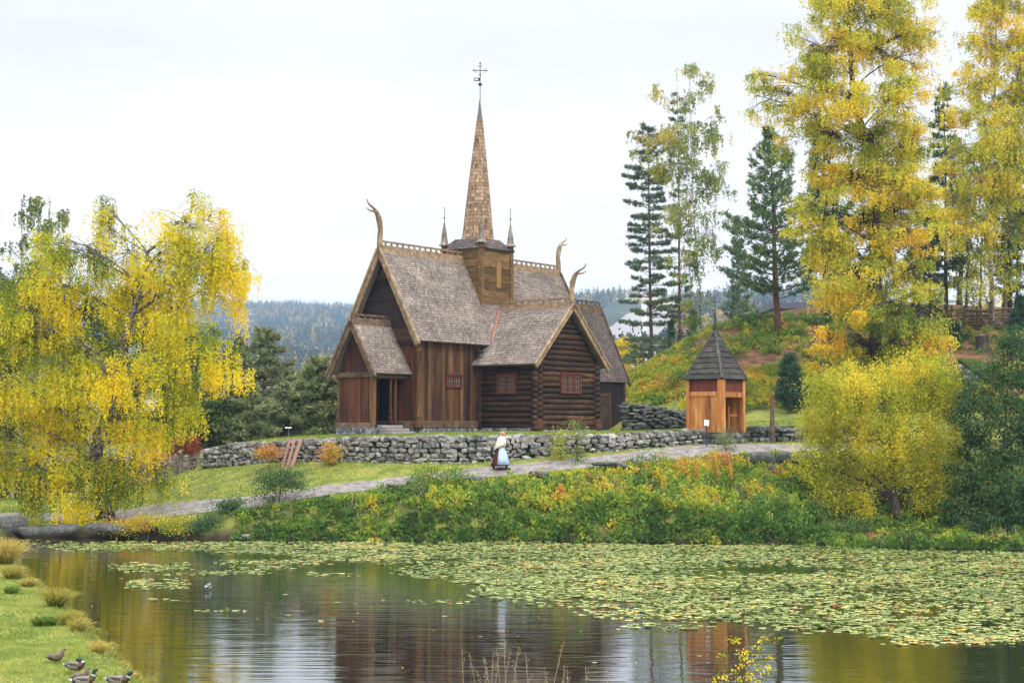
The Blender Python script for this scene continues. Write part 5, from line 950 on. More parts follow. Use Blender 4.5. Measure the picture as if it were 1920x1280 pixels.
for i in range(4):
    a, b = cs[i], cs[(i + 1) % 4]; nb_ = 9
    for k in range(nb_):
        f0, f1 = k / nb_, (k + 1) / nb_; g = rnd.uniform(0, .012); n_ = (b - a).cross(ap - a).normalized(); n_ = n_ if n_.z > 0 else -n_
        q0, q1, q2, q3 = a.lerp(ap, f0), b.lerp(ap, f0), b.lerp(ap, min(.985, f1 + .02)), a.lerp(ap, min(.985, f1 + .02)); lf = n_ * (.045 + g)
        mb.add([q0 + lf, q1 + lf, q2 + n_ * .012, q3 + n_ * .012, q0 - n_ * .03, q1 - n_ * .03], [(0, 1, 2, 3), (4, 5, 1, 0), (0, 3, 4), (1, 5, 2)], rnd.uniform(.2, .7))
mb.add([p - Vector((0, 0, .03)) for p in cs], [(3, 2, 1, 0)], .2)
kr = mb.build('roof', M['kroof'], kiosk); 
for i in range(4):
    mb = MB(); mb.beam(cs[i] + Vector((0, 0, .05)), ap + Vector((0, 0, .03)), .13, .07, t=.85); mb.build('hip_board', M['kroof'], kr)
mb = MB(); mb.lathe([(.09, hE + 2.15), (.08, hE + 2.5), (.055, hE + 2.62), (.05, hE + 3.0), (.02, hE + 3.15), (.018, hE + 3.9)], (s_ / 2, s_ / 2, 0), 8, .4); mb.beam((s_/2 - .1, s_/2 + .1, hE + 3.6), (s_/2 + .1, s_/2 - .1, hE + 3.6), .03, .04); mb.build('finial', M['kroof'], kr)
stones('foundation', [(x, y, -.22 + z) for x in np.arange(0, 1.9, .38) for y in (0, .9, 1.79) for z in (-.15, .08)] + [(x, y, -.22 + z) for y in np.arange(0, 1.9, .38) for x in (0, 1.79) for z in (-.15, .08)], [(.21, .2, .12)] * (30 + 20), 0, M['stone_dk'], kiosk, rough=.09)
# info lectern, dark post, flood light pole behind the wall
q = at(1325, 832, 66.8); sg = empty('info_stand', (q[0], q[1], gz(q[0], q[1])), 0, 'small white information board on a thin dark stand before the kiosk', 'sign'); hz = float(at(1325, 795, 66.8)[2]) - gz(q[0], q[1])
mb = MB(); mb.tube([(0, 0, -.1), (0, 0, hz)], .025, 6); mb.box((-.03, -.03, hz - .05), (.03, .03, hz), .5); mb.build('stand', M['iron'], sg)
mb = MB(); mb.add([(-.12, -.1, hz - .04), (.09, -.1, hz - .07), (.12, .08, hz + .17), (-.08, .08, hz + .20), (-.12, -.07, hz - .06), (.09, -.07, hz - .09), (.12, .11, hz + .15), (-.08, .11, hz + .18)], [(0, 1, 2, 3), (7, 6, 5, 4), (0, 4, 5, 1), (1, 5, 6, 2), (2, 6, 7, 3), (3, 7, 4, 0)]); mb.build('board', M['paper'], sg)
q = at(1449, 830, 68.6); g0 = gz(q[0], q[1]); mb = MB(); hh = float(at(1449, 741, 68.6)[2]) - g0; mb.loft([[(-.09, -.09, -.2), (.09, -.09, -.2), (.09, .09, -.2), (-.09, .09, -.2)], [(-.1, -.08, hh * .5), (.08, -.08, hh * .5), (.08, .1, hh * .5), (-.1, .1, hh * .5)], [(-.07, -.08, hh), (.09, -.08, hh), (.09, .08, hh), (-.07, .08, hh)]], .35)
o = mb.build('wooden_post', M['trim_dark'], None, bevel=.012); o.location = (q[0], q[1], g0); tag(o, 'single dark square timber post beside the gravel path, right of the kiosk', 'post')
q = at(541, 830, 74); sg = empty('lamp_pole', (q[0], q[1], gz(q[0], q[1])), 0, 'thin grey lamp pole standing behind the wall beside the leaning planks', 'lamp'); hz = float(at(541, 803, 74)[2]) - gz(q[0], q[1])
mb = MB(); mb.tube([(0, 0, -.1), (0, 0, hz)], .03, 6); mb.build('pole', M['lead'], sg); mb = MB(); mb.box((-.17, -.1, hz), (.14, .1, hz + .07), .8); mb.build('lamp_head', M['paper'], sg, bevel=.02)
# three planks and two sticks leaning on the wall
GPL = 'red brown planks leaning on the stone wall'
for i, (x0, y0, x1, y1, w_, lab) in enumerate([(528, 866, 544, 822, .13, 'leftmost of three planks leaning on the stone wall'), (538, 866, 553, 822, .13, 'middle one of three planks leaning on the stone wall'), (546, 866, 565, 822, .17, 'widest, right-hand one of three planks leaning on the stone wall')]):
    a, b = at(x0, y0, 67.6), at(x1, y1, 68.6); a[2] = gz(a[0], a[1]) - .03; mb = MB(); mb.beam((0, 0, 0), b - a, w_, .04, up=(0, -1, .3), t=.4 + .2 * i); o = mb.build('leaning_plank', M['plank_red'], None); o.location = a; tag(o, lab, 'plank', GPL)
a, b = at(568, 866, 67.4), at(578, 842, 68.2); a[2] = gz(a[0], a[1]); mb = MB(); mb.tube([(0, 0, 0), tuple(b - a)], .02, 5); o = mb.build('leaning_stick', M['grey_wood']); o.location = a; tag(o, 'thin stick leaning on the wall right of the three planks', 'stick')

# ------------------------------------------------------------------ fences, huts
def picket():
    a, b = at(238, 908, 75.5), at(374, 881, 74.2); r_ = empty('picket_fence', a, 0, 'low grey vertical board fence between the birch and the stone wall', 'fence'); d = b - a; L_ = np.linalg.norm(d[:2]); n = int(L_ / .16); mb = MB()
    for i in range(n + 1):
        f = i / n; p = d * f; h_ = .82 * rnd.uniform(.85, 1.1); lx = rnd.uniform(-.03, .03); w_ = rnd.uniform(.05, .07)
        mb.loft([[(p[0] - w_, p[1] - .015, p[2] - .6), (p[0] + w_, p[1] - .015, p[2] - .6), (p[0] + w_, p[1] + .015, p[2] - .6), (p[0] - w_, p[1] + .015, p[2] - .6)], [(p[0] - w_ + lx, p[1] - .015, p[2] + h_), (p[0] + w_ * .6 + lx, p[1] - .015, p[2] + h_ + .04), (p[0] + w_ * .6 + lx, p[1] + .015, p[2] + h_ + .04), (p[0] - w_ + lx, p[1] + .015, p[2] + h_)]], rnd.uniform(.1, .8))
    mb.build('pickets', M['grey_wood'], r_)
    for zz in (.28, .66):
        mb = MB(); mb.beam((0, -.04, zz), (d[0], d[1] - .04, d[2] + zz), .05, .09); mb.build('rail', M['grey_wood'], r_)
    for f in (.12, .75):
        p = d * f; zb = p[2]; mb = MB(); mb.box((p[0] - .09, p[1] - .15, zb - .6), (p[0] + .09, p[1] - .02, zb + .95), .3); mb.build('post', M['grey_wood'], r_, bevel=.01)
picket()
a, b = ground_pt(1752, 606, 90), ground_pt(1935, 608, 90); a[1] = b[1] = 96.5; a = np.array([at(1752, 600, 96.5)[0], 96.5, gz(at(1752, 600, 96.5)[0], 96.5)]); b = np.array([at(1945, 600, 97.5)[0], 97.5, gz(at(1945, 600, 97.5)[0], 97.5)])
rf = empty('rail_fence', a, 0, 'long brown roundpole fence on the hilltop between the birches, right', 'fence'); d = b - a
for k in range(9):
    mb = MB()
    for (f0, f1) in ((0, .38), (.33, .70), (.66, 1.0)):
        j = rnd.uniform(-.05, .05); mb.tube([d * f0 + [0, rnd.uniform(-.05, .05), .12 + k * .155 + j], d * (f0 + f1) / 2 + [0, 0, .12 + k * .155 - .03 + j], d * f1 + [0, rnd.uniform(-.05, .05), .12 + k * .155 + rnd.uniform(-.12, .12)]], [.06, .055, .04], 6, rnd.uniform(.2, .8))
    mb.build('rail', M['trim_dark'], rf, smooth=True)
for i in range(8):
    f = (i + .3) / 8; p = d * f; 
    for sg in (-.1, .1): mb = MB(); mb.tube([(p[0] + sg * .3, p[1] + sg, -.1), (p[0] + rnd.uniform(-.05, .05), p[1] + sg, 1.75)], [.05, .035], 6, .4); mb.build('post', M['trim_dark'], rf)
for i in range(4):
    f = .55 + .13 * i; p = d * f; mb = MB(); mb.tube([(p[0], p[1] - .5, 0), (p[0] - 1.0, p[1], 1.5)], [.04, .03], 5, .7); mb.build('brace', M['grey_wood'], rf)
# log storehouse at the left edge
q = gp(45, 80); hut = empty('log_storehouse', (q[0], q[1], q[2] - .1), math.radians(-6), 'low dark log storehouse with overgrown turf roof behind the weeping birch', 'hut')
def hutpart(hut, W_, D_, hw, hr, mwall, posts=()):
    mb = MB(); z = .12
    while z < hw:
        log(mb, (-W_ / 2 - .2, -D_ / 2, z), (W_ / 2 + .2, -D_ / 2, z), .13, rnd.uniform(.2, .6)); log(mb, (-W_ / 2, -D_ / 2 - .2, z + .06), (-W_ / 2, D_ / 2, z + .06), .13, .4); log(mb, (W_ / 2, -D_ / 2 - .2, z + .06), (W_ / 2, D_ / 2, z + .06), .13, .4); log(mb, (-W_ / 2, D_ / 2, z), (W_ / 2, D_ / 2, z), .13, .4); z += .235
    mb.build('wall', mwall, hut, smooth=True)
    mb = MB(); ov = .5
    mb.add([(-W_/2 - ov, -D_/2 - ov, hw - .12), (W_/2 + ov, -D_/2 - ov, hw - .12), (W_/2 + ov, 0, hr), (-W_/2 - ov, 0, hr), (W_/2 + ov, D_/2 + ov, hw - .12), (-W_/2 - ov, D_/2 + ov, hw - .12)] + [(x, y, z - .16) for x, y, z in [(-W_/2 - ov, -D_/2 - ov, hw - .12), (W_/2 + ov, -D_/2 - ov, hw - .12), (W_/2 + ov, 0, hr), (-W_/2 - ov, 0, hr), (W_/2 + ov, D_/2 + ov, hw - .12), (-W_/2 - ov, D_/2 + ov, hw - .12)]],
           [(0, 1, 2, 3), (3, 2, 4, 5), (7, 6, 9, 8), (8, 9, 11, 10), (6, 7, 1, 0), (10, 11, 5, 4), (0, 3, 9, 6), (3, 5, 11, 9), (1, 7, 8, 2), (2, 8, 10, 4)], .4)
    rf_ = mb.build('roof', M['trim_dark'], hut)
    n = int(W_ * D_ * 130); u = R.uniform(-1, 1, n); x = R.uniform(-1, 1, n) * (W_ / 2 + ov); y = u * (D_ / 2 + ov); z = hr - (hr - hw + .12) * np.abs(u)
    blade_mesh('turf', np.stack([x, y, z], 1), R.normal(0, .35, (n, 3)) + [0, -.3, 1], R.uniform(.12, .34, n), np.full(n, .035), R.normal(.4, .22, n) + .25 * n3(np.stack([x, y, z], 1), 1.2, 5), M['grass'], rf_)
    return rf_
hutpart(hut, 5.6, 3.6, 1.75, 2.7, M['log'])
mb = MB(); mb.box((-.6, -1.98, .15), (.35, -1.9, 1.6), .3); mb.build('door', M['black_wood'], hut); mb = MB(); mb.box((.35, -2.02, .1), (.5, -1.9, 1.65), .9); mb.box((-.75, -2.02, .1), (-.6, -1.9, 1.65), .9); mb.build('door_frame', M['grey_wood'], hut)
# turf-roofed stone cellar on the right hill
q = ground_pt(1800, 722, 78); cel = empty('turf_cellar', (q[0], q[1], q[2] - .2), math.radians(-38), 'small dark stone cellar with a grassy turf roof on the right hillside', 'hut')
mb = MB(); mb.add([(-1.3, 0, -.3), (1.3, 0, -.3), (1.3, 0, .75), (0, 0, 1.5), (-1.3, 0, .75), (-1.3, 3, -.3), (1.3, 3, -.3), (1.3, 3, .75), (0, 3, 1.5), (-1.3, 3, .75)], [(0, 1, 2, 3, 4), (9, 8, 7, 6, 5), (0, 5, 6, 1), (1, 6, 7, 2), (0, 4, 9, 5), (2, 7, 8, 3), (3, 8, 9, 4)], .3); mb.build('wall', M['stone_dk'], cel)
stones('facing', [(x, -.04, z) for z in np.arange(-.1, .8, .24) for x in np.arange(-1.15, 1.2, .42) if not (abs(x - .35) < .35 and z < .5)] + [(-.5, -.04, .95), (0, -.04, 1.0), (.5, -.04, .95), (0, -.04, 1.25)], [(.23, .12, .13)] * (len([0 for z in np.arange(-.1, .8, .24) for x in np.arange(-1.15, 1.2, .42) if not (abs(x - .35) < .35 and z < .5)]) + 4), 0, M['slate'], cel, rough=.08)
mb = MB(); mb.box((.1, -.1, -.1), (.65, -.02, .55), .4); mb.build('hatch', M['grey_wood'], cel)
n = 5000; u = R.uniform(-1, 1, n); x = u * 1.6; z = 1.62 - .62 * np.abs(x); y = R.uniform(-.15, 3.2, n)
mb = MB(); mb.add([(-1.6, -.15, .62), (0, -.15, 1.62), (1.6, -.15, .62), (-1.6, 3.2, .62), (0, 3.2, 1.62), (1.6, 3.2, .62), (-1.6, -.15, .5), (0, -.15, 1.5), (1.6, -.15, .5), (-1.6, 3.2, .5), (0, 3.2, 1.5), (1.6, 3.2, .5)], [(0, 1, 4, 3), (1, 2, 5, 4), (9, 10, 7, 6), (10, 11, 8, 7), (6, 7, 1, 0), (7, 8, 2, 1), (3, 4, 10, 9), (4, 5, 11, 10), (0, 3, 9, 6), (2, 8, 11, 5)], .3)
rf_ = mb.build('roof', M['core'], cel); blade_mesh('turf', np.stack([x, y, z], 1), R.normal(0, .35, (n, 3)) + [0, -.2, 1], R.uniform(.1, .25, n), np.full(n, .035), R.normal(.3, .2, n), M['grass'], rf_)
# stump
q = ground_pt(1842, 658, 85); mb = MB(); hs2 = .95; mb.lathe([(.52, -.2), (.44, .1), (.38, .4), (.40, hs2 - .03), (.36, hs2)], (0, 0, 0), 14, .2)
mb.v = [(x + .05 * math.sin(9 * math.atan2(y, x)) * (1 if z < .8 else .5), y, z + .04 * math.sin(5 * x)) for x, y, z in mb.v]; so_ = empty('tree_stump', q, 0, 'thick dark tree stump with pale cut top on the brown slope', 'stump'); mb.build('bark', M['bark_dark'], so_, smooth=False)
mb = MB(); mb.lathe([(.01, hs2 + .03), (.36, hs2 + .02), (.37, hs2 - .02)], (0, 0, 0), 14, .9); mb.build('cut_face', M['grey_wood'], so_)
# boulders
BL = [(1425, 859, 63.8, .62, .3, 'large squared grey boulder, left one in the row under the path end'), (1478, 857, 64.0, .5, .26, 'flat grey boulder in the middle of the row under the path end'), (1512, 862, 64.2, .42, .3, 'round dark boulder touching the willow bush'), (1447, 882, 63.4, .36, .24, 'grey boulder below the row of boulders, above the brown grass'),
      (1135, 869, 62.9, .62, .10, 'long flat slab edging the path below the wall'), (1166, 873, 62.8, .34, .13, 'grey slab right of the long flat slab at the path edge'), (1010, 888, 62.4, .42, .14, 'low grey slab at the path edge, right of the walking woman'), (893, 899, 62.5, .5, .16, 'dark slab at the path edge just left of the walking woman'), (640, 930, 62.1, .6, .1, 'thin slab along the path edge near the green bush'),
      (15, 985, 60.9, .8, .38, 'big dark boulder at the water edge, far left'), (58, 996, 60.3, .5, .22, 'dark boulder between the big one and the hanging birch strands'), (110, 992, 60.6, .9, .2, 'long dark kerb stone behind the hanging birch strands'), (200, 988, 60.6, .9, .18, 'long dark kerb stone right of the birch strands'), (1985 - 118, 640, 92, .3, .2, 'pale rounded rock near the tree stump'), (1893, 618, 95, .55, .2, 'pale flat rock on the brown slope below the fence'),
      (1252, 680, 88, .4, .22, 'pale grey rock on the hill shoulder left of the kiosk roof'), (1258, 652, 93, .9, .25, 'dark rock ledge on the hill shoulder near the far white houses'), (462, 1004, 60.1, .22, .08, 'small pinkish stone at the waterline'), (745, 908, 62.6, .5, .1, 'flat pale slab at the path bend')]
for (px, py, D, a, b, lab) in BL:
    if D > 80: q = ground_pt(px, py, 78)
    else: q = at(px, py, D); q[2] = q[2]
    o = stones('boulder', [(0, 0, 0)], [(a, a * .7, b)], R.uniform(-.3, .3), M['stone' if 'pale' in lab or 'pink' in lab else 'stone_dk'], None, rough=.07, t=np.array([.5]), rounding=.45); o.location = q; tag(o, lab, 'boulder')
    m = o.modifiers.new('sub', 'SUBSURF'); m.levels = m.render_levels = 1
# ------------------------------------------------------------------ far buildings and ski jump
def far_house(px0, px1, ytop, ybot, D, lab, mat, wins=5, flat=True, depth=12, name='white_building'):
    D = float(ground_pt((px0 + px1) / 2, ybot, D * .7, D * 1.35)[1]) if name == 'farmhouse' else D; a, b = at(px0, ybot, D), at(px1, ybot, D); t_ = float(at(px0, ytop, D)[2]); W_ = b[0] - a[0]; r_ = empty(name, a, 0, lab, 'building'); h = t_ - a[2]; mb = MB(); mb.box((0, 0, -3 if name == 'farmhouse' else -14), (W_, depth, h), .6); w = mb.build('wall', mat, r_)
    mb = MB()
    if flat: mb.box((-.3, -.3, h + .004), (W_ + .3, depth + .3, h + .5), .5)
    else: mb.add([(-.4, -.4, h), (W_ + .4, -.4, h), (W_ + .4, depth / 2, h + depth * .3), (-.4, depth / 2, h + depth * .3), (W_ + .4, depth + .4, h), (-.4, depth + .4, h)], [(0, 1, 2, 3), (3, 2, 4, 5), (0, 3, 5), (1, 4, 2), (0, 5, 4, 1)], .5)
    mb.build('roof', M['lead'], r_)
    for k in range(wins):
        mb = MB(); x = W_ * (k + .5) / wins; mb.box((x - W_ / wins * .28, -.08, h * .42), (x + W_ / wins * .28, .02, h * .72), .5); mb.build('window', M['glass'], r_)
wht = mat_plain('white_render', (.72, .72, .70), .8); gry = mat_plain('grey_cladding', (.12, .15, .18), .7)
far_house(1198, 1228, 651, 680, 420, 'white low building seen left of the tall pine trunk', wht, 4)
far_house(1228, 1292, 644, 682, 440, 'long white building behind the tall pine trunk at the hill shoulder', wht, 8)
far_house(1188, 1212, 665, 690, 400, 'lower white annex just right of the yellow birch', wht, 3)
far_house(1452, 1545, 579, 600, 118, 'long low grey pavilion behind the broad conical pine', gry, 9, name='grey_pavilion', depth=8)
for (x0, x1, yt, yb, D, lab) in [(438, 452, 585.5, 589, 1900, 'farmhouse on the far wooded hillside, leftmost of the row'), (464, 479, 585, 588.5, 1950, 'farmhouse on the far wooded hillside, nearest the birch tip'), (468, 480, 603.5, 607, 1650, 'pale farmhouse just below the upper farms on the far hill'), (402, 420, 643, 648, 1200, 'white farm buildings seen through the birch strands on the far hill'), (427, 438, 643.5, 647.5, 1210, 'barn beside the white farm buildings on the far hill'), (1000 - 380, 627, 575.5, 578, 2200, 'small pinkish house high on the far hillside')]:
    far_house(x0, x1, yt, yb, D, lab, wht, 3, False, 10, 'farmhouse')
_g = [ground_pt(px, py, 450, 2600) for px, py in ((1150, 650), (1200, 580))]; SKI_D = (float(_g[0][1]), float(_g[1][1])); sj = ground_pt(1180, 620, 450, 2600); ski = empty('ski_jump', sj, 0, 'pale ski jump landing slopes and inrun track on the far hillside', 'ski jump')
def strip(name, pts, D0, D1, mat, th=2.0):
    P_ = [ground_pt(px, py, 450, 2600) * [.982, .982, 1] + [0, 0, 0] for px, py, f in pts]; P_ = [at(px, py, p[1]) - sj for (px, py, f), p in zip(pts, P_)]; mb = MB(); k = len(P_); mb.add(P_ + [p - [0, 0, th] for p in P_], [tuple(range(k)), tuple(range(2 * k - 1, k - 1, -1))] + [(i, k + i, k + (i + 1) % k, (i + 1) % k) for i in range(k)], .6); return mb.build(name, mat, ski)
plm = mat_plain('pale_green_plastic_matting', (.50, .62, .56), .6); gravelm = mat_plain('bare_slope', (.26, .25, .25), .9)
strip('bare_slope', [(1128, 628, 0), (1175, 588, .7), (1262, 572, 1), (1262, 600, .6), (1200, 655, 0), (1150, 660, 0)], 1100, 1300, gravelm)
strip('landing_slope', [(1135, 618, 0), (1176, 596, 1), (1181, 602, 1), (1146, 624, 0)], 1080, 1200, plm); strip('landing_slope', [(1162, 629, 0), (1182, 615, 1), (1190, 622, 1), (1170, 636, 0)], 1070, 1120, plm)
strip('inrun_track', [(1192, 634, 0), (1208, 612, 1), (1211, 614, 1), (1196, 637, 0)], 1060, 1080, wht, 1); strip('inrun_track', [(1232, 568, 0), (1262, 546, 1), (1264, 549, 1), (1235, 572, 0)], 1090, 1180, wht, 1)
mb = MB(); mb.box((5, -30, -8), (8, -27, 14), .5); mb.build('judges_tower', wht, ski)

# ------------------------------------------------------------------ far forest (one mass)
def far_forest():
    rs = np.random.default_rng(11); n = 26000; px = np.concatenate([rs.uniform(330, 760, n // 2), rs.uniform(1050, 1640, n - n // 2)]); y = np.exp(rs.uniform(math.log(330), math.log(2750), n)); x = (px - 960) / F * y * 1.0015
    cl = clearing(x, y); keep = (cl < .02 + rs.normal(0, .06, n)) & ~((px > 1122) & (px < 1268) & (y > SKI_D[0] * .8) & (y < SKI_D[1] * 1.05)); x, y = x[keep], y[keep]; z = H(x, y, False); n = len(x); dec = (rs.random(n) < np.where(y < 900, .55, .28) + .35 * (n3(np.stack([x, y, z], 1), 1 / 140., 3) > .25)); h = rs.uniform(8, 17, n) * np.where(y > 1900, .85, 1); h[dec] *= .72
    for isdec, nm, mat, m in ((False, 'spruce_forest', 'far_con', 46), (True, 'birch_forest', 'far_dec', 46)):
        s = dec == isdec; X, Y, Z, h_ = x[s], y[s], z[s], h[s]; k = len(X); f = rs.uniform(0, 1, (k, m)); a = rs.uniform(0, 6.28, (k, m))
        if isdec: r_ = h_[:, None] * .26 * np.sqrt(np.clip(1 - (f * 2 - 1) ** 2, 0, 1)) * rs.uniform(.4, 1, (k, m)); zz = h_[:, None] * (.2 + .8 * f)
        else: r_ = h_[:, None] * .20 * (1 - f) ** .9 * rs.uniform(.5, 1.1, (k, m)); zz = h_[:, None] * (.04 + .94 * f)
        C = np.stack([X[:, None] + r_ * np.cos(a), Y[:, None] + r_ * np.sin(a), Z[:, None] + zz], -1).reshape(-1, 3); Dv = np.stack([np.cos(a), np.sin(a), np.full(a.shape, -.9 if not isdec else .1)], -1).reshape(-1, 3) + rs.normal(0, .3, (k * m, 3))
        S = np.repeat(h_, m) * (.17 if not isdec else .15) * (1.15 - .75 * f.ravel() * (0 if isdec else 1)); T = np.repeat(rs.normal(.5, .25, k), m) + rs.normal(0, .1, k * m)
        o = leaf_mesh(nm, C, Dv, S, T, M[mat], None, .75); tag(o, 'dark spruce forest covering the far blue hills' if not isdec else 'pale yellow birch woods on the lower far hills', 'forest', None, 'stuff')
far_forest()

# ------------------------------------------------------------------ undergrowth on the bank and the hill
def scatter(n, x0, x1, y0, y1, ok, rs):
    x = rs.uniform(x0, x1, n); y = rs.uniform(y0, y1, n); m = ok(x, y); x, y = x[m], y[m]; return x, y, H(x, y)
def clumps_mesh(name, label, x, y, z, hgt, rad, hue, mat, rs, m=90, leaf=.085, aspect=.6, cat='undergrowth'):
    k = len(x); u = rs.normal(0, 1, (k, m, 3)); u /= np.linalg.norm(u, axis=2, keepdims=True); u[:, :, 2] = np.abs(u[:, :, 2]); u *= rs.uniform(.3, 1, (k, m, 1)) ** .5
    C = np.stack([x[:, None] + u[:, :, 0] * rad[:, None], y[:, None] + u[:, :, 1] * rad[:, None], z[:, None] + u[:, :, 2] * hgt[:, None]], -1).reshape(-1, 3)
    T = np.repeat(hue, m) + rs.normal(0, .07, k * m); S = leaf * rs.uniform(.6, 1.5, k * m); o = leaf_mesh(name, C, u.reshape(-1, 3) + rs.normal(0, .5, (k * m, 3)) + [0, 0, .2], S, T, M[mat], None, aspect); return tag(o, label, cat, None, 'stuff')
rs = np.random.default_rng(21)
pxof = lambda x, y: 960 + F * x / (y * FW[1] + 0) 
def okb(x, y):
    d = poly_sd(SHORE, x, y); return (d > -.12) & (path_d(x, y) > .12) & (y < np.interp(x, PATH[:, 0], PATH[:, 1])) & (y > 54) & (pxof(x, y) > 440)
x, y, z = scatter(13000, -13, 30, 55, 67, okb, rs); P = np.stack([x, y, z], 1); px = pxof(x, y); dsh = poly_sd(SHORE, x, y)
east = sm(850, 930, px) * (1 - sm(1400, 1480, px)); hue = .345 + .30 * n3(P, 1.1, 1) + .12 * n3(P, 3.0, 2) + .09 * east + rs.normal(0, .13, len(x)); red = (n3(P, .9, 8) > .55) & (rs.random(len(x)) < .5) & (px > 1230) & (px < 1420) & (z > 1.5); hue[red] = rs.uniform(.68, .93, red.sum())
hue -= .2 * sm(.9, .2, dsh); ypf = np.interp(x, PATH[:, 0], PATH[:, 1]) - np.interp(x, PATH[:, 0], PW) ; zpf = H(x, ypf, False); los = CZ - (CZ - zpf) * y / ypf; cap = los - z + rs.uniform(-.12, .05, len(x)) + np.where((rs.random(len(x)) < .05), rs.uniform(.1, .4, len(x)), 0); kp = (rs.random(len(x)) < np.maximum(np.where(px < 860, .55, np.where(px > 1540, .25, .8)), sm(.9, .3, dsh) * np.where(px > 1540, .5, .95))) & (cap > .05); hg = rs.uniform(.18, .75, len(x)) ** 1.1 * np.where(rs.random(len(x)) < .08, 1.5, 1) * np.where(px > 1540, .6, 1) * np.where(px < 860, .75, 1) * (.8 + .2 * sm(.1, .8, dsh)); hg = np.minimum(hg, np.maximum(cap, .05))
clumps_mesh('bank_undergrowth', 'dense mixed green, yellow and orange plants covering the pond bank', x[kp], y[kp], z[kp], hg[kp], rs.uniform(.18, .36, kp.sum()), hue[kp], 'l_bank', rs, 64, .118)
# long grass between the plants
x, y, z = scatter(26000, -15, 30, 55, 67, lambda x, y: okb(x, y), rs); P = np.stack([x, y, z], 1); blade_mesh_o = blade_mesh('long_grass', P, rs.normal(0, .4, (len(x), 3)) + [0, -.3, 1], np.minimum(rs.uniform(.15, .5, len(x)), np.maximum(.06, CZ - (CZ - H(x, np.interp(x, PATH[:, 0], PATH[:, 1]) - .7, False)) * y / (np.interp(x, PATH[:, 0], PATH[:, 1]) - .7) - z)), np.full(len(x), .02), .55 + .3 * n3(P, 1.0, 4) + rs.normal(0, .15, len(x)), M['grass']); tag(blade_mesh_o, 'long green and straw coloured grass on the pond bank', 'grass', None, 'stuff')
x, y, z = scatter(5200, -13, 30, 55, 66.5, lambda x, y: okb(x, y), rs); P = np.stack([x, y, z], 1); P = P[n3(P, .8, 31) > .1]
lg = bent_blades('dry_stalks', P, rs.normal(0, .25, (len(P), 3)) + [0, -.05, 1], np.minimum(rs.uniform(.4, 1.0, len(P)), np.maximum(.2, CZ - .035 * P[:, 1] * .5 - P[:, 2] + .1)), np.full(len(P), .022), .45 + .45 * rs.random(len(P)), M['dry'], sag=.35); tag(lg, 'straw coloured dead stalks standing among the bank plants', 'dry grass', None, 'stuff')
# hillside low shrubs (right)
def okh(x, y): return (y > wall_d(x)) & (x > 5.0) & (y > 79.2 + .8 * wob(x, y, .8) + 3.2 * sm(11.8, 12.8, x) * sm(19, 16.5, x)) & ~((x < 9.8) & (y < 87))
x, y, z = scatter(16000, 5, 36, 79, 100, okh, rs); P = np.stack([x, y, z], 1); den_ = np.where(z < 8.2 + n3(P, .35, 3) * 1.4, .80, .22) * np.where(x > 24, .6, 1) * sm(-.55, .1, n3(P, .55, 14)); kp = rs.random(len(x)) < den_
x, y, z, P = x[kp], y[kp], z[kp], P[kp]; hue = .50 + .24 * n3(P, .9, 5) + rs.normal(0, .15, len(x)) + .1 * sm(17, 12, x); hue[z > 8.5] -= .18
clumps_mesh('hill_undergrowth', 'low yellow-green berry shrubs covering the hillside behind the kiosk', x, y, z, rs.uniform(.15, .55, len(x)) * (1 + 1.0 * (rs.random(len(x)) < .05)), rs.uniform(.18, .42, len(x)), hue, 'l_bank', rs, 60, .11)
# lawn blades: slope below the wall, terrace lip, strip by the kiosk
def okl(x, y): return (poly_sd(SHORE, x, y) > .3) & (path_d(x, y) > -.03 + .25 * n3(np.stack([x, y, x * 0], 1), 2.5, 1) * .5) & ~((np.abs(y - wall_d(x) - .35) < .33) & (x > WX[0]) & (x < 17)) 
x, y, z = scatter(90000, -30, 21, 60.5, 79, okl, rs); kp = ((y < wall_d(x)) | (y < wall_d(x) + 5) | (x > 12) | (x < WX[0])) ; x, y, z = x[kp], y[kp], z[kp]; P = np.stack([x, y, z], 1)
lg = blade_mesh('lawn_grass', P, rs.normal(0, .4, (len(x), 3)) + [0, 0, 1], rs.uniform(.04, .12, len(x)), np.full(len(x), .028), .42 + .28 * n3(P, .5, 6) + rs.normal(0, .16, len(x)), M['grass']); tag(lg, 'short green lawn grass around the wall and the church terrace', 'grass', None, 'stuff')
# grass hanging over the top of the wall
x = rs.uniform(WX[1], 11.5, 9000); y = wall_d(x) + rs.uniform(.12, .9, len(x)); z = np.interp(x, WX, WT) - .02; P = np.stack([x, y, z], 1); kp = n3(P, 1.2, 9) > -.35; P = P[kp]
lg = blade_mesh('wall_top_grass', P, rs.normal(0, .4, (len(P), 3)) + [0, -.5, .8], rs.uniform(.06, .2, len(P)), np.full(len(P), .03), .5 + .25 * n3(P, .6, 6) + rs.normal(0, .16, len(P)), M['grass']); tag(lg, 'grass growing over the top stones of the wall', 'grass', None, 'stuff')
# moss and weeds rooted in the wall face
x = rs.uniform(WX[1], 12.5, 26000); f = rs.uniform(0, 1, len(x)) ** 1.6; y = wall_d(x) - .06 + .1 * f; z = np.interp(x, WX, WB) * (1 - f) + np.interp(x, WX, WT) * f; P = np.stack([x, y, z], 1); P = P[(n3(P, 1.9, 41) > .38)]
lm_ = leaf_mesh('wall_moss', P + rs.normal(0, .04, P.shape), rs.normal(0, .6, P.shape) + [0, -.4, .2], rs.uniform(.03, .075, len(P)), .30 + rs.normal(0, .14, len(P)), M['l_dgreen'], None, .7); tag(lm_, 'moss and small weeds growing between the stones of the terrace wall', 'moss', None, 'stuff')
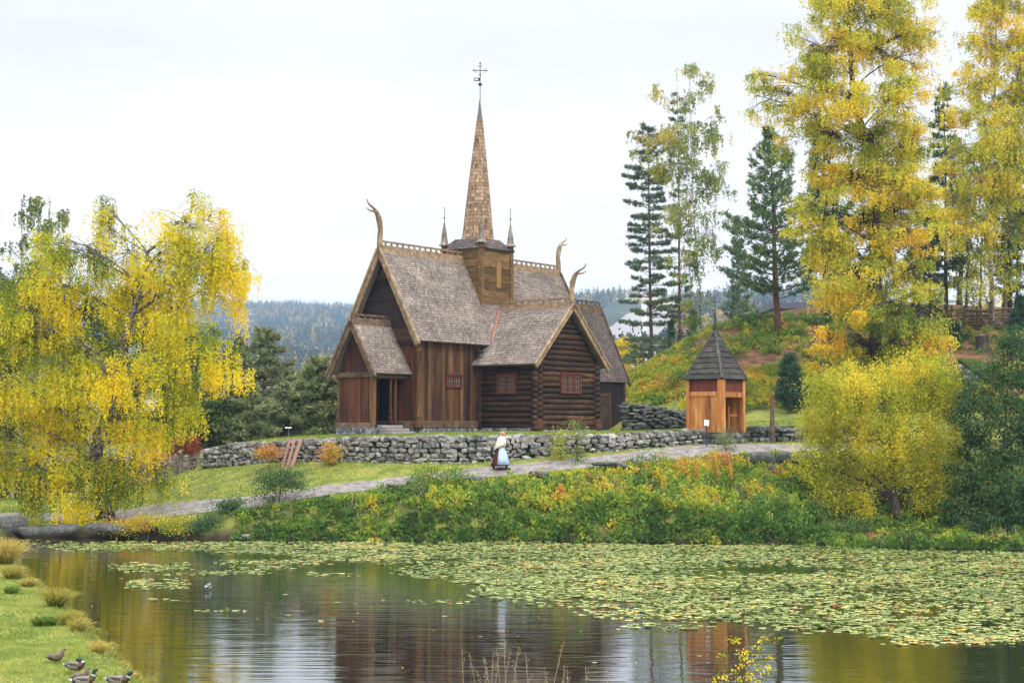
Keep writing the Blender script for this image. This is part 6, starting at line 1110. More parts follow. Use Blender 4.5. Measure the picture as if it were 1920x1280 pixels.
# near left bank
def okn(x, y): return (poly_sd(SHORE, x, y) > -.02) & (x < -3) 
x, y, z = scatter(150000, -17, -4, 23, 48, okn, rs); P = np.stack([x, y, z], 1); kp = (pxof(x, y) > -40) & (n3(P, .8, 12) < .62 + .3 * rs.random(len(x))); P = P[kp]
lg = blade_mesh('bank_grass', P, rs.normal(0, .45, (len(P), 3)) + [0, 0, 1], rs.uniform(.02, .065, len(P)) * (1 + .8 * (n3(P, 1.6, 3) > .3)), np.full(len(P), .012), .45 + .3 * n3(P, 1.1, 7) + rs.normal(0, .16, len(P)), M['grass']); tag(lg, 'short mossy grass on the near left bank by the ducks', 'grass', None, 'stuff')
x, y, z = scatter(90000, -20, -4, 24, 56, lambda x, y: np.abs(poly_sd(SHORE, x, y) - .12 - .25 * n3(np.stack([x, y, x * 0], 1), 1.4, 2)) < .22, rs); P = np.stack([x, y, np.maximum(z, 0)], 1)
lg = bent_blades('fringe_grass', P, rs.normal(0, .45, (len(P), 3)) + [.35, -.1, 1], rs.uniform(.06, .22, len(P)) * (1 + .7 * n3(P, 2.1, 6)), np.full(len(P), .011), .5 + .4 * n3(P, 1.3, 8) + rs.normal(0, .15, len(P)), M['tussock']); tag(lg, 'longer straw and green grass fringing the near left shoreline', 'grass', None, 'stuff')
x, y, z = scatter(26000, -17, -4, 23, 48, okn, rs); P = np.stack([x, y, z], 1); P = P[n3(P, 1.1, 22) > .28]
lg = bent_blades('clover_patches', P, rs.normal(0, .6, (len(P), 3)) + [0, 0, 1], rs.uniform(.05, .13, len(P)), np.full(len(P), .014), .16 + rs.normal(0, .12, len(P)), M['grass']); tag(lg, 'darker green taller grass patches on the near left bank', 'grass', None, 'stuff')
x, y, z = scatter(60000, -3.5, 20, 14, 24, lambda x, y: poly_sd(SHORE, x, y) > 0, rs); P = np.stack([x, y, z], 1)
lg = blade_mesh('near_bank_grass', P, rs.normal(0, .4, (len(P), 3)) + [0, 0, 1], rs.uniform(.05, .2, len(P)), np.full(len(P), .01), .5 + .3 * n3(P, 1.1, 7), M['grass']); tag(lg, 'rough grass on the near bank below the picture', 'grass', None, 'stuff')
# tussocks on the left bank
TS = [(6, 1062, .75, .95, .75, 'tall orange tussock at the left edge by the far end of the bank'), (22, 1092, .4, .5, .6, 'golden tussock just below the tall orange one'), (52, 1106, .32, .32, .7, 'low reddish tussock at the waterline above the round tussock'), (105, 1142, .42, .55, .45, 'round green-gold tussock hanging over the water'), (128, 1178, .28, .4, .5, 'upper golden tussock beside the blue-green sedge'), (146, 1190, .26, .36, .6, 'lowest golden tussock at the waterline'), (82, 1180, .5, .28, .15, 'pale blue-green sedge patch left of the lowest golden tussocks'), (183, 1238, .22, .3, .85, 'wispy pale straw tuft nearest the ducks'), (20, 1120, .3, .26, .12, 'small green tuft under the orange tussocks')]
for i, (px, py, r_, h_, hu, lab) in enumerate(TS):
    q = on_water(px, py); q[2] = max(.02, gz(q[0], q[1])); n = int(750 * (r_ / .4) ** 1.3); a = rs.uniform(0, 6.28, n); rr = np.sqrt(rs.uniform(0, 1, n)) * r_ * .6; rr *= .6; B = np.stack([rr * np.cos(a), rr * np.sin(a), np.full(n, -.03)], 1); Dv = np.stack([np.cos(a) * rr / r_ * 1.5 + .12, np.sin(a) * rr / r_ * 1.5, np.full(n, 1.)], 1) + rs.normal(0, .2, (n, 3))
    o = bent_blades('grass_tussock', B, Dv, h_ * 1.15 * rs.uniform(.35, 1.15, n), np.full(n, .013), hu + rs.normal(0, .16, n), M['tussock' if hu > .4 else 'grass']); o.location = q; tag(o, lab, 'grass tuft')
# ------------------------------------------------------------------ single shrubs
def shrub(px, py, D, rx, ry, mat, hue, lab, dens=5, leaf=.09, cat='shrub', asp=.5, spread=.14, name='shrub', tall=False):
    """py = centre of the foliage; root on the ground below"""
    q = at(px, py + ry, D); q[2] = gz(q[0], q[1]); k = D / F; rs = np.random.default_rng(int(px * 7 + py)); cl = []
    n = 7 if not tall else 5
    for i in range(n):
        a = rs.uniform(0, 6.28); rr = rs.uniform(.3, .7)
        if tall: cl.append((px + rs.uniform(-.4, .4) * rx, py - ry + 2 * ry * (i + .5) / n, rx * .5, ry * .3, rs.normal(0, .06)))
        else: cl.append((px + math.cos(a) * rx * rr, py + math.sin(a) * ry * rr * .8 + ry * .1, rx * .45, ry * .45, rs.normal(0, .1)))
    return tree(name, lab, cat, q, [(px, py + ry), (px, py), (px, py - ry * .6)], cl, D, mat, 'bark_dark', 'bushy', dens, leaf, int(px + py), (hue, spread), .035, .5, asp=asp, twigs=True)
SH = [(525, 905, 61.9, 62, 42, 'l_dgreen', .62, 'big loose green bush on the bank at the path bend'), (820, 895, 62.6, 58, 40, 'l_bank', .36, 'leafy green shrub with orange spots in front of the path, left of the woman'), (770, 925, 61.6, 42, 30, 'l_dgreen', .7, 'grey-green shrub at the foot of the leafy shrub left of the woman'), (390, 980, 60.6, 28, 24, 'l_dgreen', .55, 'small dark green bush at the waterline'),
      (330, 982, 60.8, 30, 18, 'l_bank', .6, 'dry yellowish plant left of the small dark green waterline bush'), (280, 975, 61, 34, 17, 'l_bank', .72, 'brown drooping dry plants on the kerb near the birch'), (225, 983, 60.8, 30, 16, 'l_bank', .6, 'ochre plants between the birch strands and the brown dry plants'), (1225, 868, 63.2, 42, 26, 'l_bank', .33, 'bright green shrub at the path edge below the orange kiosk'), (507, 851, 68.2, 19, 15, 'l_bank', .88, 'orange shrub growing against the wall beside the planks'), (620, 847, 66.8, 10, 22, 'l_bank', .72, 'yellow upright shrub against the wall'),
      (344, 836, 80, 34, 38, 'l_red', .5, 'rust red shrub behind the picket fence'), (296, 858, 78, 20, 12, 'l_bank', .85, 'low orange shrub left of the rust red one'), (430, 945, 61.6, 24, 14, 'l_dgreen', .6, 'low green plants on the kerb at the path fork'), (1345, 860, 63.2, 16, 24, 'l_bank', .86, 'orange-brown fern clump above the flat boulders'), (1290, 885, 62.6, 22, 26, 'l_bank', .82, 'pinkish yellow willowherb clump in the middle of the bank'), (1455, 950, 60.6, 20, 36, 'l_pale', .1, 'whitish flowering shrub standing on the lower bank'),
      (1060, 935, 61.2, 50, 34, 'l_bank', .62, 'yellow maple-leaved shrub on the bank below the woman'), (1130, 905, 62, 44, 30, 'l_bank', .68, 'golden shrub in the centre of the bank'), (960, 930, 61.3, 44, 34, 'l_bank', .5, 'yellow-green shrub at the left end of the colourful bank'), (1200, 960, 60.6, 48, 34, 'l_dgreen', .7, 'fresh green shrub low on the bank below the kiosk'), (1300, 965, 60.3, 44, 30, 'l_dgreen', .75, 'light green shrub low on the bank near the boulders'), (1380, 920, 61.6, 34, 30, 'l_bank', .66, 'orange-green shrub under the boulders'),
      (1530, 960, 60, 34, 30, 'l_dgreen', .6, 'green waterside shrub left of the willow trunk'), (1540, 900, 62, 34, 24, 'l_bank', .64, 'brownish yellow shrub between boulders and willow'), (1600, 990, 59, 34, 22, 'l_dgreen', .55, 'low green shrub at the water under the willow'), (1720, 1000, 58.6, 44, 20, 'l_bank', .35, 'dark green weeds at the water behind the willow trunk'), (640, 960, 61, 50, 26, 'l_dgreen', .65, 'grey-green low shrub in the middle of the left bank'),
      (1430, 690, 88, 18, 18, 'l_bank', .3, 'green bush on the hill above the young pine'), (1270, 700, 88, 22, 20, 'l_bank', .34, 'fresh green bush on the hill left of the kiosk roof'), (1400, 720, 84, 18, 22, 'l_bank', .36, 'green sapling clump on the hill just right of the kiosk roof'), (1350, 640, 94, 30, 18, 'l_green', .5, 'dark green bush at the top of the hill behind the kiosk tip'), (1300, 600, 99, 20, 16, 'l_green', .6, 'leafy bush on the hill crest between the birch and red trunk')]
for s in SH: shrub(*s)
shrub(1083, 832, 64.6, 10, 42, 'l_pale', .15, 'tall slender weed stalks growing before the wall right of the woman', 4, .08, 'weed', name='tall_weed', tall=True)
shrub(1052, 838, 64.9, 12, 26, 'l_green', .8, 'shorter green weeds before the wall beside the slender stalks', 4, .08, 'weed', name='tall_weed', tall=True)
shrub(1360, 838, 66, 9, 30, 'l_pale', .1, 'pale green weed stalk at the path edge before the kiosk', 4, .08, 'weed', name='tall_weed', tall=True)
# pink seed heads
for i, (px, py, h_) in enumerate([(1278, 895, 40), (1304, 902, 36), (1345, 905, 46), (1370, 915, 34)]):
    q = at(px, py, 61.9); q[2] = gz(q[0], q[1]); n = 480; f = rs.uniform(0, 1, n); hh = h_ * 62 / F * 1.3; P = np.stack([rs.normal(0, .085, n) * (1 - f * .7), rs.normal(0, .085, n) * (1 - f * .7), f * hh], 1)
    o = empty('willowherb', q); mb = MB(); mb.tube([(0, 0, -.05), (.01, 0, hh * .5), (0, .01, hh * .97)], [.012, .009, .004], 5, .3); mb.build('stem', M['dry'], o); leaf_mesh('leaves', P, rs.normal(0, .4, (n, 3)) + [0, 0, 1], rs.uniform(.05, .1, n), rs.uniform(.78, .98, n), M['l_bank'], o, .3); tag(o, ['rusty pink willowherb stem, leftmost of the group below the kiosk', 'rusty pink willowherb stem, second from the left below the kiosk', 'tallest rusty willowherb stem, near the flat boulders', 'short rusty stem right of the tallest willowherb'][i], 'plant')

# ------------------------------------------------------------------ lily pads (uncountable, one mass)
def lily():
    rs = np.random.default_rng(31)
    main = np.array([on_water(*p)[:2] for p in [(60, 1013), (600, 1014.5), (1000, 1016.5), (1300, 1020), (1600, 1025), (1920, 1036), (2100, 1042), (2100, 1222), (1820, 1218), (1700, 1207), (1640, 1194), (1560, 1180), (1480, 1184), (1400, 1176), (1250, 1166), (1170, 1172), (1110, 1163), (1040, 1144), (960, 1132), (900, 1127), (880, 1108), (840, 1088), (760, 1078), (700, 1063), (620, 1050), (540, 1041), (420, 1040), (260, 1033), (120, 1036), (50, 1027)]])
    n = 120000; x = rs.uniform(-24, 26, n); y = rs.uniform(28, 61, n); d = poly_sd(main, x, y); P = np.stack([x, y, x * 0], 1); nz = n3(P, .55, 1) * .8 + n3(P, 1.6, 2) * .5
    px = 960 + F * x / y * .9985; pyy = 795 + F * CZ / y
    hole = np.exp(-(((px - 1430) / 150) ** 2 + ((pyy - 1066) / 9) ** 2) * 1.2) + .9 * np.exp(-(((px - 1700) / 90) ** 2 + ((pyy - 1150) / 8) ** 2)) * .6
    dens = sm(.25, -1.2, d + nz * .7) * (1 - np.clip(hole * 1.5, 0, 1)); dens *= np.where(px < 640, .75, 1) * (1 - .55 * sm(.15, .6, n3(P, .8, 5))) * (1 - .75 * sm(.15, .4, n3(P, 2.3, 15))) * (1 - .5 * sm(.3, .6, n3(P, .33, 25)))
    patches = 0
    for (cx, cy, rx, ry, a) in [(290, 1062, 60, 7, .8), (300, 1092, 55, 8, .75), (460, 1052, 50, 4, .6), (440, 1072, 60, 4, .55), (330, 1122, 40, 3, .25), (430, 1143, 40, 2.5, .35), (500, 1062, 60, 4, .5), (620, 1075, 50, 3, .3), (830, 1125, 60, 4, .35), (340, 1075, 40, 3, .3), (560, 1052, 60, 5, .5), (1720, 1200, 70, 8, .5), (1250, 1172, 80, 6, .4)]: patches = patches + a * np.exp(-(((px - cx) / rx) ** 4 + ((pyy - cy) / ry) ** 4)) * (n3(P, 2.2, 7) > -.3)
    k = rs.random(n) < np.clip(np.maximum(dens, patches), .0, 1); k |= (rs.random(n) < .0012) & (d < 6)
    k &= poly_sd(SHORE, x, y) < -.1; x, y, P = x[k], y[k], P[k]; m = len(x)
    r_ = rs.uniform(.04, .125, m) * rs.uniform(.7, 1, m); a0 = rs.uniform(0, 6.28, m); seg = 9; ang = a0[:, None] + np.linspace(.18, 2 * math.pi - .18, seg)[None]; tilt = rs.normal(0, .05, (m, 2)); cur = rs.random(m) < .05; tilt[cur] = rs.normal(0, .5, (cur.sum(), 2))
    rx = r_[:, None] * (1 + .06 * np.sin(ang * 3 + a0[:, None])); X = np.cos(ang) * rx; Y = np.sin(ang) * rx; Zr = np.abs(X * tilt[:, :1] + Y * tilt[:, 1:]) + .002 + rs.uniform(0, .02, (m, 1)) + .010 * np.sin(ang * 2) ** 2
    c = np.stack([x - .0 * x, y, .004 + rs.uniform(0, .008, m)], 1)[:, None]; ring = np.stack([x[:, None] + X, y[:, None] + Y, Zr + .006], -1); V = np.concatenate([c, ring], 1).reshape(-1, 3); b = np.arange(m)[:, None] * (seg + 1)
    fa = np.concatenate([np.stack([b[:, 0], b[:, 0] + i + 1, b[:, 0] + i + 2], 1) for i in range(seg - 1)], 1).ravel()
    T = .54 + .22 * n3(P, .5, 3) + .1 * n3(P, 2, 9) + rs.normal(0, .2, m); T[rs.random(m) < .012] = 1; T[cur] = rs.uniform(.1, .5, cur.sum())
    o = np_mesh('lily_pads', V, fa, np.full(m * (seg - 1), 3), M['pad'], None, np.repeat(np.clip(T, 0, 1), seg + 1)); tag(o, 'thousands of floating pale green lily pads covering the far half of the pond', 'water lilies', None, 'stuff')
    # fallen leaves
    n = 380; x = rs.uniform(-16, 22, n); y = rs.uniform(27, 58, n); k = poly_sd(SHORE, x, y) < -.2; x, y = x[k], y[k]; n = len(x)
    o = leaf_mesh('fallen_leaves', np.stack([x, y, np.full(n, .006)], 1), np.stack([rs.normal(0, 1, n), rs.normal(0, 1, n), rs.normal(0, .06, n)], 1), rs.uniform(.02, .045, n), rs.uniform(.4, .9, n), M['l_birch']); tag(o, 'small yellow birch leaves drifting on the open water', 'leaves', None, 'stuff')
    n = 3500; x = rs.uniform(-26, 14, n); y = rs.uniform(61, 74, n); k = (poly_sd(SHORE, x, y) > 0) & (y < wall_d(x)); x, y = x[k], y[k]; n = len(x); z = H(x, y) + .06
    o = leaf_mesh('leaf_litter', np.stack([x, y, z], 1), np.stack([rs.normal(0, 1, n), rs.normal(0, 1, n), rs.normal(0, .2, n)], 1), rs.uniform(.05, .09, n), rs.uniform(.6, 1, n), M['l_birch']); tag(o, 'fallen yellow leaves scattered over the lawn and path', 'leaves', None, 'stuff')
lily()
# ------------------------------------------------------------------ near plants at the bottom edge
def dry_stalks():
    q = np.array([.0, 15.5, gz(0, 15.5)]); k = 15.5 / F; r_ = empty('dry_reeds', q, 0, 'pale dry grass stalks with drooping seed heads at the bottom edge', 'reeds'); rs = np.random.default_rng(5); mb = MB(); C, Dv, S, T = [], [], [], []
    for (x0, x1, y1) in [(872, 866, 1216), (905, 880, 1222), (918, 925, 1218), (935, 905, 1230), (950, 945, 1195), (940, 955, 1215), (955, 972, 1210), (975, 965, 1240), (995, 985, 1222), (1020, 1058, 1202), (1050, 1058, 1245), (1062, 1064, 1255), (1100, 1098, 1248), (1125, 1142, 1260), (930, 890, 1250), (960, 995, 1262), (915, 935, 1245), (945, 930, 1212), (900, 915, 1255), (1035, 1020, 1250)]:
        a = at(x0, 1420, 15.5 + rs.uniform(-.3, .3)); b = at(x1, y1, 15.5 + rs.uniform(-.3, .3)); m = (a + b) / 2 + [(x0 - x1) * k * .3, 0, .02]; P = bez(a, m, b, 7); mb.tube(list(P - q), [.0042, .004, .0036, .0032, .0028, .0022, .0018], 4, rs.uniform(.3, .9), cap=False)
        n = 26; f = rs.uniform(.78, 1, n); p = a * ((1 - f) ** 2)[:, None] + m * (2 * f * (1 - f))[:, None] + b * (f ** 2)[:, None]; C.append(p + rs.normal(0, .009, (n, 3)) + np.array([.025, 0, -.015]) * (f[:, None] - .78) * 4 * rs.choice([-1, 1])); Dv.append(rs.normal(0, .35, (n, 3)) + [0, 0, -.8]); S.append(rs.uniform(.012, .028, n)); T.append(rs.uniform(.2, .8, n))
    mb.build('stalks', M['dry'], r_); leaf_mesh('seed_heads', np.concatenate(C) - q, np.concatenate(Dv), np.concatenate(S), np.concatenate(T), M['dry'], r_, .35)
    n = 520; B = np.stack([rs.normal(-.12, .14, n), rs.normal(0, .12, n), np.full(n, 1.05 - .3)], 1) * [1, 1, 1]; top = float(at(930, 1262, 15.5)[2]) - q[2]
    Ln = rs.uniform(.35, 1, n) * (top * .98); B[:, 2] = 0; blade_mesh('dry_blades', B, np.stack([rs.normal(0, .14, n), rs.normal(0, .1, n), np.ones(n)], 1), Ln, np.full(n, .008), rs.uniform(.2, 1, n), M['dry'], r_)
dry_stalks()
q = np.array([at(1395, 1300, 14.5)[0], 14.5, gz(at(1395, 1300, 14.5)[0], 14.5)])
tree('birch_sapling', 'small birch sapling with yellow and green leaves at the bottom edge', 'sapling', q, [(1395, 1420), (1393, 1330), (1392, 1270), (1396, 1205)], [(1352, 1222, 13, 10, -.2), (1358, 1245, 16, 14, -.1), (1345, 1268, 18, 16, 0), (1392, 1215, 13, 24, .2), (1398, 1250, 20, 18, .25), (1408, 1275, 22, 18, .1), (1426, 1212, 14, 12, -.25), (1448, 1196, 13, 8, -.2), (1432, 1240, 16, 18, .0), (1376, 1275, 24, 18, .1), (1442, 1262, 12, 14, .1), (1380, 1200, 8, 9, .1), (1395, 1310, 50, 25, 0)],
     14.5, 'l_birch', 'bark_dark', 'bushy', 75, .024, 91, (.42, .27), .009, .4, asp=.75)

# ------------------------------------------------------------------ walking woman
def woman():
    q = at(938, 882, 64.0); q[2] = gz(q[0], q[1]) + .04; r_ = empty('person', q, math.radians(4), 'woman in white shawl, dark red skirt and light blue apron walking along the path', 'person')
    me = bpy.data.meshes.new('body'); V = []; E_ = []; Rd = []
    def v(p, r, link=None):
        V.append(p); Rd.append(r); i = len(V) - 1
        if link is not None: E_.append((link, i))
        return i
    pel = v((0, 0, .88), .14); sp1 = v((.02, 0, 1.05), .115, pel); ch = v((.05, 0, 1.22), .13, sp1); nk0 = v((.075, 0, 1.35), .065, ch); nk = v((.10, 0, 1.40), .048, nk0); hd0 = v((.125, 0, 1.455), .07, nk); hd = v((.14, 0, 1.52), .088, hd0); v((.135, 0, 1.58), .07, hd); ns = v((.225, 0, 1.50), .014, hd); chn = v((.19, 0, 1.445), .03, hd0)
    for s, (kx, kz, ax, az, tx) in ((-1, (.16, .47, .26, .09, .40)), (1, (-.08, .45, -.30, .13, -.20))):
        hp = v((0, s * .09, .84), .10, pel); kn = v((kx, s * .09, kz), .062, hp); an = v((ax, s * .09, az), .042, kn); bl = v((ax + .07, s * .09, az - .05), .04, an); v((tx, s * .09, .035 if s < 0 else .03), .03, bl)
        sh = v((.06, s * .15, 1.30), .06, ch); el = v((.02 if s < 0 else .0, s * .22, 1.06), .043, sh); wr = v((.25, s * .17, 1.0), .026, el); pm = v((.31, s * .155, .995), .028, wr)
        for k, (dy, ln) in enumerate(((-.026, .055), (-.009, .066), (.009, .070), (.026, .062))):
            f1 = v((.345, s * .155 + dy, .99), .0095, pm); f2 = v((.345 + ln * .6, s * .155 + dy, .975), .008, f1); v((.345 + ln * .8, s * .155 + dy - s * .005, .945), .007, f2)
        t1 = v((.315, s * .155 - s * .035, 1.005), .011, pm); v((.345, s * .155 - s * .055, .99), .009, t1)
    me.from_pydata(V, E_, []); o = bpy.data.objects.new('body', me); COL.objects.link(o); o.parent = r_
    sk = o.modifiers.new('skin', 'SKIN')
    if not me.skin_vertices:
        bm = bmesh.new(); bm.from_mesh(me); bm.verts.layers.skin.verify(); bm.to_mesh(me); bm.free()
    for i, d in enumerate(me.skin_vertices[0].data): d.radius = (Rd[i], Rd[i]); d.use_root = (i == 0)
    sb = o.modifiers.new('sub', 'SUBSURF'); sb.levels = sb.render_levels = 1
    me.materials.append(mat_plain('skin', (.55, .30, .22), .6))
    def ringf(cx, cy, z, rx, ry, n=28, pl=0, ph=0, tilt=0): return [(cx + rx * math.cos(2*math.pi*k/n) * (1 + pl * math.sin(9 * 2*math.pi*k/n + ph)), cy + ry * math.sin(2*math.pi*k/n) * (1 + pl * math.sin(9 * 2*math.pi*k/n + ph)), z + tilt * math.cos(2*math.pi*k/n)) for k in range(n)]
    mb = MB(); mb.loft([ringf(.02, 0, 1.08, .13, .12), ringf(.02, 0, 1.0, .15, .15), ringf(.01, 0, .85, .20, .20, pl=.02), ringf(0, 0, .6, .27, .25, pl=.04, ph=.3), ringf(-.01, 0, .35, .33, .28, pl=.06, ph=.5), ringf(-.02, 0, .17, .38, .30, pl=.07, ph=.6)], .5); mb.build('skirt', mat_surface('maroon_wool', [(.1, (.04, .008, .010)), (.9, (.12, .022, .028))], (6, 6, 1), 2, .95, .3, .1), r_, True)
    mb = MB(); rows = []
    for z, r0_, ry in ((1.06, .142, .13), (.95, .175, .18), (.75, .25, .235), (.5, .32, .28), (.22, .405, .315)):
        rows.append([(.0 + r0_ * math.cos(a) * (1 + .03 * math.sin(7 * a)) + .012, ry * math.sin(a) * 1.02 * (1 + .03 * math.sin(7 * a)), z) for a in np.linspace(-2.0, .55, 12)])
    b = len(mb.v)
    for rw_ in rows: mb.add(rw_, [], .5)
    for i in range(len(rows) - 1):
        for k in range(11): mb.f.append((i * 12 + k, i * 12 + k + 1, (i + 1) * 12 + k + 1, (i + 1) * 12 + k))
    ap_ = mb.build('apron', mat_surface('light_blue_cotton', [(.1, (.28, .42, .62)), (.9, (.52, .66, .82))], (6, 6, 1), 2, .9, .3, .1), r_, True); sd2 = ap_.modifiers.new('solid', 'SOLIDIFY'); sd2.thickness = .006
    mb = MB(); mb.loft([ringf(.095, 0, 1.42, .06, .06), ringf(.07, 0, 1.38, .11, .13), ringf(.05, 0, 1.32, .165, .21), ringf(.035, 0, 1.2, .19, .26, pl=.01), ringf(.02, 0, 1.08, .215, .275, pl=.02, tilt=.05), ringf(-.02, 0, .96, .25, .26, pl=.03, tilt=.10)], .5, cap=False); sh = mb.build('shawl', mat_surface('cream_wool', [(.1, (.55, .50, .42)), (.9, (.80, .76, .68))], (8, 8, 8), 3, .95, .3, .3), r_, True); sd3 = sh.modifiers.new('solid', 'SOLIDIFY'); sd3.thickness = .012
    mb = MB(); mb.lathe([(.002, 1.625), (.06, 1.615), (.09, 1.57), (.098, 1.52), (.085, 1.47), (.05, 1.44)], (.115, 0, 0), 14, .5); mb.lathe([(.01, 1.50), (.045, 1.52), (.05, 1.56), (.03, 1.60), (.005, 1.61)], (.02, 0, -.0), 10, .5); mb.build('hair', mat_plain('strawberry_blond_hair', (.42, .22, .12), .7), r_, True)
    for s in (-1, 1):
        mb = MB(); mb.tube([(.20, s * .172, 1.01), (.27, s * .166, 1.0), (.335, s * .158, .992), (.385, s * .155, .972)], [.036, .040, .043, .026], 8, .5); mb.build('glove', mat_plain('dark_gloves_%d' % (s + 1), (.018, .016, .025), .8), r_, True)
    for (ax, az, tx, tz) in ((.26, .10, .40, .04), (-.30, .14, -.20, .035)):
        s = -1 if ax > 0 else 1; mb = MB(); mb.tube([(ax - .02 * (1 if ax > 0 else 1), s * .09, az + .16), (ax, s * .09, az), (ax + .03, s * .09, az - .045), (tx - .04, s * .09, tz + .005), (tx + .03, s * .09, tz)], [.058, .05, .052, .045, .03], 8, .5); mb.build('boot', mat_plain('black_boot_%d' % (s + 1), (.02, .018, .022), .5), r_, True)
woman()
# ------------------------------------------------------------------ ducks
def const_mat(name, stops):
    m, N, L, P = new_mat(name); at_ = N.new('ShaderNodeAttribute'); at_.attribute_name = 't'; rp = ramp(N, stops); rp.color_ramp.interpolation = 'CONSTANT'; L.new(at_.outputs['Fac'], rp.inputs[0])
    tcn = N.new('ShaderNodeTexCoord'); ns = N.new('ShaderNodeTexNoise'); ns.inputs['Scale'].default_value = 60; L.new(tcn.outputs['Object'], ns.inputs[0]); r2 = ramp(N, [(.35, (.6,) * 3), (.65, (1.3,) * 3)]); L.new(ns.outputs[0], r2.inputs[0])
    mm = N.new('ShaderNodeMix'); mm.data_type = 'RGBA'; mm.blend_type = 'MULTIPLY'; mm.inputs[0].default_value = .8; L.new(rp.outputs[0], mm.inputs[6]); L.new(r2.outputs[0], mm.inputs[7]); L.new(mm.outputs[2], P.inputs['Base Color']); P.inputs['Roughness'].default_value = .6; return m
M['duck'] = const_mat('duck_plumage', [(0, (.02, .02, .025)), (.15, (.17, .16, .15)), (.3, (.05, .025, .016)), (.45, (.42, .42, .41)), (.6, (.004, .030, .020)), (.75, (.05, .035, .022)), (.9, (.12, .085, .055))])
M['bill_y'] = mat_plain('yellow_bill', (.50, .38, .05), .4); M['bill_o'] = mat_plain('orange_brown_bill', (.35, .16, .04), .4); M['feet'] = mat_plain('orange_feet', (.60, .18, .03), .6)
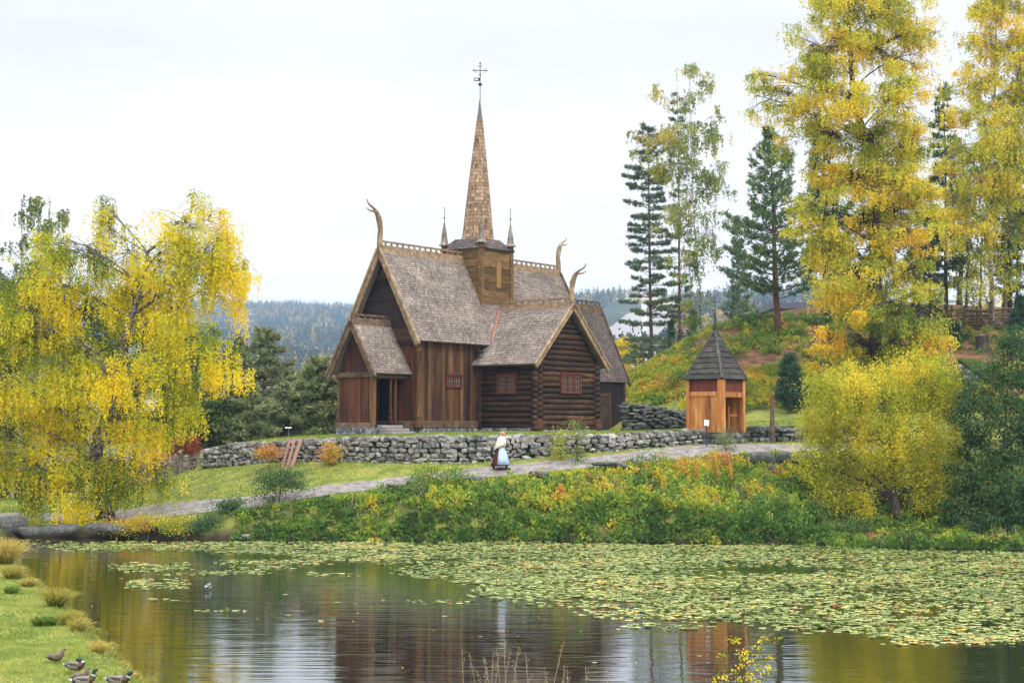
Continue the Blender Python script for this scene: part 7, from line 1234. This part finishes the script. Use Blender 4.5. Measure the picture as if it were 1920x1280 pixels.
def duck(px, py, yaw, lab, drake=True, pose='stand', s=1.0, water=False, name='duck'):
    q = on_water(px, py); q[2] = max(0, gz(q[0], q[1])) if not water else 0
    if not water:
        for _ in range(6): z_ = max(.02, gz(q[0], q[1])); d = ray(px, py); q = np.array([0, 0, CZ]) + d * ((z_ - CZ) / d[2])
        q[2] = gz(q[0], q[1])
    r_ = empty(name, q, math.radians(yaw), lab, 'duck', None); r_.scale = (s, s, s); zo = {'stand': .05, 'sit': -.01, 'sleep': .03}[pose] - (.055 if water else 0)
    c = dict(w=.5, k=.05, g=.2, b=.35, gr=.65) if drake else dict(w=.95, k=.8, g=.95, b=.8, gr=.95)
    body = [(-.29, .165, .012, .008, c['w']), (-.25, .16, .035, .018, c['w']), (-.215, .152, .055, .035, c['w']), (-.21, .152, .06, .038, c['k']), (-.16, .14, .085, .062, c['k']), (-.15, .138, .09, .066, c['g']), (-.08, .128, .112, .088, c['g']), (.02, .122, .12, .098, c['g']), (.09, .128, .112, .095, c['g']), (.095, .13, .11, .094, c['b']), (.145, .148, .088, .085, c['b'])]
    if pose == 'sleep': neck = [(.165, .185, .06, .06, c['b']), (.155, .215, .045, .045, c['w']), (.145, .235, .042, .042, c['gr']), (.11, .262, .045, .046, c['gr']), (.06, .265, .042, .04, c['gr']), (.02, .25, .022, .02, c['gr'])]; bill = [(.03, .25), (-.03, .235)]
    elif pose == 'sit': neck = [(.175, .18, .065, .06, c['b']), (.19, .21, .045, .045, c['w']), (.192, .218, .040, .04, c['gr']), (.198, .25, .042, .042, c['gr']), (.225, .275, .045, .04, c['gr']), (.26, .272, .034, .03, c['gr']), (.285, .262, .014, .012, c['gr'])]; bill = [(.27, .268), (.335, .25)]
    else: neck = [(.175, .19, .062, .06, c['b']), (.19, .235, .042, .04, c['w']), (.192, .245, .036, .035, c['gr']), (.196, .28, .036, .035, c['gr']), (.205, .315, .042, .042, c['gr']), (.24, .33, .04, .036, c['gr']), (.272, .322, .018, .016, c['gr'])]; bill = [(.255, .322), (.325, .308)]
    sp_l = body + neck; pts = np.array([(p[0], 0, p[1] + zo) for p in sp_l]); rings = []; n = 14
    for i, p in enumerate(sp_l):
        d = pts[min(i + 1, len(pts) - 1)] - pts[max(i - 1, 0)]; d /= np.linalg.norm(d); u = np.array([-d[2], 0, d[0]])
        if i < 11: u = np.array([0, 0, 1.])
        rings.append([pts[i] + np.array([0, 1, 0]) * p[2] * math.cos(2*math.pi*k/n) + u * p[3] * math.sin(2*math.pi*k/n) for k in range(n)])
    mb = MB(); mb.loft(rings, [p[4] for p in sp_l]); mb.build('body', M['duck'], r_, True)
    mb = MB(); a, b = bill; mb.loft([[(x, w_ * math.cos(t_), z + zo + h_ * math.sin(t_)) for t_ in np.linspace(0, 2*math.pi, 9)[:-1]] for (x, z, w_, h_) in ((a[0], a[1], .018, .016), ((a[0] + b[0]) / 2, (a[1] + b[1]) / 2 - .002, .017, .009), (b[0], b[1], .014, .004))]); mb.build('bill', M['bill_y' if drake else 'bill_o'], r_, True)
    for sg in (-1, 1):
        mb = MB(); mb.loft([[(x, sg * (y + .012 * math.cos(t_)), z + zo + h_ * math.sin(t_)) for t_ in np.linspace(0, 2*math.pi, 9)[:-1]] for (x, y, z, h_) in ((.11, .085, .15, .01), (.06, .102, .15, .045), (-.04, .10, .155, .052), (-.13, .075, .165, .035), (-.22, .03, .175, .012))], .95 if not drake else [.8, .8, .8, .8, .05]); mb.build('wing', M['duck'], r_, True)
        if not water and pose == 'stand':
            mb = MB(); mb.tube([(.02, sg * .05, .10), (.02, sg * .05, .01)], [.012, .008], 6); mb.box((.0, sg * .05 - .025, .0), (.07, sg * .05 + .025, .01)); mb.build('foot', M['feet'], r_)
        mb = MB(); hx = neck[-3]; mb.lathe([(.001, -.006), (.005, 0), (.001, .006)], (hx[0] + .012, sg * (hx[2] * .93), hx[1] + zo + .008), 6); mb.build('eye', M['iron'], r_)
    return r_
duck(104, 1240, 50, 'brown hen duck standing alone on the bank, farthest from the bottom edge', False, 'sit', .76)
duck(141, 1262, -8, 'drake preening with lowered dark head, above the green-headed pair at the bottom', True, 'sleep', .82)
duck(150, 1277, 55, 'brown hen duck squeezed between two drakes at the bottom edge', False, 'sit', .74)
duck(156, 1294, 20, 'green-headed drake cut off by the bottom edge, left of the lone drake', True, 'stand', .8)
duck(222, 1287, -6, 'green-headed drake resting at the water edge, rightmost on the grass', True, 'sit', .86)
duck(390, 1106, 82, 'lone drake swimming on the open water between the lily pads', True, 'stand', .8, water=True)

# ------------------------------------------------------------------ haze (one closed box of even, thin air)
mb = MB(); mb.box((-3350, -70, -45), (3350, 3420, 262)); hz_ = mb.build('haze', None); hz_['kind'] = 'stuff'; tag(hz_, 'thin bluish haze over the valley that fades the far hills', 'haze')
m = bpy.data.materials.new('valley_haze'); m.use_nodes = True; N = m.node_tree.nodes; N.clear(); out_ = N.new('ShaderNodeOutputMaterial'); pv = N.new('ShaderNodeVolumePrincipled')
pv.inputs['Color'].default_value = (.46, .66, .93, 1); pv.inputs['Density'].default_value = .00028; pv.inputs['Anisotropy'].default_value = .1; m.node_tree.links.new(pv.outputs[0], out_.inputs['Volume']); hz_.data.materials.append(m)
